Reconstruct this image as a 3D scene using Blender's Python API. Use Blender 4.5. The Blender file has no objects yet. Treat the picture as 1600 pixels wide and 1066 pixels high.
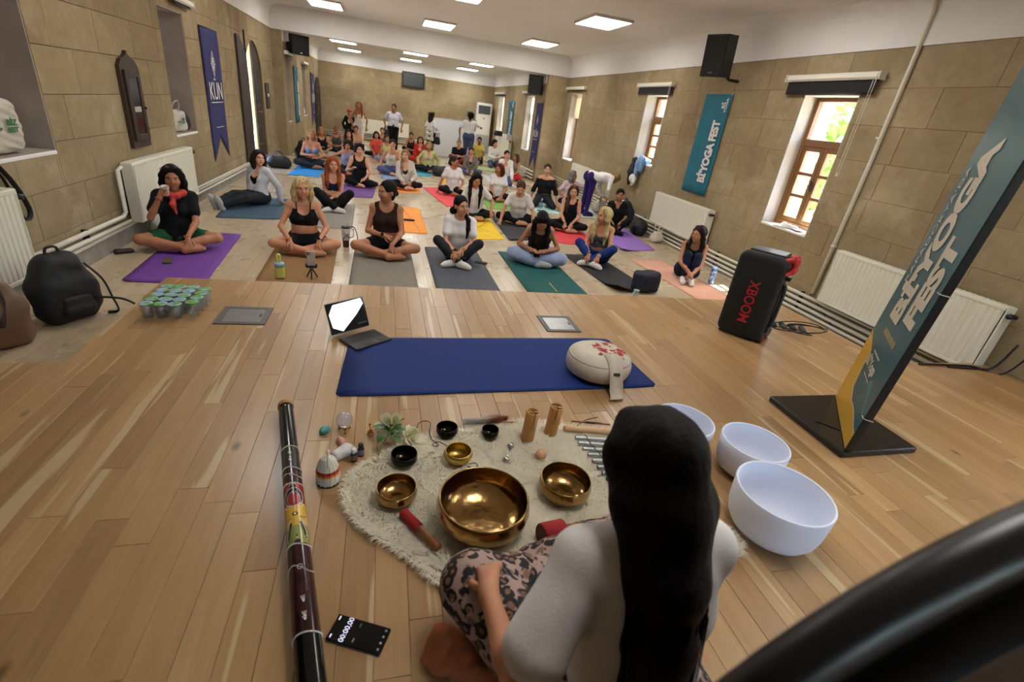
import bpy, math, random
import numpy as np
from mathutils import Vector, Matrix, Euler

# ------------------------------------------------------------------ camera, world, sun, exposure
scene = bpy.context.scene
COL = scene.collection
random.seed(7); RNG = np.random.default_rng(7)
H_CAM = 1.36          # camera height above the stage
ZL = -0.33            # lower hall floor (stage top is z = 0)
XR, XL = 4.80, -2.53  # hall walls
XR2, XL2 = 4.20, -2.31  # walls of the far bay
YJ, YB = 13.9, 21.0   # where the far bay starts, back wall
ZS, ZC, ZS2, ZC2 = 2.40, 2.90, 2.19, 2.62

def cam_axes(yaw, pitch, roll):
    cy, sy, cp, sp = math.cos(yaw), math.sin(yaw), math.cos(pitch), math.sin(pitch)
    fwd = Vector((sy*cp, cy*cp, -sp)); right = Vector((cy, -sy, 0)); down = fwd.cross(right)
    cr, sr = math.cos(roll), math.sin(roll)
    return right*cr + down*sr, down*cr - right*sr, fwd
_r, _d, _f = cam_axes(math.radians(16.871), math.radians(25.172), math.radians(-8.0730))
cd = bpy.data.cameras.new('camera'); cam = bpy.data.objects.new('camera', cd); COL.objects.link(cam)
cam.matrix_world = Matrix(((_r.x, -_d.x, -_f.x, 0), (_r.y, -_d.y, -_f.y, 0), (_r.z, -_d.z, -_f.z, H_CAM), (0, 0, 0, 1)))
cd.sensor_width = 36.0; cd.lens = 750.51*36/1600; cd.clip_start = 0.02
cd.dof.use_dof = True; cd.dof.focus_distance = 3.2; cd.dof.aperture_fstop = 2.8
scene.camera = cam
scene.view_settings.view_transform = 'Standard'; scene.view_settings.look = 'None'
scene.view_settings.gamma = 1.0; scene.view_settings.use_curve_mapping = False
scene.view_settings.exposure = 0.62
SKY_STRENGTH, SUN_STRENGTH, PANEL_STRENGTH = 2.6, 55.0, 11.0

world = bpy.data.worlds.new('World'); scene.world = world; world.use_nodes = True
nt = world.node_tree; nt.nodes.clear()
sky = nt.nodes.new('ShaderNodeTexSky'); sky.sky_type = 'NISHITA'; sky.sun_disc = False
sky.sun_elevation = math.radians(60); sky.sun_rotation = math.radians(90); sky.dust_density = 2.5
bgn = nt.nodes.new('ShaderNodeBackground'); bgn.inputs['Strength'].default_value = SKY_STRENGTH
wo = nt.nodes.new('ShaderNodeOutputWorld')
nt.links.new(sky.outputs[0], bgn.inputs[0]); nt.links.new(bgn.outputs[0], wo.inputs[0])
sd = bpy.data.lights.new('sun', 'SUN'); sd.energy = SUN_STRENGTH; sd.angle = math.radians(0.53); sd.color = (1.0, 0.93, 0.83)
sun = bpy.data.objects.new('sun', sd); COL.objects.link(sun)
sun.rotation_euler = Vector((-0.45, -0.06, -0.89)).to_track_quat('-Z', 'Y').to_euler()

# ------------------------------------------------------------------ materials
def lin(c):
    if isinstance(c, str):
        c = [int(c[i:i+2], 16)/255 for i in (0, 2, 4)]
    return tuple((x/12.92 if x <= .04045 else ((x+.055)/1.055)**2.4) for x in c) + (1.0,)

def newmat(name):
    m = bpy.data.materials.new(name); m.use_nodes = True
    t = m.node_tree; return m, t, t.nodes['Principled BSDF']

def N(t, kind, **kw):
    n = t.nodes.new(kind)
    for k, v in kw.items():
        if k in n.inputs: n.inputs[k].default_value = v
        else: setattr(n, k, v)
    return n

def setin(b, **kw):
    for k, v in kw.items():
        k = k.replace('_', ' ')
        if k in b.inputs: b.inputs[k].default_value = v

_MC = {}
def M(name, col, rough=.6, metal=0.0, var=.12, scale=12.0, bump=0.0, bscale=60.0, spec=.5, **kw):
    key = (name, str(col), rough)
    if key in _MC: return _MC[key]
    m, t, b = newmat(name); c = lin(col)
    tc = N(t, 'ShaderNodeTexCoord')
    nz = N(t, 'ShaderNodeTexNoise', Scale=scale, Detail=4.0); t.links.new(tc.outputs['Object'], nz.inputs['Vector'])
    mr = N(t, 'ShaderNodeMapRange'); mr.inputs['From Min'].default_value = .25; mr.inputs['From Max'].default_value = .75
    mr.inputs['To Min'].default_value = 1-var; mr.inputs['To Max'].default_value = 1+var
    t.links.new(nz.outputs['Fac'], mr.inputs['Value'])
    hs = N(t, 'ShaderNodeHueSaturation', Color=c); t.links.new(mr.outputs[0], hs.inputs['Value'])
    t.links.new(hs.outputs[0], b.inputs['Base Color'])
    setin(b, Roughness=rough, Metallic=metal); b.inputs['Specular IOR Level'].default_value = spec
    for k, v in kw.items(): setin(b, **{k: v})
    if bump:
        n2 = N(t, 'ShaderNodeTexNoise', Scale=bscale, Detail=3.0); t.links.new(tc.outputs['Object'], n2.inputs['Vector'])
        bp = N(t, 'ShaderNodeBump', Strength=bump, Distance=.004)
        t.links.new(n2.outputs['Fac'], bp.inputs['Height']); t.links.new(bp.outputs[0], b.inputs['Normal'])
    _MC[key] = m
    return m

def emit(name, col, strength):
    m, t, b = newmat(name); setin(b, Base_Color=lin(col)); b.inputs['Emission Color'].default_value = lin(col)
    b.inputs['Emission Strength'].default_value = strength
    return m

def wood_mat(name, cols, rough=.35, stretch=(14, 1.2, 14), spread=.5, coat=0.0, grain=.35, knots=None):
    m, t, b = newmat(name)
    tc = N(t, 'ShaderNodeTexCoord'); oi = N(t, 'ShaderNodeObjectInfo')
    at = N(t, 'ShaderNodeAttribute', attribute_name='tone')
    addr = N(t, 'ShaderNodeMath', operation='ADD'); t.links.new(oi.outputs['Random'], addr.inputs[0]); t.links.new(at.outputs['Fac'], addr.inputs[1])
    fr = N(t, 'ShaderNodeMath', operation='FRACT'); t.links.new(addr.outputs[0], fr.inputs[0])
    off = N(t, 'ShaderNodeVectorMath', operation='SCALE'); off.inputs[0].default_value = (13.7, 7.1, 5.3)
    t.links.new(addr.outputs[0], off.inputs['Scale'])
    va = N(t, 'ShaderNodeVectorMath', operation='ADD'); t.links.new(tc.outputs['Object'], va.inputs[0]); t.links.new(off.outputs[0], va.inputs[1])
    mp = N(t, 'ShaderNodeMapping'); mp.inputs['Scale'].default_value = stretch; t.links.new(va.outputs[0], mp.inputs[0])
    nz = N(t, 'ShaderNodeTexNoise', Scale=2.2, Detail=6.0, Distortion=.6); t.links.new(mp.outputs[0], nz.inputs['Vector'])
    cr = N(t, 'ShaderNodeValToRGB'); e = cr.color_ramp.elements
    e[0].color = lin(cols[0]); e[1].color = lin(cols[-1])
    for i, c in enumerate(cols[1:-1]):
        x = e.new((i+1)/(len(cols)-1)); x.color = lin(c)
    mx = N(t, 'ShaderNodeMath', operation='MULTIPLY_ADD'); mx.inputs[1].default_value = grain
    sc = N(t, 'ShaderNodeMath', operation='MULTIPLY_ADD'); sc.inputs[1].default_value = spread; sc.inputs[2].default_value = .5-spread/2-grain/2
    t.links.new(fr.outputs[0], sc.inputs[0]); t.links.new(nz.outputs['Fac'], mx.inputs[0]); t.links.new(sc.outputs[0], mx.inputs[2])
    fg = N(t, 'ShaderNodeMapping'); fg.inputs['Scale'].default_value = (stretch[0]*9, stretch[1]*2.5, stretch[2]*9); t.links.new(va.outputs[0], fg.inputs[0])
    n6 = N(t, 'ShaderNodeTexNoise', Scale=2.0, Detail=5.0); t.links.new(fg.outputs[0], n6.inputs['Vector'])
    m6 = N(t, 'ShaderNodeMath', operation='MULTIPLY_ADD'); m6.inputs[1].default_value = .34*(grain > .4); t.links.new(n6.outputs['Fac'], m6.inputs[0])
    m7 = N(t, 'ShaderNodeMath', operation='SUBTRACT'); m7.inputs[1].default_value = .17*(grain > .4); t.links.new(mx.outputs[0], m7.inputs[0]); t.links.new(m7.outputs[0], m6.inputs[2])
    t.links.new(m6.outputs[0], cr.inputs['Fac']); out = cr.outputs['Color']
    if knots:
        sp = N(t, 'ShaderNodeMapping'); sp.inputs['Scale'].default_value = (9, .45, 9); t.links.new(va.outputs[0], sp.inputs[0])
        n7 = N(t, 'ShaderNodeTexNoise', Scale=1.6, Detail=2.0); t.links.new(sp.outputs[0], n7.inputs['Vector'])
        r7 = N(t, 'ShaderNodeMapRange'); r7.inputs['From Min'].default_value = .63; r7.inputs['From Max'].default_value = .66; r7.inputs['To Max'].default_value = .65; t.links.new(n7.outputs['Fac'], r7.inputs['Value'])
        x7 = N(t, 'ShaderNodeMix', data_type='RGBA'); x7.inputs[7].default_value = lin(knots[0]); t.links.new(r7.outputs[0], x7.inputs[0]); t.links.new(out, x7.inputs[6]); out = x7.outputs[2]
        kp = N(t, 'ShaderNodeMapping'); kp.inputs['Scale'].default_value = (4.5, 2.2, 4.5); t.links.new(va.outputs[0], kp.inputs[0])
        kv = N(t, 'ShaderNodeTexVoronoi', Scale=1.0); t.links.new(kp.outputs[0], kv.inputs['Vector'])
        kr = N(t, 'ShaderNodeMapRange'); kr.inputs['From Min'].default_value = .035; kr.inputs['From Max'].default_value = .09; kr.inputs['To Min'].default_value = .8; kr.inputs['To Max'].default_value = 0; t.links.new(kv.outputs['Distance'], kr.inputs['Value'])
        x8 = N(t, 'ShaderNodeMix', data_type='RGBA'); x8.inputs[7].default_value = lin(knots[1]); t.links.new(kr.outputs[0], x8.inputs[0]); t.links.new(out, x8.inputs[6]); out = x8.outputs[2]
    t.links.new(out, b.inputs['Base Color'])
    rr = N(t, 'ShaderNodeMapRange'); rr.inputs['To Min'].default_value = rough-.08; rr.inputs['To Max'].default_value = rough+.12
    n3 = N(t, 'ShaderNodeTexNoise', Scale=3.0, Detail=3.0); t.links.new(tc.outputs['Object'], n3.inputs['Vector'])
    t.links.new(n3.outputs['Fac'], rr.inputs['Value']); t.links.new(rr.outputs[0], b.inputs['Roughness'])
    bp = N(t, 'ShaderNodeBump', Strength=.07, Distance=.002); t.links.new(nz.outputs['Fac'], bp.inputs['Height']); t.links.new(bp.outputs[0], b.inputs['Normal'])
    b.inputs['Coat Weight'].default_value = coat; b.inputs['Coat Roughness'].default_value = .2
    return m

def stone_mat(name, cols, big=.9, rough=.9):
    m, t, b = newmat(name)
    geo = N(t, 'ShaderNodeNewGeometry'); oi = N(t, 'ShaderNodeObjectInfo')
    n1 = N(t, 'ShaderNodeTexNoise', Scale=big, Detail=7.0, Roughness=.6); t.links.new(geo.outputs['Position'], n1.inputs['Vector'])
    n2 = N(t, 'ShaderNodeTexNoise', Scale=9.0, Detail=8.0, Roughness=.7); t.links.new(geo.outputs['Position'], n2.inputs['Vector'])
    a = N(t, 'ShaderNodeMath', operation='MULTIPLY_ADD'); a.inputs[1].default_value = .12; t.links.new(oi.outputs['Random'], a.inputs[0])
    m2 = N(t, 'ShaderNodeMath', operation='MULTIPLY_ADD'); m2.inputs[1].default_value = .45; m2.inputs[2].default_value = -.06
    t.links.new(n2.outputs['Fac'], m2.inputs[0]); t.links.new(m2.outputs[0], a.inputs[2])
    m3 = N(t, 'ShaderNodeMath', operation='MULTIPLY_ADD'); m3.inputs[1].default_value = .75; t.links.new(n1.outputs['Fac'], m3.inputs[0]); t.links.new(a.outputs[0], m3.inputs[2])
    cr = N(t, 'ShaderNodeValToRGB'); e = cr.color_ramp.elements
    e[0].color = lin(cols[0]); e[0].position = .22; e[1].color = lin(cols[-1]); e[1].position = .86
    for i, c in enumerate(cols[1:-1]):
        x = e.new(.22+.64*(i+1)/(len(cols)-1)); x.color = lin(c)
    t.links.new(m3.outputs[0], cr.inputs['Fac']); 
    # pale plaster smears
    n4 = N(t, 'ShaderNodeTexNoise', Scale=1.7, Detail=6.0, Roughness=.65, Distortion=.4); t.links.new(geo.outputs['Position'], n4.inputs['Vector'])
    th = N(t, 'ShaderNodeMapRange'); th.inputs['From Min'].default_value = .56; th.inputs['From Max'].default_value = .70; th.inputs['To Max'].default_value = .38
    t.links.new(n4.outputs['Fac'], th.inputs['Value'])
    mx = N(t, 'ShaderNodeMix', data_type='RGBA'); mx.inputs[7].default_value = lin('c3b596')
    t.links.new(th.outputs[0], mx.inputs[0]); t.links.new(cr.outputs['Color'], mx.inputs[6]); t.links.new(mx.outputs[2], b.inputs['Base Color'])
    setin(b, Roughness=rough); b.inputs['Specular IOR Level'].default_value = .2
    bp = N(t, 'ShaderNodeBump', Strength=.5, Distance=.012)
    n5 = N(t, 'ShaderNodeTexNoise', Scale=28.0, Detail=6.0, Roughness=.7); t.links.new(geo.outputs['Position'], n5.inputs['Vector'])
    t.links.new(n5.outputs['Fac'], bp.inputs['Height']); t.links.new(bp.outputs[0], b.inputs['Normal'])
    return m

# ------------------------------------------------------------------ mesh builder
class MB:
    def __init__(s): s.v = []; s.f = []; s.m = []; s.n = 0; s.sm = []
    def add(s, v, f, mat=0, smooth=True):
        v = np.asarray(v, float).reshape(-1, 3); base = s.n
        s.v.append(v); s.n += len(v)
        for q in f: s.f.append([int(i)+base for i in q])
        s.m += [mat]*len(f) if np.isscalar(mat) else list(mat)
        s.sm += [smooth]*len(f)
        return s
    def box(s, c, size, rot=None, ch=0.0, mat=0):
        x, y, z = [k/2 for k in size]; c = np.asarray(c, float)
        if ch <= 0:
            v = np.array([(a*x, b*y, d*z) for a in (-1, 1) for b in (-1, 1) for d in (-1, 1)])
            f = [(0, 1, 3, 2), (4, 6, 7, 5), (0, 4, 5, 1), (2, 3, 7, 6), (0, 2, 6, 4), (1, 5, 7, 3)]
        else:
            v = []; f = []; ix = {}
            for sx in (-1, 1):
                for sy in (-1, 1):
                    for sz in (-1, 1):
                        for a in range(3):
                            q = [sx*(x-ch), sy*(y-ch), sz*(z-ch)]; q[a] = (sx*x, sy*y, sz*z)[a]
                            ix[sx, sy, sz, a] = len(v); v.append(q)
            S = (-1, 1)
            for a in range(3):
                b_, c_ = [(1, 2), (0, 2), (0, 1)][a]
                for sg in S:
                    def k(p, q):
                        l = [0, 0, 0]; l[a] = sg; l[b_] = p; l[c_] = q; return ix[l[0], l[1], l[2], a]
                    q = [k(-1, -1), k(1, -1), k(1, 1), k(-1, 1)]
                    f.append(q if (sg > 0) != (a == 1) else q[::-1])
            for a in range(3):
                b_, c_ = [(1, 2), (0, 2), (0, 1)][a]
                for p in S:
                    for q in S:
                        def k(e, w):
                            l = [0, 0, 0]; l[a] = e; l[b_] = p; l[c_] = q; return ix[l[0], l[1], l[2], w]
                        qd = [k(-1, b_), k(1, b_), k(1, c_), k(-1, c_)]
                        f.append(qd if ((p*q > 0) == (a != 1)) else qd[::-1])
            for sx in S:
                for sy in S:
                    for sz in S:
                        tr = [ix[sx, sy, sz, 0], ix[sx, sy, sz, 1], ix[sx, sy, sz, 2]]
                        f.append(tr if sx*sy*sz > 0 else tr[::-1])
            v = np.array(v)
        if rot is not None: v = v @ np.array(rot).T
        return s.add(v+c, f, mat, smooth=False)
    def tube(s, pts, rad, n=8, mat=0, caps=True, flat=1.0, closed=False):
        P = [Vector(p) for p in pts]; m = len(P)
        if np.isscalar(rad) and rad < .0165 and not closed and 3 <= m <= 14:   # bend soft cords and straps smoothly
            Q = []
            for i in range(m-1):
                a, b, c, d = P[max(i-1, 0)], P[i], P[i+1], P[min(i+2, m-1)]
                for k in range(4):
                    t = k/4; Q.append(.5*((2*b)+(c-a)*t+(2*a-5*b+4*c-d)*t*t+(3*b-a-3*c+d)*t*t*t))
            P = Q+[P[-1]]; m = len(P)
        R = [rad]*m if np.isscalar(rad) else list(rad)
        vs = []; up = None
        for i in range(m):
            if closed: t = P[(i+1) % m]-P[i-1]
            else: t = P[min(i+1, m-1)]-P[max(i-1, 0)]
            t = t.normalized() if t.length > 1e-9 else Vector((0, 0, 1))
            if up is None:
                up = Vector((0, 0, 1)) if abs(t.z) < .9 else Vector((1, 0, 0))
            u = (up - t*up.dot(t))
            u = u.normalized() if u.length > 1e-6 else t.orthogonal().normalized()
            w = t.cross(u); up = u
            for j in range(n):
                a = 2*math.pi*j/n
                vs.append(P[i]+(w*math.cos(a)+u*math.sin(a)*flat)*R[i])
        f = []
        for i in range(m if closed else m-1):
            for j in range(n):
                k = (j+1) % n; i2 = (i+1) % m
                f.append((i*n+j, i*n+k, i2*n+k, i2*n+j))
        if caps and not closed:
            f.append(tuple(range(n))[::-1]); f.append(tuple((m-1)*n+j for j in range(n)))
        return s.add([tuple(v) for v in vs], f, mat)
    def lathe(s, prof, n=32, c=(0, 0, 0), mat=0, M_=None, wob=None):
        v = []; f = []; k = len(prof)
        for j in range(n):
            a = 2*math.pi*j/n
            for r, z in prof:
                rr = r if wob is None else r*(1+wob(a, z))
                v.append((rr*math.cos(a), rr*math.sin(a), z))
        for j in range(n):
            for i in range(k-1):
                a, b = j*k+i, ((j+1) % n)*k+i
                f.append((a, b, b+1, a+1))
        v = np.array(v)
        if M_ is not None: v = v @ np.array(M_).T
        mm = mat if np.isscalar(mat) else [mat[i] for j in range(n) for i in range(k-1)]
        return s.add(v+np.array(c), f, mm)
    def ell(s, c, r, n=12, mat=0, rot=None):
        prof = [(math.sin(math.pi*i/n), -math.cos(math.pi*i/n)) for i in range(n+1)]
        v = []; f = []; k = n+1; m = n*2
        for j in range(m):
            a = 2*math.pi*j/m
            for q, z in prof: v.append((q*math.cos(a), q*math.sin(a), z))
        for j in range(m):
            for i in range(n):
                a, b = j*k+i, ((j+1) % m)*k+i; f.append((a, b, b+1, a+1))
        v = np.array(v)*np.array(r if not np.isscalar(r) else (r, r, r))
        if rot is not None: v = v @ np.array(rot).T
        return s.add(v+np.array(c), f, mat)
    def prism(s, poly, z0, z1, mat=0, M_=None, c=(0, 0, 0), smooth=False):
        n = len(poly); v = [(x, y, z0) for x, y in poly]+[(x, y, z1) for x, y in poly]
        f = [tuple(range(n))[::-1], tuple(range(n, 2*n))]+[(i, (i+1) % n, n+(i+1) % n, n+i) for i in range(n)]
        v = np.array(v, float)
        if M_ is not None: v = v @ np.array(M_).T
        return s.add(v+np.array(c), f, mat, smooth)
    def build(s, name, mats, parent=None, loc=None, smooth=None):
        me = bpy.data.meshes.new(name)
        v = np.concatenate(s.v) if s.v else np.zeros((0, 3))
        fast_mesh(me, v, s.f)
        if not isinstance(mats, (list, tuple)): mats = [mats]
        for m in mats: me.materials.append(m)
        if len(mats) > 1: me.polygons.foreach_set('material_index', np.array(s.m, np.int32))
        sm = np.array(s.sm if smooth is None else [smooth]*len(s.f), bool); me.polygons.foreach_set('use_smooth', sm)
        me.update(); o = bpy.data.objects.new(name, me); COL.objects.link(o)
        if parent is not None: o.parent = parent
        if loc is not None: o.location = loc
        return o

def fast_mesh(me, v, faces):
    me.vertices.add(len(v)); me.vertices.foreach_set('co', np.asarray(v, np.float32).ravel())
    if isinstance(faces, np.ndarray): ls = np.full(len(faces), faces.shape[1], np.int32); idx = faces.ravel()
    else:
        ls = np.array([len(f) for f in faces], np.int32); idx = np.array([i for f in faces for i in f], np.int32)
    me.loops.add(len(idx)); me.loops.foreach_set('vertex_index', np.asarray(idx, np.int32))
    me.polygons.add(len(ls)); st = np.zeros(len(ls), np.int32); st[1:] = np.cumsum(ls)[:-1]
    me.polygons.foreach_set('loop_start', st); me.polygons.foreach_set('loop_total', ls)
    me.update(calc_edges=True)

def tag(o, label=None, cat=None, group=None, kind=None):
    if label: o['label'] = label
    if cat: o['category'] = cat
    if group: o['group'] = group
    if kind: o['kind'] = kind
    return o

def empty(name, loc=(0, 0, 0), rz=0.0, label=None, cat=None, group=None, scale=1.0):
    o = bpy.data.objects.new(name, None); COL.objects.link(o); o.empty_display_size = .05
    o.location = loc; o.rotation_euler = (0, 0, rz); o.scale = (scale,)*3
    return tag(o, label, cat, group)

def copy_tree(o, parent=None):
    c = o.copy(); COL.objects.link(c)
    if parent is not None: c.parent = parent
    for ch in list(o.children): copy_tree(ch, c)
    return c

def text(name, body, size, mat, M4, parent=None, extrude=.001, offset=0.0, align='CENTER', shear=0.0, sx=1.0, spacing=1.0):
    cu = bpy.data.curves.new(name, 'FONT'); cu.body = body; cu.size = size; cu.extrude = extrude; cu.offset = offset
    cu.align_x = align; cu.align_y = 'CENTER'; cu.shear = shear; cu.space_character = spacing; cu.resolution_u = 3
    tmp = bpy.data.objects.new(name, cu); me = bpy.data.meshes.new_from_object(tmp); bpy.data.objects.remove(tmp); me.name = name
    me.materials.clear(); me.materials.append(mat)
    o = bpy.data.objects.new(name, me); COL.objects.link(o)
    if parent is not None: o.parent = parent
    o.matrix_local = M4 @ Matrix.Diagonal((sx, 1, 1, 1))
    return o

def frame(ori, xdir, ydir):
    x = Vector(xdir).normalized(); y = Vector(ydir).normalized(); z = x.cross(y)
    return Matrix(((x.x, y.x, z.x, ori[0]), (x.y, y.y, z.y, ori[1]), (x.z, y.z, z.z, ori[2]), (0, 0, 0, 1)))

def rotz(a): c, s = math.cos(a), math.sin(a); return np.array([[c, -s, 0], [s, c, 0], [0, 0, 1]])
def rotx(a): c, s = math.cos(a), math.sin(a); return np.array([[1, 0, 0], [0, c, -s], [0, s, c]])
def roty(a): c, s = math.cos(a), math.sin(a); return np.array([[c, 0, s], [0, 1, 0], [-s, 0, c]])

# ------------------------------------------------------------------ blended volumes (bodies, clothes, hair, soft bags)
class Sdf:
    def __init__(s): s.p = []; s.c = []
    def cap(s, a, b, ra, rb=None, k=.03): s.p.append(('c', np.array(a, float), np.array(b, float), ra, ra if rb is None else rb, k)); return s
    def line(s, pts, rads, k=.03):
        for i in range(len(pts)-1): s.cap(pts[i], pts[i+1], rads[i], rads[i+1], k)
        return s
    def ell(s, c, r, R=None, k=.03): s.p.append(('e', np.array(c, float), np.array(r, float), None if R is None else np.array(R, float), 0, k)); return s
    def box(s, c, b, r, R=None, k=.02): s.p.append(('b', np.array(c, float), np.array(b, float), None if R is None else np.array(R, float), r, k)); return s
    def cut_ell(s, c, r, R=None, k=.01): s.c.append(('e', np.array(c, float), np.array(r, float), R, 0, k)); return s
    def cut_plane(s, o, n, k=.004): s.c.append(('p', np.array(o, float), np.array(n, float), 0, 0, k)); return s
    def bounds(s, p):
        if p[0] == 'c':
            r = max(p[3], p[4]); return np.minimum(p[1], p[2])-r, np.maximum(p[1], p[2])+r
        r = p[2].max() if p[3] is not None else p[2]
        if p[0] == 'b': r = np.linalg.norm(p[2])+.0*p[2] if p[3] is not None else p[2]
        return p[1]-r, p[1]+r
    @staticmethod
    def dist(p, X, Y, Z):
        if p[0] == 'c':
            a, b = p[1], p[2]; d = b-a; L = max(d@d, 1e-12)
            x, y, z = X-a[0], Y-a[1], Z-a[2]
            t = np.clip((x*d[0]+y*d[1]+z*d[2])/L, 0, 1)
            return np.sqrt((x-t*d[0])**2+(y-t*d[1])**2+(z-t*d[2])**2)-(p[3]+t*(p[4]-p[3]))
        if p[0] == 'p': return (X-p[1][0])*p[2][0]+(Y-p[1][1])*p[2][1]+(Z-p[1][2])*p[2][2]
        x, y, z = X-p[1][0], Y-p[1][1], Z-p[1][2]
        if p[3] is not None:
            R = np.array(p[3]); x, y, z = R[0, 0]*x+R[1, 0]*y+R[2, 0]*z, R[0, 1]*x+R[1, 1]*y+R[2, 1]*z, R[0, 2]*x+R[1, 2]*y+R[2, 2]*z
        if p[0] == 'b':
            e = p[4]; qx, qy, qz = np.abs(x)-(p[2][0]-e), np.abs(y)-(p[2][1]-e), np.abs(z)-(p[2][2]-e)
            return np.sqrt(np.maximum(qx, 0)**2+np.maximum(qy, 0)**2+np.maximum(qz, 0)**2)+np.minimum(np.maximum(np.maximum(qx, qy), qz), 0)-e
        r = p[2]; q = np.sqrt((x/r[0])**2+(y/r[1])**2+(z/r[2])**2)
        q2 = np.sqrt((x/r[0]**2)**2+(y/r[1]**2)**2+(z/r[2]**2)**2)
        return q*(q-1)/np.maximum(q2, 1e-6)
    def mesh(s, h, noise=0.0, nscale=40.0, seed=0):
        lo = np.min([s.bounds(p)[0] for p in s.p], 0)-3*h; hi = np.max([s.bounds(p)[1] for p in s.p], 0)+3*h
        n = np.ceil((hi-lo)/h).astype(int)+1
        ax = [lo[i]+h*np.arange(n[i]) for i in range(3)]
        D = np.full(n, .15)
        def sub(p, pad):
            b0, b1 = s.bounds(p); i0 = np.maximum(((b0-pad-lo)/h).astype(int), 0); i1 = np.minimum(((b1+pad-lo)/h).astype(int)+2, n)
            sl = tuple(slice(i0[i], i1[i]) for i in range(3))
            return sl, ax[0][sl[0]][:, None, None], ax[1][sl[1]][None, :, None], ax[2][sl[2]][None, None, :]
        for p in s.p:
            k = p[5]; sl, X, Y, Z = sub(p, k+2.5*h)
            d = s.dist(p, X, Y, Z); a = D[sl]
            hh = np.maximum(k-np.abs(a-d), 0)/k
            D[sl] = np.minimum(a, d)-hh*hh*k*.25
        for p in s.c:
            k = p[5]
            if p[0] == 'p': sl = tuple(slice(0, n[i]) for i in range(3)); X, Y, Z = ax[0][:, None, None], ax[1][None, :, None], ax[2][None, None, :]; d = s.dist(p, X, Y, Z)
            else: sl, X, Y, Z = sub(p, k+2.5*h); d = -s.dist(p, X, Y, Z)
            a = D[sl]; hh = np.maximum(k-np.abs(a-d), 0)/k
            D[sl] = np.maximum(a, d)+hh*hh*k*.25
        if noise:
            r = np.random.default_rng(seed)
            for q in range(4):
                w = r.normal(size=3)*nscale*(.6+.5*q); ph = r.uniform(0, 6.3)
                D += noise*(.8**q)*.5*np.sin(w[0]*ax[0][:, None, None]+w[1]*ax[1][None, :, None]+w[2]*ax[2][None, None, :]+ph)
        return surfnet(D, lo, h)

def surfnet(D, lo, h):
    D[0] = D[-1] = .1; D[:, 0] = D[:, -1] = .1; D[:, :, 0] = D[:, :, -1] = .1
    S = D < 0
    cs = [(i, j, k) for i in (0, 1) for j in (0, 1) for k in (0, 1)]
    sh = tuple(x-1 for x in D.shape)
    g = lambda A, c: A[c[0]:c[0]+sh[0], c[1]:c[1]+sh[1], c[2]:c[2]+sh[2]]
    cnt = sum(g(S, c).astype(np.int8) for c in cs)
    mask = (cnt > 0) & (cnt < 8)
    I = np.argwhere(mask); idx = np.full(sh, -1, np.int64); idx[mask] = np.arange(len(I))
    V = np.stack([D[I[:, 0]+c[0], I[:, 1]+c[1], I[:, 2]+c[2]] for c in cs], 1)
    P = np.zeros((len(I), 3)); W = np.zeros(len(I)); C = np.array(cs, float)
    for a in range(8):
        for b in range(a+1, 8):
            if sum(x != y for x, y in zip(cs[a], cs[b])) != 1: continue
            m = (V[:, a] < 0) != (V[:, b] < 0)
            t = V[m, a]/(V[m, a]-V[m, b])
            P[m] += C[a]+t[:, None]*(C[b]-C[a]); W[m] += 1
    P = lo+h*(I+P/np.maximum(W, 1)[:, None])
    F = []
    for ax in range(3):
        b, c = [(1, 2), (2, 0), (0, 1)][ax]
        s0 = [slice(1, -1)]*3; s1 = [slice(1, -1)]*3; s0[ax] = slice(0, -1); s1[ax] = slice(1, None)
        A, B = S[tuple(s0)], S[tuple(s1)]
        for flip, mm in ((False, A & ~B), (True, ~A & B)):
            E = np.argwhere(mm)
            if not len(E): continue
            off = np.ones(3, int); off[ax] = 0; E = E+off
            def cell(db, dc):
                q = E.copy(); q[:, b] += db; q[:, c] += dc; return idx[q[:, 0], q[:, 1], q[:, 2]]
            q = np.stack([cell(-1, -1), cell(0, -1), cell(0, 0), cell(-1, 0)], 1)
            F.append(q[:, ::-1] if flip else q)
    return P, np.concatenate(F)

def sdf_obj(name, sdf, h, mats, parent=None, noise=0.0, nscale=40.0, extra=None, seed=0, matfn=None, relax=1):
    v, f = sdf.mesh(h, noise, nscale, seed)
    mi = np.zeros(len(f), np.int32)
    if matfn is not None: mi = matfn(v[f].mean(1)).astype(np.int32)
    if extra is not None and extra.v:
        ev = np.concatenate(extra.v); fl = [list(q) for q in f]+[[i+len(v) for i in q] for q in extra.f]
        mi = np.concatenate([mi, np.array(extra.m, np.int32)]); v = np.concatenate([v, ev]); f = fl
    me = bpy.data.meshes.new(name); fast_mesh(me, v, f)
    if not isinstance(mats, (list, tuple)): mats = [mats]
    for m in mats: me.materials.append(m)
    if len(mats) > 1: me.polygons.foreach_set('material_index', mi)
    me.polygons.foreach_set('use_smooth', np.ones(len(f), bool)); me.update()
    o = bpy.data.objects.new(name, me); COL.objects.link(o)
    if parent is not None: o.parent = parent
    return o
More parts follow.
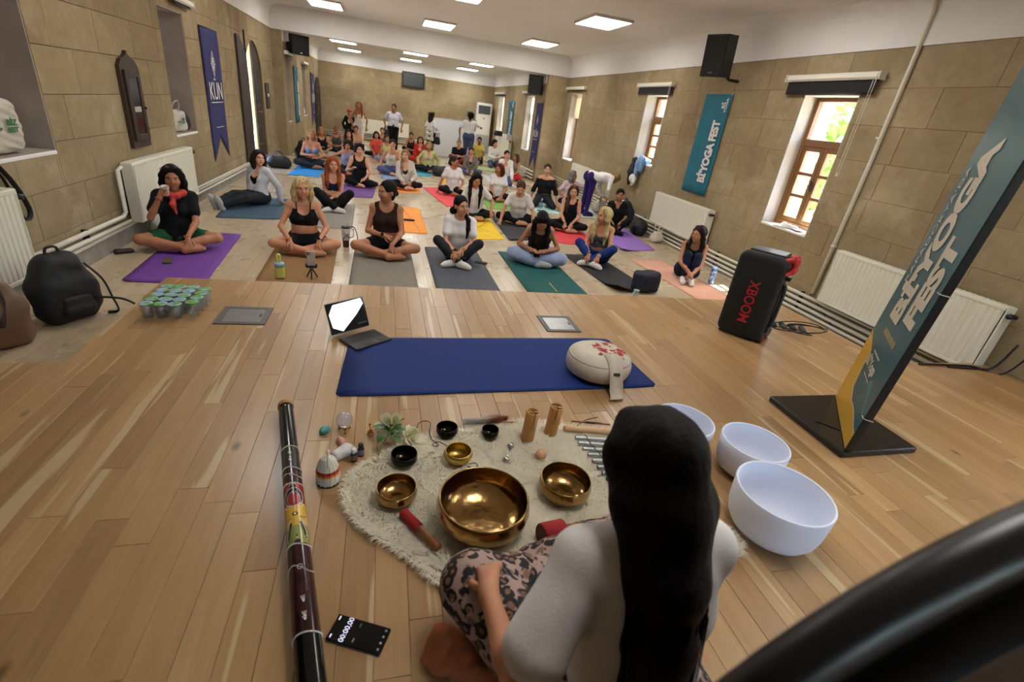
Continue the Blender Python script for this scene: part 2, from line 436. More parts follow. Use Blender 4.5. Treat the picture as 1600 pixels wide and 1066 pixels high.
# ------------------------------------------------------------------ room
STONE = stone_mat('tuff', ['6d5c43', '867458', '988769', 'ac9c80'])
MORTAR = M('mortar', '94815f', .95, var=.15, scale=6, spec=.1)
PLASTER = M('plaster', 'dedcda', .85, var=.03, scale=3, spec=.2, bump=.1, bscale=25)
GREYSTONE = M('grey_stone', '8b857b', .7, var=.25, scale=7, bump=.3)
BROWNWOOD = wood_mat('window_wood', ['5f3d20', '7e5730', '976f42'], .45, (20, 20, 2), .3)
DARKWOOD = wood_mat('door_wood', ['1c1512', '2a201b', '382b24'], .5, (14, 14, 1.5), .4)
WHITEPAINT = M('white_enamel', 'dcd8cb', .35, var=.02)
CREAMPIPE = M('pipe_enamel', 'd8d2c2', .35, var=.03)
BLACKPL = M('black_plastic', '141416', .45, var=.05)
BLACKCLOTH = M('black_cloth', '15151a', .85, var=.15, scale=25, bump=.2)
DARKMETAL = M('dark_metal', '2b2b2d', .4, .8, var=.05)
CHROME = M('chrome', 'c8c8c8', .15, 1.0, var=.02)
STAGEWOOD = wood_mat('stage_oak', ['7a5d3b', '9d794f', 'ae8a5d', 'c5a578'], .33, (11, 1.1, 11), .42, .12, .5, ('c9b48c', '4b3119'))
HALLWOOD = wood_mat('hall_parquet', ['a59377', 'b3a184', 'bbaa8e', 'c4b49a'], .27, (9, 1.2, 9), .45, .25, .25)
EDGEWOOD = wood_mat('stage_edge', ['8a5f30', 'a97a43', 'b98b52'], .45)

def glass_mat():
    m = bpy.data.materials.new('window_glass'); m.use_nodes = True; t = m.node_tree; t.nodes.clear()
    o = N(t, 'ShaderNodeOutputMaterial'); a = N(t, 'ShaderNodeBsdfTransparent', Color=(.93, .96, .95, 1)); g = N(t, 'ShaderNodeBsdfGlossy', Roughness=.03)
    mx = N(t, 'ShaderNodeMixShader'); mx.inputs[0].default_value = .06
    t.links.new(a.outputs[0], mx.inputs[1]); t.links.new(g.outputs[0], mx.inputs[2]); t.links.new(mx.outputs[0], o.inputs[0])
    return m
GLASS = glass_mat()
def translucent(name, col, f=.5):
    m = bpy.data.materials.new(name); m.use_nodes = True; t = m.node_tree; t.nodes.clear()
    o = N(t, 'ShaderNodeOutputMaterial'); a = N(t, 'ShaderNodeBsdfDiffuse', Color=lin(col)); g = N(t, 'ShaderNodeBsdfTranslucent', Color=lin(col)); mx = N(t, 'ShaderNodeMixShader')
    mx.inputs[0].default_value = f; t.links.new(a.outputs[0], mx.inputs[1]); t.links.new(g.outputs[0], mx.inputs[2]); t.links.new(mx.outputs[0], o.inputs[0]); return m
SHEER = translucent('sheer_white', 'f2f0ea', .65)

def structure(o, label, cat): return tag(o, label, cat, kind='structure')

def subtract(r, op):
    a0, a1, b0, b1 = r; c0, c1, d0, d1 = op
    if c0 >= a1 or c1 <= a0 or d0 >= b1 or d1 <= b0: return [r]
    out = []
    if c0 > a0: out.append((a0, c0, b0, b1))
    if c1 < a1: out.append((c1, a1, b0, b1))
    l, h = max(a0, c0), min(a1, c1)
    if d0 > b0: out.append((l, h, b0, d0))
    if d1 < b1: out.append((l, h, d1, b1))
    return out

def wall(name, label, axis, X, sgn, a0, a1, z0, z1, ops, thick, blk0=None, blk1=None, core_ops=None, rev=None):
    """stone wall with openings; axis 'y' = runs along y at x=X, axis 'x' = runs along x at y=X; sgn = direction of the outside"""
    rects = [(a0, a1, z0, z1)]
    for op in (core_ops or ops): rects = [q for r in rects for q in subtract(r, op)]
    rnd = random.Random(name)
    def P(u, w, z): return (X+sgn*w, u, z) if axis == 'y' else (u, X+sgn*w, z)
    mb = MB()
    for r in rects:
        lo, hi = P(r[0], .004, r[2]), P(r[1], thick, r[3])
        mb.box([(lo[i]+hi[i])/2 for i in range(3)], [abs(hi[i]-lo[i]) for i in range(3)])
    if core_ops:   # thin facing where the opening widens outwards
        rects = [(a0, a1, z0, z1)]
        for op in ops: rects = [q for r in rects for q in subtract(r, op)]
        for r in rects:
            lo, hi = P(r[0], .004, r[2]), P(r[1], .06, r[3]); mb.box([(lo[i]+hi[i])/2 for i in range(3)], [abs(hi[i]-lo[i]) for i in range(3)])
    root = mb.build(name, MORTAR); structure(root, label, 'wall')
    z = z0; row = 0
    while z < z1-.02:
        hgt = .34 if z1-z > .5 else z1-z
        u = (a0 if blk0 is None else blk0) - rnd.uniform(0, .4)
        end = a1 if blk1 is None else blk1
        while u < end:
            L = rnd.uniform(.5, .85)
            bl = [(max(u, a0, -9 if blk0 is None else blk0), min(u+L, end), z, z+hgt)]
            for op in ops: bl = [q for r in bl for q in subtract(r, op)]
            for r in bl:
                if r[1]-r[0] < .03 or r[3]-r[2] < .03: continue
                g = .0015; pr = rnd.uniform(-.001, .0012); ch = .003
                q = [(r[0]+g, r[2]+g), (r[1]-g, r[2]+g), (r[1]-g, r[3]-g), (r[0]+g, r[3]-g)]
                qi = [(r[0]+g+ch, r[2]+g+ch), (r[1]-g-ch, r[2]+g+ch), (r[1]-g-ch, r[3]-g-ch), (r[0]+g+ch, r[3]-g-ch)]
                v = [P(a, .006, b) for a, b in q]+[P(a, .0025, b) for a, b in q]+[P(a, pr-.001, b) for a, b in qi]
                f = [(8, 9, 10, 11)]+[(i, (i+1) % 4, 4+(i+1) % 4, 4+i) for i in range(4)]+[(4+i, 4+(i+1) % 4, 8+(i+1) % 4, 8+i) for i in range(4)]
                MB().add(v, f, 0, False).build('stone_block', STONE, root)
            u += L
        z += hgt; row += 1
    # reveals of the openings, white-washed
    for (c0, c1, d0, d1) in ops:
        if core_ops and (c0, c1, d0, d1) not in core_ops: continue
        m = MB(); t_ = .012
        for (ua, ub, za, zb) in ((c0-.001, c0+t_, d0, d1), (c1-t_, c1+.001, d0, d1), (c0, c1, d0-.001, d0+t_), (c0, c1, d1-t_, d1+.001)):
            lo, hi = P(ua, .004, za), P(ub, thick-.005, zb)
            m.box([(lo[i]+hi[i])/2 for i in range(3)], [abs(hi[i]-lo[i]) for i in range(3)])
        m.build('reveal', rev or PLASTER, root)
    return root

# openings: (y0, y1, z0, z1)
OP_R = [(-3.0, -2.2, .5, 2.0), (.55, 1.35, .5, 2.0), (4.65, 5.42, .5, 2.0), (8.56, 9.34, .80, 2.0), (12.78, 13.55, .42, 2.02)]
OP_R2 = [(15.0, 15.86, .40, 1.90), (19.0, 19.95, .30, 1.86)]
OP_L = [(3.95, 4.86, .62, 2.0), (7.40, 8.19, .56, 1.97)]
DOOR_L = (11.35, 12.65, ZL, 1.99)
OP_L2 = [(14.25, 14.72, .45, 1.90), (16.9, 17.5, .5, 1.90)]
T = .5
REVEAL = M('niche_plaster', '9c8f82', .9, var=.15, scale=4, bump=.3, bscale=30)
REVEAL_R = M('window_plaster', 'b3ada6', .9, var=.12, scale=4, bump=.3, bscale=30)
wall('wall_right', 'long tan stone wall with narrow wooden windows and hanging banners on the right', 'y', XR, 1, -4.5, YJ, ZL, ZS, OP_R, T, 1.6, YJ, rev=REVEAL_R)
wall('wall_right_bay', 'tan stone wall of the far bay with two curtained windows', 'y', XR2, 1, YJ, YB, ZL, ZS2, OP_R2, T, rev=REVEAL_R)
wall('wall_left', 'long shaded tan stone wall with deep niches and arched door on the left', 'y', XL, -1, -4.5, YJ, ZL, ZS, OP_L+[DOOR_L], T, 2.6, YJ, OP_L+[(11.35, 13.8, ZL, 1.99)], REVEAL)
wall('wall_left_bay', 'tan stone wall of the far bay with teal and blue banners', 'y', XL2, -1, YJ, YB, ZL, ZS2, OP_L2, T, rev=REVEAL)
wall('wall_back', 'bare tan stone end wall under the hanging screen', 'x', YB, 1, XL2-.1, XR2+.1, ZL, ZS2, [], .3)
# pilaster returns where the far bay narrows
for nm, xa, xb in (('wall_right_return', XR2, XR+.1), ('wall_left_return', XL-.1, XL2)):
    m = MB(); m.box(((xa+xb)/2, YJ+.06, (ZL+ZS)/2), (xb-xa, .1, ZS-ZL)); o = m.build(nm, MORTAR)
    structure(o, 'narrow stone return where the hall narrows towards the far bay, ' + ('right side' if 'right' in nm else 'left side'), 'wall')
    z = ZL
    while z < ZS-.05:
        hg = min(.34, ZS-z); MB().box(((xa+xb)/2, YJ+.005, z+hg/2), (xb-xa-.004, .016, hg-.006), ch=.004).build('stone_block', STONE, o); z += hg
m = MB()
FW = [(.1, 1.5), (2.3, 3.7)]; xs_ = [XL-.5, .1, 1.5, 2.3, 3.7, XR+.5]  # openings for the added windows that light the foreground from behind
for i in range(5):
    xa, xb = xs_[i], xs_[i+1]
    if (xa, xb) in FW: m.box(((xa+xb)/2, -4.45, .05), (xb-xa, .2, .9)); m.box(((xa+xb)/2, -4.45, 2.55), (xb-xa, .2, .9))
    else: m.box(((xa+xb)/2, -4.45, 1.3), (xb-xa, .2, 3.4))
structure(m.build('wall_front', PLASTER), 'plain plaster wall at the near end of the hall', 'wall')

# white plaster band and cove above the stone, ceilings
def band(name, label, axis, X, inn, a0, a1, zs, zc, r=.22):
    prof = [(.006, zs), (-.012, zs), (-.012, zc-r)]+[(-.012-r+r*math.cos(a), zc-r+r*math.sin(a)) for a in [math.pi/2*i/6 for i in range(1, 7)]]+[(-.012-r, zc+.05), (.4, zc+.05), (.4, zs)]
    v = []; n = len(prof)
    for u in (a0, a1):
        for w, z in prof: v.append((X-inn*w*-1 if False else X+inn*(-w), u, z) if axis == 'y' else (u, X+inn*(-w), z))
    f = [(i, (i+1) % n, n+(i+1) % n, n+i) for i in range(n)]+[tuple(range(n)), tuple(range(n, 2*n))[::-1]]
    o = MB().add(v, f, 0, False).build(name, PLASTER); structure(o, label, 'trim'); return o
band('trim_1', 'white plaster band and cove above the right stone wall', 'y', XR, -1, -4.5, YJ, ZS, ZC)
band('trim_2', 'white plaster band and cove above the left stone wall', 'y', XL, 1, -4.5, YJ, ZS, ZC)
band('trim_3', 'white plaster band of the far bay above its right wall', 'y', XR2, -1, YJ+.15, YB, ZS2, ZC2, .18)
band('trim_4', 'white plaster band of the far bay above its left wall', 'y', XL2, 1, YJ+.15, YB, ZS2, ZC2, .18)
band('trim_5', 'white plaster band above the end wall behind the screen', 'x', YB, -1, XL2, XR2, ZS2, ZC2, .18)
m = MB(); m.box(((XL+XR)/2, (YJ-4.5)/2, ZC+.06), (XR-XL+.8, YJ+4.6, .12)); structure(m.build('ceiling', PLASTER), 'white plaster ceiling with square light panels', 'ceiling')
m = MB(); m.box(((XL2+XR2)/2, (YJ+YB)/2+.35, ZC2+.06), (XR2-XL2+.8, YB-YJ+.3, .12)); structure(m.build('ceiling_bay', PLASTER), 'lower white ceiling of the far bay', 'ceiling')
m = MB(); m.box(((XL+XR)/2, YJ+.2, (ZS+ZC)/2+.06), (XR-XL+.6, .4, ZC-ZS+.12)); structure(m.build('beam', PLASTER), 'white downstand beam across the hall before the far bay', 'beam')

# lower hall floor: slab, joined parquet strips (too fine to pick apart)
m = MB(); m.box(((XL+XR)/2, 9.2, ZL-.07), (XR-XL+1.2, 25.5, .12)); hall = m.build('floor', MORTAR); structure(hall, 'pale worn parquet floor of the lower hall', 'floor')
mb = MB(); tone = []; rnd = random.Random(3); w = .115; x = XL
while x < XR:
    y = 2.35 - rnd.uniform(0, .5)
    while y < YB:
        L = rnd.uniform(.55, 1.1); x1 = min(x+w, XR); y1 = min(y+L, YB); g = .0006
        mb.add([(x+g, y+g, ZL), (x1-g, y+g, ZL), (x1-g, y1-g, ZL), (x+g, y1-g, ZL), (x+g, y+g, ZL-.01), (x1-g, y+g, ZL-.01), (x1-g, y1-g, ZL-.01), (x+g, y1-g, ZL-.01)],
               [(0, 1, 2, 3), (0, 4, 5, 1), (1, 5, 6, 2), (2, 6, 7, 3), (3, 7, 4, 0)], 0, False); tone += [rnd.random()]*8; y = y1
    x += w
o = mb.build('parquet_strip', HALLWOOD, hall); tag(o, kind='stuff')
at = o.data.attributes.new('tone', 'FLOAT', 'POINT'); at.data.foreach_set('value', np.array(tone, np.float32))

# stage: body + single oak planks
SX0, SX1, SY, SYW = -1.48, 3.83, 3.73, 2.47
m = MB(); m.box(((SX0+SX1)/2, (SY+SYW)/2-.05, (ZL-.016)/2), (SX1-SX0, SY-SYW+.1, -ZL-.016)); m.box(((XL+XR)/2, (SYW-4.4)/2, (ZL-.016)/2), (XR-XL, SYW+4.4, -ZL-.016))
stage = m.build('floor_stage', EDGEWOOD); structure(stage, 'raised honey oak stage floor of long planks in the foreground', 'floor')
rnd = random.Random(11); w = .098; n = 0; rest = MB(); rtone = []
x = SX0
cols = []
while x < XR-.01: cols.append(x); x += w
x = SX0-w
while x > XL-w: cols.append(x); x -= w
for x in cols:
    xa, xb = max(x, XL), min(x+w, XR)
    if xb-xa < .01: continue
    top = SY if (xa > SX0-.01 and xb < SX1+.04) else SYW
    if xb > SX1 and top == SY: xb = SX1
    y = -.1-rnd.uniform(0, .8)
    while y < top-.01:
        L = rnd.uniform(.5, 1.15); y1 = min(y+L, top)
        if top-y1 < .2: y1 = top
        # only planks the camera can see are single objects
        vis = y1 > .45+.0*xa and (xa > -1.35-.25*y1) and xa < 1.2+1.55*max(y1, 0)
        gx = .0005; ztop = rnd.uniform(-.0004, .0004)
        a, b, c_, d = xa+gx, xb-gx, y+.0006, y1-.0006; e = .0009
        v = [(a, c_, -.02), (b, c_, -.02), (b, d, -.02), (a, d, -.02), (a, c_, ztop-e), (b, c_, ztop-e), (b, d, ztop-e), (a, d, ztop-e), (a+e, c_+e, ztop), (b-e, c_+e, ztop), (b-e, d-e, ztop), (a+e, d-e, ztop)]
        f = [(8, 9, 10, 11)]+[(i, (i+1) % 4, 4+(i+1) % 4, 4+i) for i in range(4)]+[(4+i, 4+(i+1) % 4, 8+(i+1) % 4, 8+i) for i in range(4)]
        if vis and n < 298: MB().add(v, f, 0, False).build('plank', STAGEWOOD, stage); n += 1
        else: rest.add(v, f, 0, False); rtone += [rnd.random()]*12
        y = y1
if rest.v:
    o = rest.build('plank_rest', STAGEWOOD, stage); tag(o, kind='stuff'); at = o.data.attributes.new('tone', 'FLOAT', 'POINT'); at.data.foreach_set('value', np.array(rtone, np.float32))
print('planks', n)

# baseboards, pipe runs and radiators
m = MB(); m.box((XL+.015, 8.2, ZL+.075), (.03, 11.4, .15)); o = m.build('baseboard_left', GREYSTONE); structure(o, 'grey stone baseboard along the left wall', 'baseboard')
m = MB(); m.box((XL+.02, 7.0, ZL+.165), (.04, 9.0, .03), ch=.006); structure(m.build('trim_6', WHITEPAINT), 'white cable trunking on the left baseboard', 'trim')
m = MB(); m.box((XR-.012, 8.2, ZL+.04), (.024, 11.4, .08)); o = m.build('baseboard_right', GREYSTONE); structure(o, 'low grey baseboard behind the right heating pipes', 'baseboard')

def pipes(name, label, lines, r=.02, brackets=()):
    root = empty(name, lines[0][0], 0, label, 'pipe'); o0 = np.array(lines[0][0], float)
    for l in lines: MB().tube([np.array(p)-o0 for p in l], r, 10).build('pipe', CREAMPIPE, root)
    for b in brackets: MB().box(np.array(b[0])-o0, b[1], ch=.003).build('bracket', DARKMETAL, root)
    return root
pr_ = [-.108, -.172, -.236, -.298]
pipes('heating_pipes', 'four parallel white heating pipes along the foot of the right wall', [[(XR-.06, 2.55, z), (XR-.06, YJ, z)] for z in pr_], .018,
      [((XR-.035, y, -.2), (.05, .02, .24)) for y in (4.35, 6.0, 8.3, 10.6, 12.8)])
pipes('heating_pipes', 'pair of white heating pipes bent up to the radiator under the dark wall cabinet',
      [[(XL+.05, 4.08, -.10), (XL+.05, 5.69, -.12)], [(XL+.05, 4.08, -.035), (XL+.05, 5.55, -.05), (XL+.05, 5.62, -.02), (XL+.05, 5.63, .38), (XL+.06, 5.69, .40)]], .02,
      [((XL+.03, y, -.07), (.05, .02, .1)) for y in (4.9,)])
pipes('heating_pipes', 'low pair of pipes running along the far left wall to the bay', [[(XL+.05, 7.45, -.12), (XL+.05, 11.0, -.13)], [(XL+.05, 7.45, -.2), (XL+.05, 11.0, -.21)]], .014)
pipes('heating_pipes', 'white pipes along the foot of the end wall beneath the far radiator', [[(XL2+.1, YB-.06, z), (3.0, YB-.06, z)] for z in (-.1, -.17, -.24)], .022)
pipes('heating_pipes', 'white pipes along the right wall of the far bay', [[(XR2-.06, YJ+.1, z), (XR2-.06, 16.6, z)] for z in (-.08, -.17, -.26)], .022)
o = empty('conduit', (XR-.02, 4.2, 0), 0, 'white vertical conduit climbing the right wall beside the nearest window', 'pipe')
MB().tube([(0, .03, -.06), (0, 0, 1.3), (0, 0, ZS), (-.012, 0, ZC-.22), (-.1, 0, ZC-.03)], .021, 10).build('tube', CREAMPIPE, o)
for z in (.5, 1.6): MB().box((0, .012, z), (.05, .05, .02), ch=.003).build('clip', CREAMPIPE, o)
MB().tube([(0, .03, -.06), (-.02, .03, -.1), (-.02, -.15, -.16), (-.03, -.4, -.3)], .006, 6).build('cable', BLACKPL, o)

RADF = M('radiator_enamel', 'dedac9', .4, var=.015)
def radiator(loc, L, Hh, face, label, depth=.1):
    """face = direction (unit x/y) the front looks to; loc = bottom centre at the wall"""
    a = math.atan2(face[1], face[0])+math.pi/2
    root = empty('radiator', loc, a, label, 'radiator')   # local -y is the front
    n = max(8, int(L/.05)); mb = MB(); v = []; y0 = -depth-.03
    xs = []
    for i in range(n):
        x0 = -L/2+.02+(L-.04)*i/n; s = (L-.04)/n
        xs += [(x0, 0), (x0+s*.42, 0), (x0+s*.55, .007), (x0+s*.87, .007)]
    xs.append((L/2-.02, 0))
    for x, d in xs: v += [(x, y0+d, .03), (x, y0+d, Hh-.03)]
    f = [(2*i, 2*i+2, 2*i+3, 2*i+1) for i in range(len(xs)-1)]
    mb.add(v, f, 0, False)
    for z in (.015, Hh-.015): mb.box((0, y0+.004, z), (L-.03, .012, .03), ch=.004)
    mb.build('front_panel', RADF, root)
    for sx in (-1, 1): MB().box((sx*(L/2-.006), -depth/2-.03, Hh/2), (.012, depth, Hh), ch=.003).build('side_panel', RADF, root)
    g = MB(); g.box((0, -depth/2-.03, Hh-.003), (L-.02, depth-.005, .008))
    k = int(L/.045)
    for i in range(k): g.box((-L/2+.03+(L-.06)*i/(k-1), -depth/2-.03, Hh+.003), (.02, depth-.03, .006))
    g.build('top_grille', RADF, root)
    MB().box((0, -.03, Hh/2), (L-.05, .012, Hh-.04)).build('rear_panel', RADF, root)
    for sx in (-1, 1): MB().box((sx*L*.3, -.013, Hh*.75), (.04, .026, .08)).build('bracket', DARKMETAL, root)
    vb = MB(); vb.tube([(L/2-.02, -.08, Hh-.06), (L/2+.05, -.08, Hh-.06)], .016, 8); vb.tube([(L/2+.03, -.08, Hh-.06), (L/2+.03, -.14, Hh-.06)], .02, 8); vb.build('valve', BLACKPL, root)
    return root
radiator((XR-.012, 3.24, -.07), 1.62, .57, (-1, 0), 'ribbed white radiator on the right wall behind the leaning festival sign')
radiator((XR-.012, 7.13, -.078), 1.62, .52, (-1, 0), 'white radiator on the right wall below the teal banner')
radiator((XR-.012, 11.7, -.078), 1.2, .5, (-1, 0), 'white radiator half hidden by the bending woman')
radiator((XR2-.012, 18.1, -.05), 2.3, .6, (-1, 0), 'white radiator under the windows of the far bay')
radiator((XL+.012, 6.58, -.14), 1.72, .58, (1, 0), 'white radiator under the dark wall cabinet on the left')
radiator((XL+.012, 3.1, -.12), 1.85, .60, (1, 0), 'white radiator cut by the left frame edge under the near niche')
radiator((-.25, YB-.012, -.05), 2.4, .5, (0, -1), 'white radiator on the end wall behind the standing people')

# windows
WN = [0]; PORTALS = []
def window(X, sgn, op, depth, label, cols=2, rows=3, transom=.62, glass=GLASS):
    y0, y1, z0, z1 = op; WN[0] += 1
    root = empty('window_%d' % WN[0], (X+sgn*depth, (y0+y1)/2, z0), 0, label, 'window'); root['kind'] = 'structure'
    Wd, Hh = y1-y0+.02, z1-z0+.02; fr = .075
    m = MB(); 
    for sy in (-1, 1): m.box((0, sy*(Wd/2-fr/2), Hh/2), (.07, fr, Hh), ch=.006)
    for z in (fr/2, Hh-fr/2): m.box((0, 0, z), (.07, Wd-2*fr, fr), ch=.006)
    zt = Hh*transom+.05 if transom else Hh-fr
    if transom: m.box((0, 0, zt), (.075, Wd-2*fr, fr*1.1), ch=.006)
    m.build('frame', BROWNWOOD, root)
    iw = (Wd-2*fr)/cols; zl, zh = fr, zt-fr/2
    for c in range(cols):
        cy = -Wd/2+fr+iw*(c+.5)
        k = MB(); st = .052
        for sy in (-1, 1): k.box((0, cy+sy*(iw/2-st/2-.002), (zl+zh)/2), (.05, st, zh-zl-.004), ch=.004)
        for z in (zl+st/2+.002, zh-st/2-.002): k.box((0, cy, z), (.05, iw-2*st-.004, st), ch=.004)
        ph = (zh-zl-2*st)/rows
        for r in range(1, rows): k.box((0, cy, zl+st+ph*r), (.045, iw-2*st, .04), ch=.004)
        cs = k.build('casement', BROWNWOOD, root)
        for r in range(rows): MB().box((0, cy, zl+st+ph*(r+.5)), (.005, iw-2*st, ph-.028)).build('pane', glass, cs)
    if cols == 2 and transom:
        h = MB(); h.box((-sgn*.035, -.02, (zl+zh)/2), (.02, .02, .1), ch=.004); h.box((-sgn*.05, -.02, (zl+zh)/2+.02), (.02, .02, .1), ch=.004); h.build('handle', DARKMETAL, root)
    if transom: MB().box((0, 0, (zt+fr*.55+Hh-fr)/2), (.005, Wd-2*fr, Hh-fr-zt-fr*.55)).build('pane', glass, root)
    MB().box((-sgn*(depth/2-.01), 0, -.005), (depth+.03, Wd-.03, .03), ch=.006).build('sill', PLASTER, root)
    if sgn > 0 or True:
        ld = bpy.data.lights.new('daylight', 'AREA'); ld.shape = 'RECTANGLE'; ld.size = Wd; ld.size_y = Hh; ld.cycles.is_portal = True
        lo = bpy.data.objects.new('daylight_portal', ld); COL.objects.link(lo); lo['kind'] = 'helper'
        PORTALS.append(lo); lo.location = (X+sgn*(T+.03), (y0+y1)/2, (z0+z1)/2); lo.rotation_euler = Vector((-sgn, 0, 0)).to_track_quat('-Z', 'Y').to_euler()
    return root
window(XR, 1, OP_R[0], .22, 'right wall window behind the camera'); window(XR, 1, OP_R[1], .22, 'right wall window beside the stage, out of view')
window(XR, 1, OP_R[2], .22, 'nearest brown window with three-pane casements under a raised black blind')
window(XR, 1, OP_R[3], .26, 'brown window with belongings on its sill, left of the teal banner')
window(XR, 1, OP_R[4], .26, 'narrow brown window with half-lowered cream blind before the far bay')
window(XR2, 1, OP_R2[0], .26, 'bright sheer-curtained window next to the far blue banner'); window(XR2, 1, OP_R2[1], .26, 'bright sheer-curtained window next to the cooling tower')
DIM = bpy.data.materials.new('dimmed_glass'); DIM.use_nodes = True; DIM.node_tree.nodes.clear(); _o = N(DIM.node_tree, 'ShaderNodeOutputMaterial'); _a = N(DIM.node_tree, 'ShaderNodeBsdfTransparent', Color=(.22, .22, .24, 1)); DIM.node_tree.links.new(_a.outputs[0], _o.inputs[0])  # pane colour darkened to dim the daylight in the left niches
window(XL, -1, OP_L[0], .40, 'window deep in the left niche holding the tote bag', glass=DIM); window(XL, -1, OP_L[1], .40, 'window deep in the left niche beside the blue banner', glass=DIM)
window(XL2, -1, OP_L2[0], .40, 'narrow left window of the far bay nearest the beam', 1, 3, glass=DIM); window(XL2, -1, OP_L2[1], .40, 'narrow left window of the far bay beside the teal banner', 1, 3, glass=DIM)

for (xa, xb), nm in zip(FW, ('left', 'right')):  # added windows, out of view, letting daylight onto the foreground
    r_ = window(0, 1, (-(xb-xa)/2, (xb-xa)/2, .5, 2.1), .1, 'brown casement window added unseen behind the camera to light the foreground, %s one' % nm)
    r_.location = ((xa+xb)/2, -4.45, .5); r_.rotation_euler = (0, 0, -math.pi/2)
    PORTALS[-1].location = ((xa+xb)/2, -4.6, 1.3); PORTALS[-1].rotation_euler = Vector((0, 1, 0)).to_track_quat('-Z', 'Y').to_euler()
def blind(X, sgn, y0, y1, ztop, drop, label, cloth, cas=WHITEPAINT, chain=True):
    root = empty('roller_blind', (X-sgn*.05, (y0+y1)/2, ztop), 0, label, 'blind'); L = y1-y0
    MB().box((0, 0, 0), (.085, L, .07), ch=.02).build('cassette', cas, root)
    for s_ in (-1, 1): MB().box((0, s_*(L/2+.008), 0), (.09, .014, .08), ch=.004).build('end_cap', cas, root)
    MB().box((0, 0, -.03-drop/2), (.004, L-.04, drop)).build('fabric', cloth, root)
    MB().tube([(0, -L/2+.03, -.03-drop), (0, L/2-.03, -.03-drop)], .01, 8).build('bottom_bar', cas if cloth != BLACKCLOTH else BLACKPL, root)
    if chain:
        MB().tube([(-sgn*.03, -L/2+.02, 0), (-sgn*.03, -L/2+.025, -.9), (-sgn*.03, -L/2+.04, -.93), (-sgn*.03, -L/2+.055, -.9), (-sgn*.03, -L/2+.05, 0)], .003, 5).build('chain', cas, root)
    return root
blind(XR, 1, 4.44, 5.70, 2.16, .13, 'black roller blind with white cassette over the nearest right window', BLACKCLOTH)
blind(XR, 1, 8.40, 9.66, 2.15, .12, 'black roller blind over the window with belongings on its sill', BLACKCLOTH)
blind(XR, 1, 12.52, 13.86, 2.14, .02, 'thin rolled-up blind over the narrow window before the far bay', BLACKCLOTH, chain=False)
blind(XR2, 1, 14.9, 16.2, 1.98, .02, 'rolled-up blind over the curtained window by the far blue banner', BLACKCLOTH, chain=False)
blind(XR2, 1, 18.8, 20.4, 1.96, .05, 'rolled-up blind over the curtained window by the cooling tower', BLACKCLOTH, chain=False)
blind(XL, -1, 7.75, 8.42, 2.10, .03, 'dark rolled blind over the left niche beside the blue banner', BLACKCLOTH, chain=False)
blind(XL2, -1, 14.1, 14.9, 1.97, .06, 'dark rolled blind on the left bay wall nearest the beam', BLACKCLOTH, chain=False)
blind(XL2, -1, 16.75, 17.7, 1.90, .06, 'dark rolled blind on the left bay wall beside the teal banner', BLACKCLOTH, chain=False)
def sheer(X, op, z0, z1, depth, label, mat):
    y0, y1 = op[0]+.02, op[1]-.02; v = []; f = []; n = 40
    for i in range(n+1):
        u = i/n; d = .012*math.sin(u*38); v += [(X+depth+d, y0+(y1-y0)*u, z0), (X+depth+d, y0+(y1-y0)*u, z1)]
    for i in range(n): f.append((2*i, 2*i+2, 2*i+3, 2*i+1))
    mb = MB().add(v, f); v2 = [(a+.003, b, c) for a, b, c in v]; mb.add(v2, [q[::-1] for q in f])
    return tag(mb.build('sheer_curtain', mat), label, 'curtain')
sheer(XR2, OP_R2[0], .43, 1.86, .16, 'white sheer curtain in the far window by the blue banner', SHEER)
sheer(XR2, OP_R2[1], .33, 1.83, .16, 'white sheer curtain in the far window by the cooling tower', SHEER)
sheer(XR, OP_R[4], 1.45, 2.0, .14, 'cream half-lowered cloth in the narrow window before the far bay', translucent('cream_cloth', 'e0d6c0', .45))

# arched door in the left wall
def arch_pts(w, z0, zs, zt, n=14):
    pts = [(-w/2, z0), (w/2, z0)]
    for i in range(n+1):
        a = math.pi*i/n; pts.append((w/2*math.cos(a), zs+(zt-zs)*math.sin(a)))
    return pts
y0, y1, z0, z1 = DOOR_L; yc, wd = (y0+y1)/2, y1-y0; zs = 1.35
# stone spandrels closing the square opening to an arch
m = MB()
for s_ in (-1, 1):
    poly = [(s_*wd/2, z1), (s_*wd/2, zs)]+[(s_*wd/2*math.cos(a), zs+(z1-zs)*math.sin(a)) for a in [math.pi/2*i/9 for i in range(1, 10)]]
    if s_ > 0: poly = poly[::-1]
    Mx = np.array([[0, 0, 1], [1, 0, 0], [0, 1, 0]], float)
    m.prism(poly, -.10, 0.0, 0, Mx, (XL, yc, 0))
structure(m.build('trim_7', STONE), 'stone arch over the open double door', 'trim')
def leaf(poly, mats, name, root, M4, t=.03):
    mb = MB(); mb.prism(poly, -t/2, t/2, 0); o = mb.build(name, DARKWOOD, root); o.matrix_local = M4; return o
droot = empty('door_1', (XL-.045, yc, ZL), 0, 'arched dark wooden double door standing half open on the left wall', 'door'); droot['kind'] = 'structure'
half = [(0, 0), (wd/2, 0)]+[(wd/2*math.cos(a), zs-ZL+(z1-zs)*math.sin(a)) for a in [math.pi/2*i/9 for i in range(0, 10)]]   # hinge at +wd/2, meeting at 0
l1 = leaf(half, None, 'leaf', droot, frame((0, 0, 0), (0, 1, 0), (0, 0, 1)))
ang = math.radians(168)
hinge = Vector((.065, -wd/2-.03, 0)); dirv = Vector((.004, -1, 0)).normalized()
half2 = [(wd/2-a, b) for a, b in half][::-1]
l2 = leaf(half2, None, 'leaf', droot, frame(hinge, dirv, (0, 0, 1)))
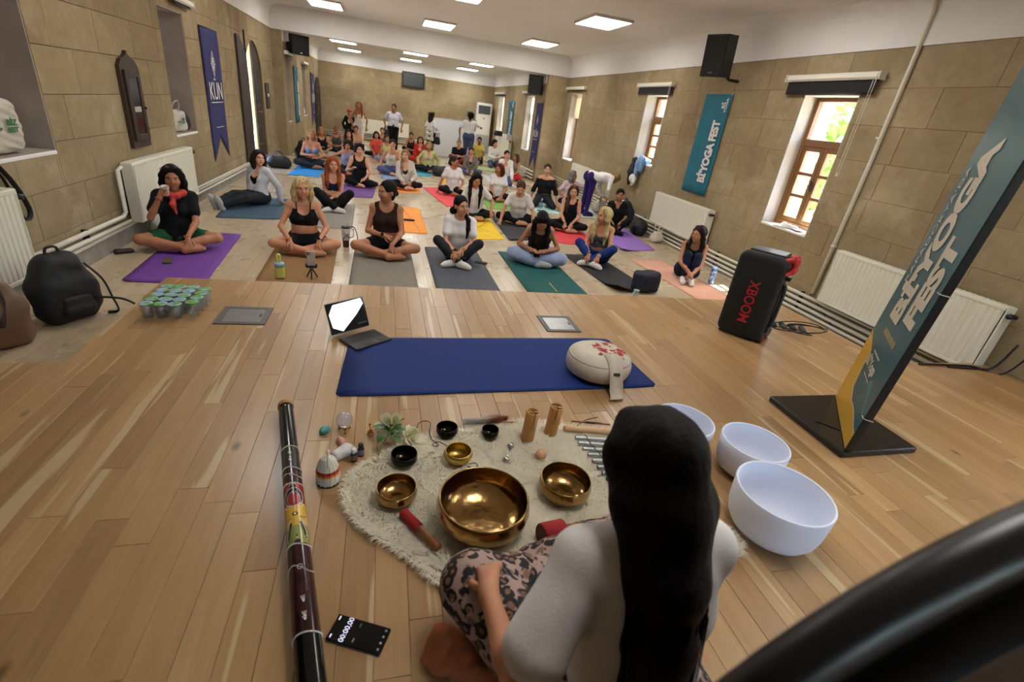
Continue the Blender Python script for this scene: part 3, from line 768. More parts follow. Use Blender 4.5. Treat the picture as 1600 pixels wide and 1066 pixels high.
for lf, sg, x0 in ((l1, 1, 0), (l2, 1, 0)):
    for i in range(5):
        for c in range(2):
            MB().box((.1+c*.27+.06, .25+i*.36, sg*.016), (.2, .28, .012), ch=.006).build('panel', DARKWOOD, lf)
MB().tube([(.06, 1.05, .03), (.06, 1.05, .08), (.1, 1.05, .09), (.16, 1.05, .09)], .012, 8).build('handle', M('brass_old', 'a08040', .3, 1), l1)
b_ = MB(); b_.box((.055, -wd/2-.02, 1.22), (.03, .05, 2.44), ch=.006); b_.build('door_post', DARKWOOD, droot)
# far arched door beside the end wall
dr2 = empty('door_2', (XL2+.015, 20.2, ZL), 0, 'dark arched door at the far end of the left wall', 'door'); dr2['kind'] = 'structure'
pf = arch_pts(1.35, 0, 1.35, 1.95); Mx = np.array([[0, 0, 1], [1, 0, 0], [0, 1, 0]], float)
MB().prism(pf, -.01, .035, 0, Mx).build('leaf', DARKWOOD, dr2)
for i in range(4):
    for s_ in (-1, 1): MB().box((.045, s_*.3, .25+i*.36), (.02, .45, .28), ch=.006).build('panel', DARKWOOD, dr2)
MB().box((.05, -.1, .95), (.03, .05, .2), ch=.006).build('handle', M('brass_old', 'a08040', .3, 1), dr2)

# ceiling light panels
PANEL = emit('led_panel', 'fffdf8', PANEL_STRENGTH)
LEDFR = M('led_frame', 'cfcac4', .5)
def panel(x, y, z, label, sx=.62, sy=.92, group='ceiling light panels'):
    r = empty('ceiling_light', (x, y, z), 0, label, 'ceiling light', group)
    f_ = MB()
    for s_ in (-1, 1): f_.box((s_*(sx/2+.01), 0, -.02), (.02, sy+.04, .045), ch=.004); f_.box((0, s_*(sy/2+.01), -.02), (sx, .02, .045), ch=.004)
    f_.build('frame', LEDFR, r)
    MB().box((0, 0, -.028), (sx, sy, .025), ch=.008).build('diffuser', PANEL, r)
nx = {3.43: 'right', 1.12: 'middle', -1.19: 'left'}
for y, yn in ((12.45, 'of the row just before the beam'), (8.77, 'of the second row from the stage'), (5.05, 'of the row nearest the stage'), (1.4, 'added unseen above the stage to brighten it')):
    for x in nx if y > 2 else (1.12, 3.43): panel(x, y, ZC, 'bright rectangular ceiling light, %s one %s' % (nx[x], yn))  # the pair above the stage is unseen, added to brighten the foreground
for y, yn in ((17.1, 'of the far bay, front row'), (20.1, 'of the far bay, back row')):
    for x, n_ in ((2.92, 'right'), (.90, 'middle'), (-1.17, 'left')): panel(x, y-.15, ZC2, 'bright rectangular ceiling light, %s one %s' % (n_, yn), .7, .75)

# outside: ground and leafy trees beyond the right windows
m = MB(); m.box((12, 8, -1.0), (13.2, 40, .1)); tag(m.build('ground', M('outside_gravel', 'c2b9a6', .9, var=.2, scale=3, bump=.3)), 'pale gravel ground outside the right windows', 'ground', kind='structure')
m = MB(); m.box((-9.5, 8, -1.0), (12.8, 40, .1)); tag(m.build('ground', M('outside_gravel', 'c2b9a6', .9, var=.2, scale=3, bump=.3)), 'pale gravel yard outside the left door', 'ground', kind='structure')
LEAFG = M('leaf_green', '6f9440', .6, var=.35, scale=2); BARK = M('bark', '6a5644', .9, var=.2, bump=.5)
def tree(loc, hgt, rad, label, seed):
    root = empty('tree', loc, 0, label, 'tree', 'trees outside the right windows'); r = np.random.default_rng(seed)
    b = MB(); b.tube([(0, 0, 0), (.1, .05, hgt*.5), (0, .1, hgt*.75)], [.13, .09, .05], 8)
    for k in range(6):
        a = k*1.05; b.tube([(0, .05, hgt*.45+.1*k), (math.cos(a)*rad*.6, math.sin(a)*rad*.6, hgt*.6+.12*k)], [.05, .015], 6)
    b.build('trunk', BARK, root)
    n = 1500; p = r.normal(size=(n, 3)); p /= np.linalg.norm(p, axis=1)[:, None]; p *= (r.uniform(.3, 1, n)**.5)[:, None]*np.array([rad, rad, rad*1.1]); p[:, 2] += hgt*.72
    d = r.normal(size=(n, 3)); d /= np.linalg.norm(d, axis=1)[:, None]; e = np.cross(d, r.normal(size=(n, 3))); e /= np.linalg.norm(e, axis=1)[:, None]
    s_ = r.uniform(.08, .15, n)[:, None]
    v = np.stack([p-d*s_, p+e*s_*.45, p+d*s_, p-e*s_*.45], 1).reshape(-1, 3)
    mb = MB(); mb.add(v, np.arange(4*n).reshape(n, 4).tolist(), 0, False); o = mb.build('foliage', LEAFG, root); tag(o, kind='stuff')
tree((8.2, 7.0, -.95), 3.4, 1.3, 'leafy green tree outside the nearest right window', 1)
tree((8.6, 12.6, -.95), 3.2, 1.2, 'leafy green tree outside the window with belongings', 2)
tree((9.0, 19.5, -.95), 3.3, 1.4, 'leafy green tree outside the window before the far bay', 3)
# ------------------------------------------------------------------ props on the walls
NAVY = M('navy_cloth', '1d2058', .8, var=.1, scale=6, bump=.15)
TEAL = M('teal_cloth', '0f6679', .8, var=.12, scale=5, bump=.15)
WHITEINK = M('white_print', 'd9d3d0', .7, var=.02)
def cloth_grid(w, h, nx_, ny, fn, tail=0.0):
    """hanging cloth, local x = width, z up, y = out of the wall; optional swallow tail at the foot"""
    v = []; f = []
    for j in range(ny+1):
        for i in range(nx_+1):
            u, t = i/nx_, j/ny
            bot = -h + (tail*(1-abs(2*u-1)) if tail else 0)
            z = bot*t; v.append(((u-.5)*w, fn(u, t), z))
    k = nx_+1
    for j in range(ny):
        for i in range(nx_): f.append((j*k+i, (j+1)*k+i, (j+1)*k+i+1, j*k+i+1))
    n = len(v); v2 = [(a, b+.004, c) for a, b, c in v]
    f2 = [tuple(x+n for x in q[::-1]) for q in f]
    edge = [i for i in range(k)]+[j*k+k-1 for j in range(1, ny+1)]+[ny*k+i for i in range(k-2, -1, -1)]+[j*k for j in range(ny-1, 0, -1)]
    f3 = [(edge[i], edge[(i+1) % len(edge)], edge[(i+1) % len(edge)]+n, edge[i]+n) for i in range(len(edge))]
    return MB().add(v+v2, f+f2+f3)
def sunburst(root, zc, r, mat, y=-.012, kx=.62):
    m = MB()
    for i in range(16):
        a = 2*math.pi*i/16; rr = r*(1.0 if i % 4 == 0 else .8 if i % 2 == 0 else .62)
        d = np.array([math.sin(a)*kx, 0, math.cos(a)]); p = np.array([math.cos(a)*kx, 0, -math.sin(a)])*.06*r*2
        b0 = np.array([0, y, zc])+d*r*.18; b1 = np.array([0, y, zc])+d*rr
        m.add([b0-p*.4, b0+p*.4, b1+p*.55, b1-p*.55], [(0, 1, 2, 3)], 0, False)
    # diamond outline
    q = [(0, 1.12), (.62, .1), (0, -1.12), (-.62, .1)]
    for i in range(4):
        a, b = np.array(q[i]), np.array(q[(i+1) % 4]); t = (b-a)/np.linalg.norm(b-a); nn = np.array([-t[1], t[0]])*.03
        m.add([(x*r, y-.0005, zc+z*r) for x, z in (a+nn, b+nn, b-nn, a-nn)], [(0, 1, 2, 3)], 0, False)
    m.build('emblem', mat, root)
def kun_banner(loc, face, w, h, label, seed=0):
    a = math.atan2(face[1], face[0])+math.pi/2
    root = empty('swallowtail_banner', loc, a, label, 'banner')
    fn = lambda u, t: -.016+.005*math.sin(u*5+seed+t*3)*t-.004*math.sin(t*6+seed)
    cloth_grid(w, h, 10, 20, fn, tail=h*.19).build('cloth', NAVY, root)
    MB().tube([(-w/2-.015, -.014, .005), (w/2+.015, -.014, .005)], .008, 8).build('rod', DARKMETAL, root)
    sunburst(root, -h*.25, w*.19, WHITEINK, -.028)
    text('lettering', 'KÜN', w*.42, WHITEINK, frame((0, -.028, -h*.46), (1, 0, 0), (0, 0, 1)), root, sx=.88)
    for z, ww, tz in ((-h*.54, .70, .02), (-h*.735, .46, .014)): MB().box((0, -.027, z), (w*ww, .002, tz*.5)).build('small_print', WHITEINK, root)
    return root
kun_banner((XL+.004, 9.17, 1.90), (1, 0), .82, 1.80, 'large navy swallowtail banner with white emblem on the left wall before the open door', 0)
kun_banner((XL2+.004, 19.0, 1.68), (1, 0), .85, 1.55, 'navy swallowtail banner at the far end of the left wall beside the dark arched door', 1)
kun_banner((XR2-.004, 14.3, 1.70), (-1, 0), .60, 1.72, 'navy swallowtail banner on the right wall of the far bay between two windows', 2)
def fest_banner(loc, face, w, h, label, seed=0, small=True):
    a = math.atan2(face[1], face[0])+math.pi/2
    root = empty('festival_banner', loc, a, label, 'banner')
    fn = lambda u, t: -.018+.007*math.sin(u*7+seed)*(.3+t*.5)
    cloth_grid(w, h, 14, 10, fn).build('cloth', TEAL, root)
    for sx in (-1, 1): MB().ell((sx*(w/2-.015), -.02, -.01), .011, 5).build('eyelet', CHROME, root)
    s_ = w*.36
    text('lettering', "Bİ'YOGA FEST", s_, WHITEINK, frame((w*.24, -.034, -h*.56), (0, 0, 1), (-1, 0, 0)), root, offset=.012, spacing=.95, sx=h*.78/(s_*7.6))
    text('lettering', 'Bİ', w*.13, WHITEINK, frame((w*.30, -.034, -h*.105), (0, 0, 1), (-1, 0, 0)), root, offset=.003)
    text('lettering', 'YOGA', w*.10, WHITEINK, frame((w*.40, -.034, -h*.105), (0, 0, 1), (-1, 0, 0)), root, offset=.002)
    return root
fest_banner((XR-.004, 7.06, 2.0), (-1, 0), .66, 1.42, 'teal festival banner with white vertical lettering between the two brown windows', 0)
fest_banner((XR2-.004, 17.7, 1.74), (-1, 0), .8, 1.30, 'teal festival banner on the far bay right wall between curtained windows', 1)
fest_banner((XL2+.004, 15.6, 1.74), (1, 0), .62, 1.36, 'teal festival banner on the left wall of the far bay', 2)

# dark wall cabinet with ogee top on the left wall
root = empty('wall_cabinet', (XL+.002, 6.32, .53), math.pi/2, 'dark brown narrow wall cabinet with pointed top and glazed door, above the left radiator', 'cabinet')
w = .42; poly = [(-w/2, 0), (w/2, 0), (w/2, .76)]+[(w/2*(1-.30*t)-.0, .76+.06*t) for t in (.5, 1)]+[(.07, .845), (.02, .87), (0, .90), (-.02, .87), (-.07, .845)]+[(-w/2*(1-.30*t), .76+.06*t) for t in (1, .5)]+[(-w/2, .76)]
Mx = np.array([[1, 0, 0], [0, 0, -1], [0, 1, 0]], float)
CABW = wood_mat('cabinet_wood', ['231712', '32241c', '3f2e24'], .5, (14, 14, 2), .3)
MB().prism(poly, .0, .035, 0, Mx).build('back_board', CABW, root)
door = MB()
for sx in (-1, 1): door.box((sx*.135, -.047, .40), (.06, .022, .66), ch=.004)
for z in (.10, .70): door.box((0, -.047, z), (.21, .022, .06), ch=.004)
dd = door.build('door', CABW, root)
MB().box((0, -.046, .40), (.21, .006, .55)).build('pane', M('dark_glass', '1b1d20', .08, var=.3, scale=3), dd)
MB().box((0, -.0495, .37), (.15, .001, .05)).build('paper', M('paper_slip', 'a8a49a', .8), dd)
MB().ell((.15, -.065, .38), .012, 6).build('knob', DARKMETAL, dd)
root = empty('notice_plaque', (XL+.004, 12.97, .75), math.pi/2, 'small dark plaque with white mark on the left wall after the door', 'plaque')
MB().box((0, -.014, .26), (.34, .024, .52), ch=.006).build('board', CABW, root); MB().ell((.0, -.03, .27), (.07, .012, .045), 6).build('white_mark', WHITEINK, root)

# loudspeakers on brackets
SPK = M('speaker_black', '111213', .55, var=.1, bump=.1, bscale=300)
GRILL = M('speaker_grille', '0c0d0d', .7, var=.15, scale=200)
def loudspeaker(loc, rz, tilt, size, label, mount):
    root = empty('wall_loudspeaker', loc, rz, label, 'loudspeaker')
    w, d, h = size; R = rotx(tilt)
    body = MB(); poly = [(-w/2, -d/2), (w/2, -d/2), (w/2*.75, d/2), (-w/2*.75, d/2)]
    body.prism(poly, -h/2, h/2, 0, R); body.build('cabinet', SPK, root)
    g = MB(); g.box((0, -d/2-.008, 0), (w-.03, .012, h-.04), ch=.004); o = g.build('grille', GRILL, root); o.rotation_euler = (tilt, 0, 0)
    lo = MB(); lo.box((0, -d/2-.015, -h/2+.05), (.05, .004, .02)); o = lo.build('badge', CHROME, root); o.rotation_euler = (tilt, 0, 0)
    a = MB(); mx_, my_, mz_ = mount
    a.tube([(0, d/2*.7, -h*.3), (mx_*.4, my_*.6, mz_), (mx_, my_, mz_)], .02, 8); a.build('arm', BLACKPL, root)
    p = MB(); p.box((mx_, my_, mz_), (.1, .05, .24), ch=.006); o = p.build('wall_plate', BLACKPL, root)
    return root
loudspeaker((4.36, 6.66, 2.40), math.radians(-78+12), math.radians(6), (.32, .29, .49), 'large black loudspeaker on a bracket high on the right wall above the teal banner', (.12, .47, -.24))
loudspeaker((3.98, 14.22, 2.14), math.radians(-35), math.radians(4), (.36, .30, .46), 'small black loudspeaker under the beam on the right of the far bay', (.12, .2, -.12))
loudspeaker((-2.02, 14.35, 2.18), math.radians(30), math.radians(4), (.40, .34, .42), 'black loudspeaker under the beam on the left of the far bay', (-.14, .22, -.08))

# hanging screen, cooling tower, whiteboard
root = empty('wall_screen', (1.05, YB-.02, 1.78), 0, 'black flat screen hung high on the end wall', 'screen')
MB().box((0, -.05, .22), (.82, .06, .52), ch=.01).build('casing', BLACKPL, root); MB().box((0, -.083, .22), (.72, .006, .42)).build('display', M('screen_off', '3a3d3f', .35, var=.05), root)
MB().box((0, -.005, .25), (.3, .03, .3)).build('bracket', DARKMETAL, root)
root = empty('cooling_tower', (3.78, 20.6, ZL), math.radians(-4), 'tall white standing air conditioner in the far right corner', 'air conditioner')
WHITEPL = M('white_plastic', 'd6d5d0', .4, var=.02)
MB().box((0, 0, .95), (.58, .34, 1.9), ch=.02).build('body', WHITEPL, root)
g = MB(); g.box((0, -.175, 1.66), (.46, .012, .30), ch=.004)
for i in range(8): g.box((0, -.183, 1.54+.035*i), (.44, .01, .012))
g.build('outlet_grille', M('ac_grille', '4a4d50', .5), root)
g = MB(); g.box((0, -.175, .42), (.5, .012, .7), ch=.004)
for i in range(14): g.box((0, -.183, .12+.045*i), (.46, .008, .014))
g.build('intake_grille', M('ac_intake', 'a3a6a6', .5), root)
MB().box((.0, -.178, 1.36), (.05, .01, .05), ch=.003).build('emblem', M('ac_emblem', '5c4a48', .4), root)
root = empty('white_board', (2.29, 17.95, ZL), math.radians(2), 'plain white standing board behind the seated group', 'board')
MB().box((0, 0, .63), (1.42, .03, 1.17), ch=.004).build('panel', M('board_white', 'd4d5d8', .35, var=.02), root)
for z in (.035, 1.225): MB().box((0, 0, z), (1.44, .04, .03), ch=.004).build('rail', M('board_rail', 'b4b5b8', .4), root)
for sx in (-1, 1): MB().box((sx*.6, .02, .01), (.05, .3, .02), ch=.004).build('foot', M('board_rail', 'b4b5b8', .4), root)

# ------------------------------------------------------------------ mats on the lower floor
def mat_thing(pts, col, label, name='yoga_mat', z=ZL, th=.006, curl=None, lines=None, rough=.75, bump=.25, border=None):
    """pts: near-left, near-right, far-right, far-left"""
    P = [np.array(p, float) for p in pts]; c = sum(P)/4
    v = []; f = []; nx_, ny = 10, 22
    for lay in (0, 1):
        for j in range(ny+1):
            for i in range(nx_+1):
                u, t = i/nx_, j/ny
                q = P[0]*(1-u)*(1-t)+P[1]*u*(1-t)+P[2]*u*t+P[3]*(1-u)*t-c
                # rounded corners
                if i in (0, nx_) and j in (0, ny): q = q*.975
                h = th*(1-lay)+.0008*math.sin(u*9+t*7)*(1-lay)
                if curl:
                    cu, ct, cr, ch_ = curl; d = math.hypot((u-cu), (t-ct)*2.4)
                    if d < cr: h += ch_*(1-d/cr)**2
                v.append((q[0], q[1], h+.0006))
    k = nx_+1; n = k*(ny+1)
    for j in range(ny):
        for i in range(nx_):
            a = j*k+i; f.append((a, a+1, a+k+1, a+k)); f.append((n+a, n+a+k, n+a+k+1, n+a+1))
    edge = [i for i in range(k)]+[j*k+k-1 for j in range(1, ny+1)]+[ny*k+i for i in range(k-2, -1, -1)]+[j*k for j in range(ny-1, 0, -1)]
    f += [(edge[(i+1) % len(edge)], edge[i], edge[i]+n, edge[(i+1) % len(edge)]+n) for i in range(len(edge))]
    m = M('mat_'+col, col, rough, var=.07, scale=9, bump=bump, bscale=220, spec=.3)
    o = MB().add(v, f).build(name, m, None, (c[0], c[1], z)); tag(o, label, 'yoga mat')
    if lines:
        lm = M('matline_'+lines[0], lines[0], .8)
        for a, b in lines[1]:
            def pt(u, t): q = P[0]*(1-u)*(1-t)+P[1]*u*(1-t)+P[2]*u*t+P[3]*(1-u)*t-c; return (q[0], q[1], th+.0024)
            A, B = np.array(pt(*a)), np.array(pt(*b)); d = B-A; d /= np.linalg.norm(d); nn = np.array([-d[1], d[0], 0])*.006
            MB().add([A-nn, B-nn, B+nn, A+nn], [(0, 1, 2, 3)], 0, False).build('guide_line', lm, o)
    return o
mat_thing([(-1.12, 4.3), (-.46, 4.3), (-.52, 6.18), (-1.17, 6.14)], '8d6a45', 'tan cork mat under the smiling blonde woman', rough=.8)
mat_thing([(-.31, 4.25), (.36, 4.25), (.33, 6.12), (-.32, 6.12)], '7d766b', 'taupe mat under the woman with the bun')
mat_thing([(.53, 4.45), (1.20, 4.45), (1.19, 6.14), (.52, 6.17)], '50535a', 'charcoal mat under the woman with ponytail in front row')
mat_thing([(1.50, 4.45), (2.19, 4.48), (2.18, 6.0), (1.49, 6.18)], '1a5350', 'dark green mat under the woman looking at her phone', lines=('b59a5a', [((.5, .12), (.5, .3))]))
mat_thing([(2.58, 4.72), (3.12, 4.80), (2.98, 6.3), (2.44, 6.22)], '2b2b2d', 'black mat curling at its corner beside the navy bag', curl=(.0, .0, .8, .09))
mat_thing([(3.58, 4.45), (4.16, 4.5), (4.05, 6.25), (3.48, 6.2)], 'd3a18b', 'salmon pink mat under the woman hugging her knees')
mat_thing([(-2.12, 4.48), (-1.5, 4.48), (-1.60, 6.20), (-2.22, 6.17)], '6c3d92', 'purple mat under the woman sipping from a cup', curl=(0, 0, .3, .012))
mat_thing([(-2.08, 6.92), (-1.34, 7.06), (-1.46, 8.5), (-2.2, 8.3)], '3c5468', 'slate blue mat under the woman in the grey shirt')
mat_thing([(-.98, 6.76), (-.40, 6.86), (-.44, 8.5), (-1.02, 8.4)], '8d877e', 'grey mat under the red-haired woman in the navy bra top')
mat_thing([(-.78, 9.06), (-.18, 9.18), (-.12, 10.9), (-.74, 10.8)], '6a4586', 'violet mat under the curly-haired woman in black')
mat_thing([(.08, 10.02), (.74, 10.2), (.75, 11.7), (.13, 11.5)], 'ee8a35', 'orange mat under the woman in the beige cardigan')
mat_thing([(-.03, 6.83), (.62, 6.84), (.61, 8.62), (-.03, 8.58)], 'f39a45', 'empty orange mat behind the woman with the bun', lines=('c9752b', [((.15, .05), (.45, .95)), ((.85, .05), (.55, .95))]))
mat_thing([(1.12, 8.95), (1.66, 9.4), (1.35, 11.2), (.82, 10.9)], 'e04f55', 'coral red mat under the woman leaning on one arm')
mat_thing([(1.14, 6.7), (1.74, 6.82), (1.78, 8.4), (1.18, 8.35)], 'efc632', 'yellow mat with printed guide lines under the long-haired woman', lines=('b98f1f', [((.1, .15), (.9, .75)), ((.9, .15), (.1, .75)), ((.3, .1), (.7, .1)), ((.3, .3), (.75, .3)), ((.3, .5), (.7, .5))]))
mat_thing([(1.80, 6.78), (2.32, 6.95), (2.34, 8.55), (1.84, 8.45)], '3a3a3d', 'dark grey mat under the woman bending forward in a white tee', curl=(.2, 0, .4, .02))
mat_thing([(1.9, 9.12), (2.5, 9.2), (2.6, 10.7), (2.05, 10.6)], '6ea045', 'green mat under the red-haired woman in a white tee')
mat_thing([(2.82, 9.2), (3.45, 9.2), (3.5, 10.6), (2.9, 10.6)], 'a9d2cf', 'pale aqua mat under the kneeling woman in black')
mat_thing([(2.58, 6.86), (3.2, 6.75), (3.4, 8.2), (2.75, 8.3)], 'd54048', 'bright red mat under the woman in the black racer tank')
mat_thing([(3.56, 6.6), (4.24, 6.8), (4.42, 8.4), (3.78, 8.3)], '9670c4', 'lilac mat with a curled edge near the right radiator', curl=(0, .0, .5, .04))
mat_thing([(3.73, 9.1), (4.25, 9.15), (4.6, 10.6), (4.1, 10.6)], 'bcd2c8', 'pale mint mat with a dark phone on it behind the bending woman')
mat_thing([(-1.86, 10.9), (-1.23, 11.0), (-1.28, 12.7), (-1.86, 12.5)], '2b80b8', 'bright blue mat under the woman in the blue bandeau')
mat_thing([(.80, 12.65), (1.15, 12.7), (1.4, 14.3), (.85, 14.3)], '3a93ab', 'turquoise mat under the woman in the yellow cardigan')
mat_thing([(1.32, 11.5), (1.5, 11.5), (1.95, 13.0), (1.5, 13.0)], 'e3ab3e', 'ochre mat showing behind the woman leaning on one arm')
mat_thing([(-.95, 11.1), (-.45, 11.2), (-.5, 12.8), (-1.0, 12.7)], 'e2583e', 'orange red mat under the woman with arms spread')
mat_thing([(2.6, 12.3), (3.3, 12.4), (3.3, 14.1), (2.7, 14.1)], 'c5d0da', 'pale grey-blue mat in front of the seated man in grey')
mat_thing([(-.05, 11.6), (.35, 11.65), (.4, 13.1), (0, 13.1)], '7d93b4', 'dusty blue mat under the woman in the halter top')
mat_thing([(2.5, 15.4), (3.5, 15.5), (3.5, 16.2), (2.5, 16.2)], '9db778', 'light green mat behind the seated man in grey')

# ------------------------------------------------------------------ belongings on the lower floor
def phone(loc, rz, label, scr='0b0c10', size=(.075, .155), name='phone', body='17181b'):
    r = empty(name, loc, rz, label, 'phone')
    MB().box((0, 0, .005), (size[0], size[1], .009), ch=.0035).build('case', M('phone_body_'+body, body, .4), r)
    MB().box((0, 0, .0098), (size[0]-.006, size[1]-.006, .0012)).build('screen', M('phone_screen_'+scr, scr, .08), r); return r
phone((1.16, 5.57, ZL+.008), 1.1, 'dark phone lying on the charcoal mat by the ponytail woman')
phone((-1.97, 5.06, ZL+.008), .25, 'dark phone lying on the purple mat', '4f5148')
phone((3.05, 9.35, ZL+.008), 1.3, 'dark phone on the pale aqua mat beside a clear bottle')
phone((4.12, 9.5, ZL+.008), 1.2, 'dark phone on the pale mint mat')
r = empty('eyeglass_case', (.39, 7.56, ZL+.008), 0, 'slim dark spectacles case on the empty orange mat', 'case')
s_ = Sdf().cap((-.07, 0, .014), (.07, 0, .014), .017, .017); sdf_obj('shell', s_, .006, M('case_brown', '3a1e17', .5), r); MB().tube([(-.08, -.012, .0165), (.08, -.012, .0165)], .002, 5).build('seam', DARKMETAL, r)
# travel tumbler
r = empty('travel_tumbler', (-.42, 5.95, ZL), .3, 'white and brown handled tumbler with straw lid between the two front women', 'tumbler')
MB().lathe([(0, 0), (.034, 0), (.036, .005), (.037, .085)], 24).build('base_sleeve', M('tumbler_brown', '4a2a20', .6), r)
MB().lathe([(.037, .085), (.042, .1), (.049, .2), (.049, .235), (.045, .24), (0, .24)], 24).build('body', M('tumbler_white', 'd9d3cb', .3), r)
MB().lathe([(.05, .225), (.05, .245), (.046, .252), (.03, .256), (0, .257)], 24).build('lid', M('tumbler_lid', '3a2a26', .35), r)
MB().tube([(.012, 0, .25), (.016, 0, .30)], .005, 8).build('straw', M('clear_straw', 'c9cac8', .2), r)
MB().tube([(.045, 0, .215), (.085, 0, .215), (.09, 0, .2), (.088, 0, .13), (.075, 0, .115), (.044, 0, .115)], .007, 8).build('handle', M('tumbler_white', 'd9d3cb', .3), r)
MB().tube([(.05, .01, .24), (.1, 0, .23), (.13, -.02, .12), (.12, -.03, .03), (.1, -.02, .008)], .005, 6).build('strap', M('strap_brown', '2e2320', .7), r)
for z0_, z1_ in ((.09, .2), (.2, .1)): MB().tube([(.043*math.cos(a), .043*math.sin(a)*1.02, z0_+(z1_-z0_)*i/8) for i, a in enumerate(np.linspace(-2.9, -.4, 9))], .0045, 5).build('strap', M('strap_brown', '2e2320', .7), r)
# lime perfume-like bottle with blue lid
r = empty('lime_bottle', (-.93, 4.72, ZL+.007), .2, 'lime yellow bottle with light blue lid and tall loop at the stage edge', 'bottle')
LIME = M('lime_plastic', 'c9d36a', .3); 
MB().box((0, 0, .06), (.085, .06, .12), ch=.014).build('body', LIME, r)
MB().lathe([(.0, .118), (.044, .118), (.044, .15), (.035, .158), (0, .158)], 20).build('lid', M('pale_blue_lid', '8fb3c6', .35), r)
MB().tube([(-.01, 0, .15), (-.016, 0, .22), (-.003, 0, .228), (.008, 0, .22), (.006, 0, .15)], .007, 6, flat=1.6).build('carry_loop', LIME, r)
# phone on mini tripod
r = empty('phone_on_tripod', (-.655, 4.75, ZL+.007), .08, 'white phone clamped upright on a small black tripod at the stage edge', 'phone')
MB().box((0, 0, .19), (.077, .010, .155), ch=.004).build('phone_back', M('phone_silver', 'b9b7b4', .3, .3), r)
isl = MB(); isl.box((-.018, -.0065, .248), (.034, .004, .036), ch=.0015)
isl = isl.build('camera_island', M('phone_silver2', '9d9b98', .3, .4), r)
for x, z in ((-.027, .257), (-.027, .239), (-.009, .248)): MB().lathe([(0, 0), (.0065, 0), (.0065, .003), (0, .003)], 12, (x, -.0085, z), 0, rotx(math.pi/2)).build('lens', BLACKPL, isl)
cl = MB(); cl.box((0, .002, .118), (.1, .025, .022), ch=.004)
for sx in (-1, 1): cl.box((sx*.045, -.004, .132), (.014, .03, .035), ch=.004)
cl.build('clamp', BLACKPL, r)
for k in range(3):
    a = k*2.094+.5; MB().tube([(0, 0, .11), (.055*math.cos(a), .055*math.sin(a), .006)], [.008, .006], 6).build('leg', BLACKPL, r)
# orange-less small things near the left wall
r = empty('wallet', (-2.40, 5.25, ZL), .6, 'small dark red pouch at the foot of the left wall', 'pouch')
sdf_obj('pouch', Sdf().cap((-.06, 0, .02), (.06, 0, .022), .024, .022).cap((-.05, .03, .02), (.05, .03, .02), .022), .009, M('dark_maroon', '2a1318', .6), r, .002); MB().tube([(-.07, -.012, .034), (.07, -.012, .036)], .003, 5).build('zip', DARKMETAL, r)
CANVAS = M('tote_canvas', 'b9b3a6', .85, var=.1, scale=10, bump=.3, bscale=200)
def soft_bag(loc, rz, size, mat, label, name='tote_bag', handles=True, seed=0, vox=.014, hm=None, cat='bag', slump=.0, noise=.006, boxy=0):
    r = empty(name, loc, rz, label, cat); w, d, h = size
    s = Sdf(); rr = d/2
    if boxy: s.box((0, 0, h*.5), (w/2, d/2, h*.5), boxy); handles_z = h
    if not boxy: s.line([(-w/2+rr, 0, rr*.9), (w/2-rr, 0, rr*.9)], [rr, rr], .05)
    if not boxy: s.line([(-w/2+rr, slump, h*.6), (w/2-rr*1.1, slump, h*.55)], [rr*.75, rr*.75], .08)
    if not boxy: s.line([(-w/2+rr*.9, slump*1.5, h-rr*.4), (w/2-rr*1.2, slump*1.5, h-rr*.5)], [rr*.4, rr*.4], .06)
    for sx in (-1, 1) if not boxy else (): s.line([(sx*(w/2-rr), 0, rr), (sx*(w/2-rr*1.05), slump, h*.6), (sx*(w/2-rr*1.1), slump*1.5, h-rr*.45)], [rr, rr*.75, rr*.42], .05)
    s.cut_plane((0, 0, 0.003), (0, 0, -1))
    sdf_obj('bag_body', s, vox, mat, r, noise, 24, seed=seed)
    if handles:
        for sy in (-1, 1): MB().tube([(-w*.2, sy*rr*.35+slump*1.4, h-.05), (-w*.2, sy*rr*.7+slump, h+.07), (0, sy*rr+slump, h+.12), (w*.2, sy*rr*.7+slump, h+.07), (w*.2, sy*rr*.35+slump*1.4, h-.05)], .011, 6, flat=.5).build('handle', hm or mat, r)
    return r
soft_bag((-2.30, 6.06, ZL), 1.3, (.34, .2, .22), M('white_canvas', 'c2bdb4', .85, var=.12, bump=.3), 'crumpled off-white tote slumped behind the woman sipping from a cup', handles=True, seed=2, noise=.018)
bag = soft_bag((2.97, 4.80, ZL+.005), .12, (.31, .17, .25), M('navy_nylon', '12162a', .7, var=.2, bump=.2), 'navy blue handbag standing on the black mat at the stage edge', 'handbag', False, 3, .011, boxy=.05)
MB().box((.03, .0, .235), (.14, .06, .02), ch=.005).build('paper', M('white_paper', 'd5d4d0', .8), bag)
MB().tube([(.13, 0, .2), (.17, -.02, .14), (.175, -.03, .06), (.15, -.02, .02)], .012, 6, flat=.4).build('strap', M('navy_strap', '1a2036', .7), bag)
MB().box((.02, -.088, .12), (.16, .006, .1), ch=.002).build('front_pocket', M('navy_nylon', '12162a', .7), bag)
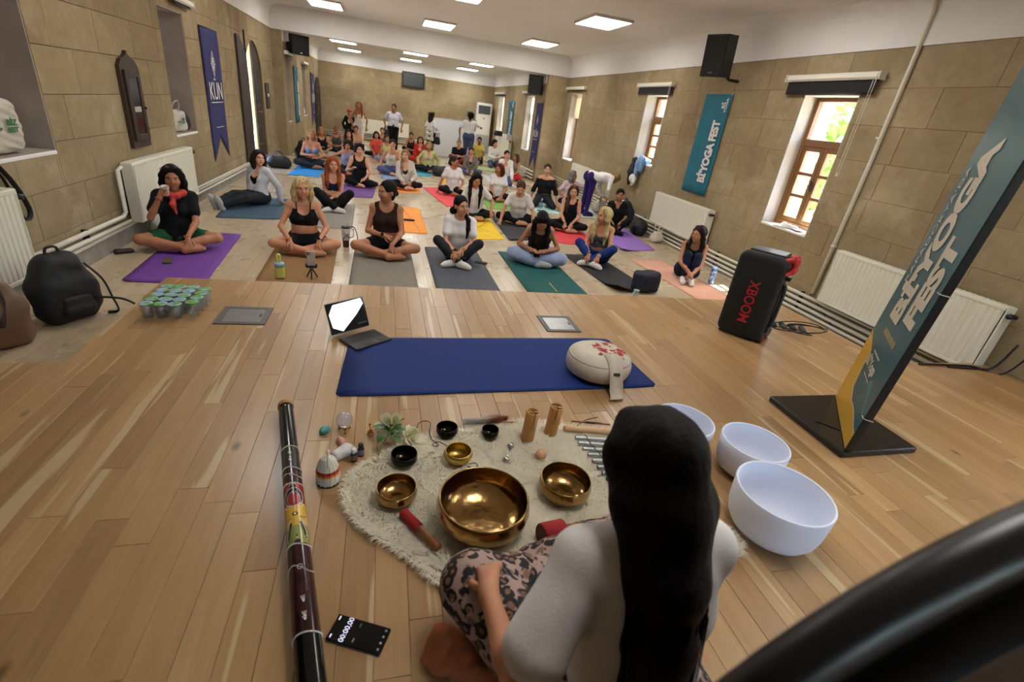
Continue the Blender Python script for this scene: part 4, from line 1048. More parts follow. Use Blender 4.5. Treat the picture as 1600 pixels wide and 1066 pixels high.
def clear_mat(name, tint, haze=.10):
    m = bpy.data.materials.new(name); m.use_nodes = True; t = m.node_tree; t.nodes.clear(); o = N(t, 'ShaderNodeOutputMaterial')
    a = N(t, 'ShaderNodeBsdfTransparent', Color=tint); g = N(t, 'ShaderNodeBsdfGlossy', Roughness=.06); d = N(t, 'ShaderNodeBsdfTranslucent', Color=(.9, .92, .93, 1))
    m1 = N(t, 'ShaderNodeMixShader'); m1.inputs[0].default_value = .14; m2 = N(t, 'ShaderNodeMixShader'); m2.inputs[0].default_value = haze
    t.links.new(a.outputs[0], m1.inputs[1]); t.links.new(g.outputs[0], m1.inputs[2]); t.links.new(m1.outputs[0], m2.inputs[1]); t.links.new(d.outputs[0], m2.inputs[2]); t.links.new(m2.outputs[0], o.inputs[0]); return m
CLEAR = clear_mat('clear_plastic', (.93, .96, .97, 1))
r = empty('glass_jar', (2.76, 4.60, ZL+.007), 0, 'small clear glass with greenish lid beside the navy handbag', 'glass')
MB().lathe([(0, .003), (.028, .003), (.033, .07), (.031, .07), (.027, .006), (0, .006)], 20).build('glass', CLEAR, r); MB().lathe([(0, .07), (.034, .07), (.034, .082), (0, .084)], 20).build('lid', M('sage_lid', '7fa08e', .5), r)
def bottle(loc, h, rad, mat, capm, label, name='water_bottle', band_=None):
    r = empty(name, loc, 0, label, 'bottle')
    MB().lathe([(0, .0), (rad*.95, .002), (rad, .01), (rad, h*.72), (rad*.8, h*.82), (rad*.4, h*.9), (rad*.4, h*.94), (0, h*.94)], 20).build('body', mat, r)
    MB().lathe([(0, h*.9), (rad*.5, h*.9), (rad*.5, h), (0, h)], 16).build('cap', capm, r)
    if band_: MB().lathe([(rad*1.01, h*.35), (rad*1.012, h*.62)], 20).build('label_band', band_, r)
    return r
def speckle(name, c1, c2, scale, thr):
    m, t, b = newmat(name); tc = N(t, 'ShaderNodeTexCoord'); v = N(t, 'ShaderNodeTexNoise', Scale=scale, Detail=1.0); t.links.new(tc.outputs['Object'], v.inputs['Vector'])
    cr = N(t, 'ShaderNodeValToRGB'); cr.color_ramp.interpolation = 'CONSTANT'; cr.color_ramp.elements[0].color = lin(c1); cr.color_ramp.elements[1].color = lin(c2); cr.color_ramp.elements[1].position = thr
    t.links.new(v.outputs['Fac'], cr.inputs[0]); t.links.new(cr.outputs[0], b.inputs['Base Color']); setin(b, Roughness=.3); return m
bottle((4.20, 5.25, ZL+.006), .26, .036, speckle('cloud_bottle', '5b86d6', 'cfdcf2', 22, .52), M('blue_cap', '24407c', .4), 'blue flask with white cloud pattern in the sun patch by the right wall')
bottle((3.13, 9.62, ZL+.006), .2, .03, CLEAR, M('white_cap', 'd8dadb', .4), 'clear water bottle on the pale aqua mat', band_=M('bottle_label', '6f9bb0', .5))
# dark bags against the right wall pipes
BLKNY = M('black_nylon', '111114', .65, var=.2, bump=.2)
def backpack(loc, rz, size, mat, label, seed=0, loops=True):
    r = empty('backpack', loc, rz, label, 'backpack'); w, d, h = size; s = Sdf()
    s.box((0, .0, h*.36), (w*.45, d*.46, h*.36), .06, None, .05); s.line([(-w*.25, .02, h*.5), (w*.25, .02, h*.5)], [d*.5, d*.5], .05); s.line([(-w*.14, .03, h-d*.4), (w*.14, .03, h-d*.4)], [d*.4, d*.4], .06)
    s.line([(-w*.28, 0, d*.5), (-w*.25, .02, h*.5), (-w*.14, .03, h-d*.4)], [d*.5, d*.5, d*.4]); s.line([(w*.28, 0, d*.5), (w*.25, .02, h*.5), (w*.14, .03, h-d*.4)], [d*.5, d*.5, d*.4]); s.cut_plane((0, 0, .003), (0, 0, -1))
    sdf_obj('bag_body', s, .014, mat, r, .006, 20, seed=seed)
    p = Sdf().line([(-w*.2, -d*.45, h*.22), (w*.2, -d*.45, h*.22)], [d*.22, d*.22], .03).line([(-w*.2, -d*.42, h*.36), (w*.2, -d*.42, h*.36)], [d*.16, d*.16], .03); sdf_obj('pocket', p, .014, mat, r, .003, 20, seed=seed+1)
    MB().tube([(-.04, .03, h-.03), (-.03, .03, h+.04), (.03, .03, h+.04), (.04, .03, h-.03)], .009, 6).build('top_loop', mat, r)
    if loops:
        for sx in (-1, 1): MB().tube([(sx*w*.22, d*.3, h*.8), (sx*w*.4, d*.65, h*.6), (sx*w*.42, d*.6, h*.25), (sx*w*.3, d*.4, .04)], .016, 6, flat=.5).build('strap', mat, r)
    return r
backpack((4.50, 8.62, ZL), .5, (.42, .24, .46), M('dark_navy_nylon', '1a2133', .7, var=.2, bump=.2), 'dark navy backpack with a white paper leaning at the right wall pipes', 4)
soft_bag((4.50, 7.98, ZL), 1.2, (.5, .26, .24), BLKNY, 'low black gym bag on the floor by the right wall pipes', 'gym_bag', False, 5, noise=.016)
soft_bag((4.56, 7.40, ZL), .2, (.22, .14, .17), M('cream_leather', 'cfc6b4', .6, var=.08), 'small cream drawstring bag next to the black gym bag', 'small_bag', True, 6, .011)
soft_bag((4.52, 9.85, ZL), .3, (.3, .2, .26), CANVAS, 'pale canvas bag against the pipes behind the kneeling woman', 'canvas_bag', True, 7)
soft_bag((4.30, 12.6, ZL), .5, (.34, .22, .26), M('grey_bag', '5a564e', .8, var=.2), 'grey-brown rucksack behind the kneeling woman', 'rucksack', False, 8)
soft_bag((3.95, 14.6, ZL), .2, (.4, .2, .3), M('pale_cloth', 'b7b2a8', .8, var=.2), 'heap of pale clothes by the pipes of the far bay', 'clothes_heap', False, 9, .018, noise=.02)
soft_bag((-2.15, 11.75, ZL), .3, (.45, .24, .2), BLKNY, 'black holdall lying beside the open arched door', 'holdall', True, 10, .018, BLKNY)
backpack((-1.78, 12.9, ZL), 2.6, (.4, .22, .5), BLKNY, 'black backpack standing behind the woman in the blue bandeau', 11)
soft_bag((1.42, 13.05, ZL), .4, (.42, .24, .2), M('black_white_bag', '1c1c20', .6, var=.3), 'black bag with white trim on the floor behind the coral red mat', 'sports_bag', False, 12, .018)
bx = empty('carton', (3.92, 16.75, .55), .3, 'white box resting on the far bay radiator', 'box')
MB().box((0, 0, .08), (.2, .3, .16), ch=.004).build('box', WHITEPL, bx); MB().box((0, 0, .163), (.05, .3, .004)).build('tape', M('tape_tan', 'b39b6c', .5), bx)
soft_bag((3.95, 18.3, .56), 0, (.3, .14, .16), BLKNY, 'black bag lying on the far bay radiator', 'small_bag', False, 13, .018)

# belongings hung on the sill of the second right window
r = empty('hanging_clothes', (XR+.02, 8.96, .815), 0, 'pale blue garment, dark jacket and white cap piled on the right window sill', 'clothes')
s = Sdf().line([(.08, .02, .05), (-.02, .02, .06), (-.07, .01, 0), (-.09, 0, -.22)], [.06, .07, .06, .05], .05).line([(.05, -.12, .05), (-.04, -.12, .05), (-.08, -.12, -.12)], [.05, .06, .04], .05)
sdf_obj('blue_garment', s, .014, M('pale_denim', '6f93bb', .8, var=.15, bump=.3), r, .008, 22)
s = Sdf().line([(.05, .22, .04), (-.05, .2, .03), (-.08, .2, -.2), (-.09, .24, -.42)], [.05, .06, .08, .03], .05); sdf_obj('dark_jacket', s, .014, M('dark_jacket', '20242e', .8, var=.2), r, .008, 22, seed=3)
s = Sdf().ell((-.12, .03, -.30), (.06, .11, .085)).line([(-.14, -.06, -.36), (-.15, -.02, -.42)], [.035, .02]); sdf_obj('white_cap', s, .012, M('white_cotton', 'd5d2cc', .8), r, .003, 22)
MB().tube([(-.06, -.1, .05), (-.11, -.12, -.1), (-.13, -.02, -.36), (-.12, .06, -.45)], .012, 6, flat=.5).build('bag_strap', BLKNY, r)
r = empty('sill_papers', (XR+.09, 5.0, .515), .1, 'papers, plastic bag and pen lying on the nearest right window sill', 'papers')
MB().box((0, .05, .004), (.15, .28, .008), rotz(.2)).build('sheet', M('white_paper', 'd5d4d0', .8), r); MB().box((-.02, -.12, .014), (.12, .2, .006), rotz(-.3)).build('sheet', M('white_paper', 'd5d4d0', .8), r)
sdf_obj('plastic_bag', Sdf().line([(-.03, -.1, .03), (-.02, .1, .03)], [.025, .03]), .01, M('white_film', 'e2e2e2', .3), r, .008, 40); MB().tube([(-.06, .2, .02), (-.04, .07, .03)], .005, 6).build('pen', M('orange_pen', 'd07a2a', .4), r)

# totes in the left niches, strap hanging below
def tote_print(r, w, h, y):
    text('lettering', 'BİZ', h*.16, M('tote_green', '1f6b45', .7), frame((w*.22, y, h*.62), (1, 0, 0), (0, 0, 1)), r, offset=.002); text('lettering', 'FEST', h*.13, M('tote_green', '1f6b45', .7), frame((w*.22, y, h*.48), (1, 0, 0), (0, 0, 1)), r, offset=.002)
    text('lettering', 'Bİ Yoga', h*.10, M('tote_grey', '3c3f4c', .7), frame((-w*.12, y, h*.52), (1, 0, 0), (0, 0, 1)), r)
r = soft_bag((XL-.12, 4.36, .638), math.radians(84), (.46, .17, .36), CANVAS, 'large cream canvas tote with green print sitting in the nearest left niche', seed=14, vox=.012, boxy=.06, noise=.010)
tote_print(r, .44, .34, -.098)
r = soft_bag((XL-.12, 7.72, .578), math.radians(80), (.36, .16, .26), CANVAS, 'cream tote with green print slumped in the niche beside the blue banner', seed=15, boxy=.05, noise=.012)
tote_print(r, .3, .25, -.094)
soft_bag((XL-.14, 8.06, .578), 1.2, (.2, .14, .24), M('dark_brown_bag', '2a211c', .8, var=.2), 'small dark brown bag beside the tote in the second left niche', 'small_bag', False, 16)
r = empty('hanging_strap', (XL+.025, 4.17, .62), 0, 'black webbing strap hanging in a loop down the left wall from the near niche', 'strap')
MB().tube([(-.06, -.22, .02), (-.02, -.12, -.005), (0, -.04, -.1), (0, .02, -.32), (0, .06, -.40), (0, .11, -.40), (0, .13, -.33), (0, .05, -.15), (0, -.05, -.02)], .016, 8, flat=.3).build('webbing', BLKNY, r)
soft_bag((XL2-.1, 17.2, .515), 1.5, (.3, .14, .26), M('pale_cloth', 'b7b2a8', .8, var=.2), 'white and black cloth bag in the far left niche by the teal banner', 'cloth_bag', False, 17, .018)

# ------------------------------------------------------------------ left foreground bags
r = backpack((-2.10, 3.72, ZL), 1.0, (.32, .22, .46), BLKNY, 'black backpack with loose straps standing by the left radiator', 20)
MB().tube([(.10, -.09, .40), (.165, -.13, .28), (.19, -.15, .14), (.21, -.15, .03), (.17, -.10, .014)], .014, 6, flat=.5).build('strap', BLKNY, r)
MB().tube([(.1, -.12, .16), (.22, -.22, .13), (.27, -.3, .05), (.2, -.32, .012), (.1, -.28, .012)], .008, 6).build('strap', BLKNY, r)
LEATH = M('taupe_leather', '6f5541', .55, var=.12, scale=6, bump=.15)
r = empty('leather_tote', (-2.27, 3.22, ZL), .9, 'brown leather tote bag standing left of the stage', 'bag')
s = Sdf(); s.box((0, 0, .17), (.19, .07, .17), .05); s.line([(-.16, 0, .24), (.16, 0, .24)], [.06, .06], .06); s.line([(-.12, 0, .38), (.12, 0, .38)], [.03, .03], .05)
for sx in (-1, 1): s.line([(sx*.15, 0, .075), (sx*.14, 0, .24), (sx*.12, 0, .38)], [.075, .06, .03])
s.cut_plane((0, 0, .003), (0, 0, -1)); sdf_obj('bag_body', s, .010, LEATH, r, .004, 16, seed=4)
for sy in (-1, 1): MB().tube([(-.08, sy*.04, .35), (-.07, sy*.075, .42), (0, sy*.08, .46), (.07, sy*.075, .42), (.09, sy*.07, .3), (.05, sy*.085, .16)], .013, 6, flat=.5).build('handle', M('dark_leather', '3b2a20', .5), r)
# ------------------------------------------------------------------ stage: mat, cushion, tablet, floor boxes, speaker, sign
mat_thing([(-.215, 2.115), (1.60, 2.165), (1.55, 2.82), (-.185, 2.775)], '0d2c70', 'long royal blue mat lying across the stage behind the instruments', z=0, th=.006)
def floor_box(pts, label):
    P = [np.array(p) for p in pts]; c = sum(P)/4; a = math.atan2(*(P[1]-P[0])[::-1]); w = np.linalg.norm(P[1]-P[0]); d = np.linalg.norm(P[2]-P[1])
    r = empty('floor_box', (c[0], c[1], 0), a, label, 'floor hatch')
    fm = M('hatch_frame', '5d5a57', .45, .3); m = MB()
    for s_ in (-1, 1): m.box((s_*(w/2-.017), 0, .003), (.034, d, .008), ch=.002); m.box((0, s_*(d/2-.017), .003), (w-.068, .034, .008), ch=.002)
    m.build('frame', fm, r); MB().box((0, 0, .0025), (w-.07, d-.07, .006), ch=.001).build('plate', M('hatch_plate', '8f9392', .28, .6, var=.1), r)
    m = MB(); m.box((w/2-.05, 0, .0062), (.012, .05, .001)); m.build('finger_slot', BLACKPL, r)
floor_box([(-.975, 2.945), (-.69, 2.945), (-.69, 3.215), (-.975, 3.215)], 'square metal floor hatch in the stage between the water cups and the tablet')
floor_box([(1.135, 2.925), (1.40, 2.925), (1.40, 3.205), (1.135, 3.205)], 'square metal floor hatch in the stage behind the white cushion')

# meditation cushion
CREAM = M('cushion_cotton', 'cfc6b6', .85, var=.05, bump=.3, bscale=150)
r = empty('meditation_cushion', (1.262, 2.325, .006), -.15, 'round off-white meditation cushion with red flower print at the right end of the blue mat', 'cushion')
s = Sdf(); 
for i in range(12):
    a = 2*math.pi*i/12; b = 2*math.pi*(i+1)/12
    s.cap((.115*math.cos(a), .105*math.sin(a), .080), (.115*math.cos(b), .105*math.sin(b), .080), .076, .076, .03)
s.ell((0, 0, .095), (.17, .16, .075), None, .04)
s.cut_plane((0, 0, .002), (0, 0, -1))
cbody = sdf_obj('cushion_body', s, .010, CREAM, r, .003, 14, seed=8)
from mathutils.bvhtree import BVHTree
bvh = BVHTree.FromPolygons([v.co[:] for v in cbody.data.vertices], [p.vertices[:] for p in cbody.data.polygons])
def hitz(x, y):
    h_ = bvh.ray_cast(Vector((x, y, 1)), Vector((0, 0, -1)))[0]
    return (h_.z if h_ else .1)+.0022
for z, rr in ((.128, .181), (.034, .178)): MB().tube([(rr*math.cos(a), rr*.95*math.sin(a), z) for a in np.linspace(0, 2*math.pi, 40, endpoint=False)], .007, 6, closed=True).build('piping', M('piping_cotton', 'b9ae9c', .85), r)
REDINK = M('red_print', 'b5303a', .8, var=.15); fl = MB(); rf = np.random.default_rng(5)
def topz(x, y):
    d = math.hypot(x/.17, y/.16); base = .10+.085*math.sqrt(max(0, 1-min(d, .99)**2))
    rr = math.hypot(x, y); t = abs(rr-.11); 
    return max(base, .085+math.sqrt(max(0, .0822**2-t*t))) + .0035
for k in range(60):
    a = rf.uniform(0, 6.3); q = .10*math.sqrt(rf.uniform(0, 1)); cx, cy = .05+q*math.cos(a), -.015+q*1.15*math.sin(a); R_ = rf.choice([.010, .014, .018, .026], p=[.4, .3, .2, .1]); ph = rf.uniform(0, 6)
    for p in range(6):
        b = ph+p*math.pi/3; x1, y1 = cx+R_*math.cos(b), cy+R_*math.sin(b); xm, ym = cx+R_*.55*math.cos(b), cy+R_*.55*math.sin(b); w_ = R_*.22
        pts = [(cx, cy), (xm+w_*math.sin(b), ym-w_*math.cos(b)), (x1, y1), (xm-w_*math.sin(b), ym+w_*math.cos(b))]
        fl.add([(x, y, hitz(x, y)) for x, y in pts], [(0, 1, 2, 3)], 0, False)
o = fl.build('flower_print', REDINK, r)
st = [(.03, -.09, .178), (.04, -.14, .165), (.05, -.18, .12), (.055, -.205, .07), (.06, -.225, .02), (.055, -.27, .006), (.04, -.30, .004)]
v = []; 
for x, y, z in st: v += [(x-.042, y-.008, z), (x+.042, y+.012, z)]
v += [(a, b, c+.005) for a, b, c in v[:]]
n = len(st); f = [(2*i, 2*i+1, 2*i+3, 2*i+2) for i in range(n-1)]+[(2*n+2*i, 2*n+2*i+2, 2*n+2*i+3, 2*n+2*i+1) for i in range(n-1)]+[(2*i, 2*i+2, 2*n+2*i+2, 2*n+2*i) for i in range(n-1)]+[(2*i+3, 2*i+1, 2*n+2*i+1, 2*n+2*i+3) for i in range(n-1)]
sp = MB().add(v, f).build('carry_strap', CREAM, r)
tg = MB().box((.052, -.193, .105), (.038, .004, .018), rotx(-.35)).build('woven_label', BLACKPL, sp)

# tablet with keyboard
r = empty('tablet_computer', (-.150, 2.785, 0), math.radians(37), 'tablet on a black keyboard stand glowing white at the left end of the blue mat', 'tablet')
kb = MB(); kb.box((0, -.02, .006), (.25, .18, .010), ch=.003); kbo = kb.build('keyboard_base', M('keyboard_black', '1b1c1e', .6), r)
kbo.location = (.02, -.05, .007)
for row in range(4):
    k = MB()
    for c in range(12): k.box((-.108+c*.0197, .05-row*.019-.01, .0118), (.016, .0155, .003), ch=.0008)
    k.build('key_row', M('key_black', '101113', .55), kbo)
MB().box((.0, -.075, .0112), (.09, .05, .001)).build('trackpad', M('trackpad', '232427', .35), kbo)
tl = math.radians(-22); T4 = Matrix.Translation((.0, .045, .03)) @ Matrix.Rotation(tl, 4, 'X')
tb = empty('tablet_panel'); bpy.data.objects.remove(tb)
def tpart(mb, name, m):
    o = mb.build(name, m, r); o.matrix_local = T4; return o
tpart(MB().box((0, .004, .098), (.265, .008, .19), ch=.0035), 'tablet_body', M('tablet_grey', '5d5e66', .35, .5))
tpart(MB().box((0, -.0006, .098), (.257, .002, .182)), 'screen', M('screen_dark', '14151c', .08))
slide = emit('screen_white', 'f4f2ee', 1.6)
pl = [(-.085, .178), (.108, .186), (.118, .15), (.06, .095), (-.055, .012), (-.115, .045), (-.122, .125)]
Mx = np.array([[1, 0, 0], [0, 0, -1], [0, 1, 0]], float); m = MB(); m.prism(pl, .0017, .0022, 0, Mx); tpart(m, 'bright_slide', slide)
tpart(MB().box((.085, -.0023, .035), (.06, .001, .010)), 'screen_mark', M('screen_grey', '4c4e55', .3)); tpart(MB().box((0, .046, .06), (.2, .006, .10), rotx(.45)), 'stand_flap', M('keyboard_black', '1b1c1e', .6))

# party loudspeaker
ax = Vector((.19, -.25, 0)).normalized(); rz = math.atan2(ax.y, ax.x)
r = empty('party_speaker', (2.715, 2.905, 0), rz, 'tall black party loudspeaker with red lettering and corner handles at the right of the stage', 'loudspeaker')
Wd, Dp, Ht = .315, .30, .66; D0 = Dp/2
b = Sdf(); q = .06
b.cap((-Wd/2+q, D0-.0, q+.01), (Wd/2-q, D0, q+.01), q)
body = MB(); body.box((0, D0+.02, Ht/2+.012), (Wd, Dp-.04, Ht-.015), ch=.035); body.build('cabinet', SPK, r)
def rrect(w, h, rad, n=6):
    p = []
    for cx, cz, a0 in ((w/2-rad, h/2-rad, 0), (-w/2+rad, h/2-rad, 90), (-w/2+rad, -h/2+rad, 180), (w/2-rad, -h/2+rad, 270)):
        for i in range(n+1): a = math.radians(a0+90*i/n); p.append((cx+rad*math.cos(a), cz+rad*math.sin(a)))
    return p
Mx = np.array([[1, 0, 0], [0, 0, -1], [0, 1, 0]], float)
def loft(rings, name, mat, par, cap=True):
    v = []; f = []; n = len(rings[0])
    for rg in rings: v += rg
    for i in range(len(rings)-1):
        for j in range(n): f.append((i*n+j, i*n+(j+1) % n, (i+1)*n+(j+1) % n, (i+1)*n+j))
    if cap: f.append(tuple((len(rings)-1)*n+j for j in range(n))); f.append(tuple(range(n))[::-1])
    return MB().add(v, f).build(name, mat, par)
rg = []
for y, ins in ((.03, 0), (.0, .0), (-.018, .008), (-.028, .022), (-.031, .05)): rg.append([(x, y, Ht/2+.01+z) for x, z in rrect(Wd+.02-2*ins, Ht-2*ins, .06-ins*.6)])
gr = loft(rg, 'front_grille', GRILL, r)
RED = M('speaker_red', 'b81f2a', .4); 
text('lettering', 'XBOOM', .105, RED, frame((.0, -.033, .30), (0, 0, -1), (1, 0, 0)), gr, offset=.001, sx=.86)
m = MB(); m.box((0, D0+.01, Ht+.008), (Wd-.06, Dp-.09, .02), ch=.008); m.build('top_panel', M('speaker_top', '2a2e33', .35), r)
for sx in (1,):
    hd = Sdf().line([(Wd/2-.02, .04, Ht-.01), (Wd/2+.02, .06, Ht+.004), (Wd/2+.035, .1, Ht-.02), (Wd/2+.035, .11, Ht-.09), (Wd/2, .07, Ht-.12)], [.016]*5, .02).line([(Wd/2-.02, .2, Ht-.01), (Wd/2+.025, .2, Ht+.0), (Wd/2+.035, .19, Ht-.03), (Wd/2+.035, .19, Ht-.09), (Wd/2, .2, Ht-.12)], [.016]*5, .02).line([(Wd/2+.035, .1, Ht-.03), (Wd/2+.035, .19, Ht-.03)], [.018]*2, .02).line([(Wd/2+.035, .11, Ht-.085), (Wd/2+.035, .19, Ht-.085)], [.014]*2, .02)
    sdf_obj('corner_handle', hd, .007, RED, r)
for y in (.035, .26):
    w_ = MB(); w_.lathe([(0, -.02), (.034, -.02), (.04, -.012), (.04, .012), (.034, .02), (0, .02)], 24, (Wd/2+.0, y, .04), 0, roty(math.pi/2)); wo_ = w_.build('wheel', BLACKPL, r)
    MB().lathe([(0, .0), (.022, 0), (.024, .004), (0, .006)], 20, (Wd/2+.02, y, .04), 0, roty(math.pi/2)).build('hub', RED, wo_)
w_ = MB(); w_.box((Wd/2+.012, .15, .055), (.045, .2, .05), ch=.01); w_.build('wheel_fork', BLACKPL, r)
w_ = MB(); w_.tube([(Wd/2+.01, .12, .12), (Wd/2+.03, .12, .16), (Wd/2+.03, .13, .42), (Wd/2+.008, .13, .46)], .014, 8); w_.box((Wd/2+.004, .2, .25), (.012, .06, .38)); w_.box((Wd/2+.02, .18, .50), (.04, .05, .03), ch=.006); w_.build('trolley_handle', M('trolley', '24262b', .4), r)
for sx in (-1, 1): MB().box((sx*.11-.02, .12, .007), (.04, .2, .014)).build('rubber_foot', BLACKPL, r)
# flat pouch and coiled cable behind it
r = empty('cable_pouch', (3.34, 3.11, 0), -.45, 'flat dark grey pouch on the stage behind the party loudspeaker', 'pouch')
s = Sdf()
for t in np.linspace(-.16, .16, 5): s.cap((t, -.045, .014), (t, .045, .014), .02, .02, .04)
s.cut_plane((0, 0, .002), (0, 0, -1)); sdf_obj('pouch', s, .009, M('pouch_grey', '3d4048', .7, var=.15), r, .002, 30)
MB().tube([(-.15, -.066, .018), (.15, -.066, .018)], .003, 5).build('zip', BLACKPL, r)
r = empty('coiled_cable', (3.42, 3.02, 0), 0, 'thin black cable coiled in loose loops over the grey pouch', 'cable'); pts = []
for i in range(90):
    a = i*.19; R_ = .17+.035*math.sin(a*.37+1); ex = .10*(i/90); pts.append((R_*1.35*math.cos(a)+ex-.02, R_*.6*math.sin(a)-ex*.5, .04+.006*math.sin(a*1.7) if True else 0))
pts += [(-.1, .12, .03), (-.3, .16, .02), (-.45, .12, .01)]
MB().tube(pts, .0045, 6).build('cable', BLACKPL, r)
r = empty('wall_cable', (4.6, 2.2, 0), 0, 'black cables lying along the stage edge under the right radiator', 'cable')
MB().tube([(.15, .10, .25), (.10, .14, .02), (-.05, .20, .010), (-.3, .22, .010), (-.55, .235, .010)], .009, 6).build('cable', BLACKPL, r); MB().tube([(.16, -.02, .3), (.12, .06, .02), (.0, .15, .008), (-.15, .17, .008), (-.3, .19, .008)], .007, 6).build('cable', BLACKPL, r)

# leaning festival sign on its square base
r = empty('festival_sign', (2.51, 1.73, 0), 0, 'tall narrow teal and yellow festival sign leaning on a square black base', 'sign')
SBLK = M('sign_base_black', '17181a', .25, var=.25, scale=6, bump=.1)
m = MB(); m.box((0, 0, .018), (.51, .53, .036), ch=.006); m.build('base_plate', SBLK, r)
m = MB(); m.box((-.12, -.05, .0375), (.012, .14, .004), rotz(.72)); m.build('slot', BLACKPL, r)
tv = Vector((.45, .495, 0)).normalized(); nbk = Vector((tv.y, -tv.x, 0)); an = math.radians(3.0)
up = Vector((nbk.x*math.sin(an), nbk.y*math.sin(an), math.cos(an))); nf = -(tv.cross(up)).normalized()
# board frame: x to the right as seen from the printed side
xd = -tv; fr_ = frame((0, 0, .036), xd, up)    # local x, y=up, z = x cross y
BW, BH, BT = .67, 2.05, .035
bd = empty('board'); bpy.data.objects.remove(bd)
TEALP = M('sign_teal', '1f5560', .35, var=.05, scale=2); YEL = M('sign_yellow', 'c99b2b', .35, var=.04); SIGNW = M('sign_white', 'c5bba8', .4, var=.02)
zs_ = 1 if (fr_.to_3x3() @ Vector((0, 0, 1))).dot(Vector((-2.5, -1.75, 1))) > 0 else -1
m = MB(); m.box((0, BH/2, -zs_*BT/2), (BW, BH, BT), ch=.003); bo = m.build('board', SBLK, r); bo.matrix_local = fr_
def sgn_poly(name, poly, z, mat):
    mm = MB(); mm.prism(poly if zs_ > 0 else poly[::-1], min(zs_*z, zs_*(z+.001)), max(zs_*z, zs_*(z+.001))); o = mm.build(name, mat, bo); return o
sgn_poly('printed_face', [(-BW/2+.004, .004), (BW/2-.004, .004), (BW/2-.004, BH-.004), (-BW/2+.004, BH-.004)], .0003, TEALP)
L_ = -BW/2+.004; R_ = BW/2-.004
def X(u): return u if zs_ > 0 else -u
# far edge is at -x*? : far edge = +tv = -xd -> local -x
wave = [(-BW/2+.005, .005), (BW/2-.005, .005), (BW/2-.005, .10)]+[(BW/2-.05-.27*t, .10+.03*math.sin(t*2.4)+.02*t) for t in np.linspace(.1, 1, 8)]+[(-.08-.06*math.sin(t*1.5), .16+.05*t+.19*t) for t in np.linspace(.1, 1, 8)]+[(-BW/2+.005, .47)]
sgn_poly('yellow_field', wave, .0012, YEL)
edge = wave[2:-1]
for i in range(len(edge)-1):
    a, b_ = np.array(edge[i]), np.array(edge[i+1]); d = b_-a; d = d/max(np.linalg.norm(d), 1e-6); nn = np.array([-d[1], d[0]])*.004
    sgn_poly('white_line', [tuple(a+nn), tuple(a-nn), tuple(b_-nn), tuple(b_+nn)], .0022, SIGNW)
def stext(body, x, y, size, mat, vert=True, **kw):
    F = frame((x, y, zs_*.0035), (0, 1, 0), (-1, 0, 0)) if vert else frame((x, y, zs_*.0035), (1, 0, 0), (0, 1, 0))
    return text('lettering', body, size, mat, F, bo, extrude=.0006, **kw)
stext("KAPADOKYA'DA", -.238, 1.08, .066, SIGNW, sx=1.12, spacing=1.08)
stext("Bİ'YOGA", -.065, 1.04, .235, SIGNW, offset=.013, sx=.97, spacing=.95)
stext("FEST", .175, .86, .235, SIGNW, offset=.013, sx=.93, spacing=.95)
stext("Bİ'Yoga", -.01, .36, .075, SIGNW, vert=False, offset=.002)
for i, wz in enumerate((.15, .12)): sgn_poly('small_print', [(-.10, .415), (.07, .415), (.07, .424), (-.10, .424)] if i == 0 else [(-.06, .295), (.09, .295), (.09, .299), (-.06, .299)], .001, SIGNW)
for i in range(8): sgn_poly('gold_print', [(-.12+i*.036, .52), (-.12+i*.036+.024, .52), (-.12+i*.036+.024, .552), (-.12+i*.036, .552)], .001, M('sign_gold', 'a8925a', .4))
for k in range(5):
    c_ = [(.02+.25*t, .17+.16*math.sin(t*3.0+k*.12)*(1-.15*k)+.015*k) for t in np.linspace(0, 1, 10)]
    for i in range(9):
        a, b_ = np.array(c_[i]), np.array(c_[i+1]); d = (b_-a)/np.linalg.norm(b_-a); nn = np.array([-d[1], d[0]])*.0008
        sgn_poly('thin_wave', [tuple(a+nn), tuple(a-nn), tuple(b_-nn), tuple(b_+nn)], .0012, M('sign_wave', '6d979b', .4))
for yy in (.20, .86): 
    mm = MB(); mm.tube([(BW/2-.03, yy, zs_*.006), (BW/2+.004, yy, zs_*.004), (BW/2+.008, yy, -zs_*BT/2), (BW/2+.004, yy, -zs_*(BT+.004))], .0025, 5); mm.build('cable_tie', SIGNW, bo)
m = MB(); 
for t in (-.28, .28): m.box((tv.x*t+nbk.x*.03, tv.y*t+nbk.y*.03, .05), (.03, .03, .03), rotz(math.atan2(tv.y, tv.x)), ch=.004)
m.build('fixing', DARKMETAL, r)

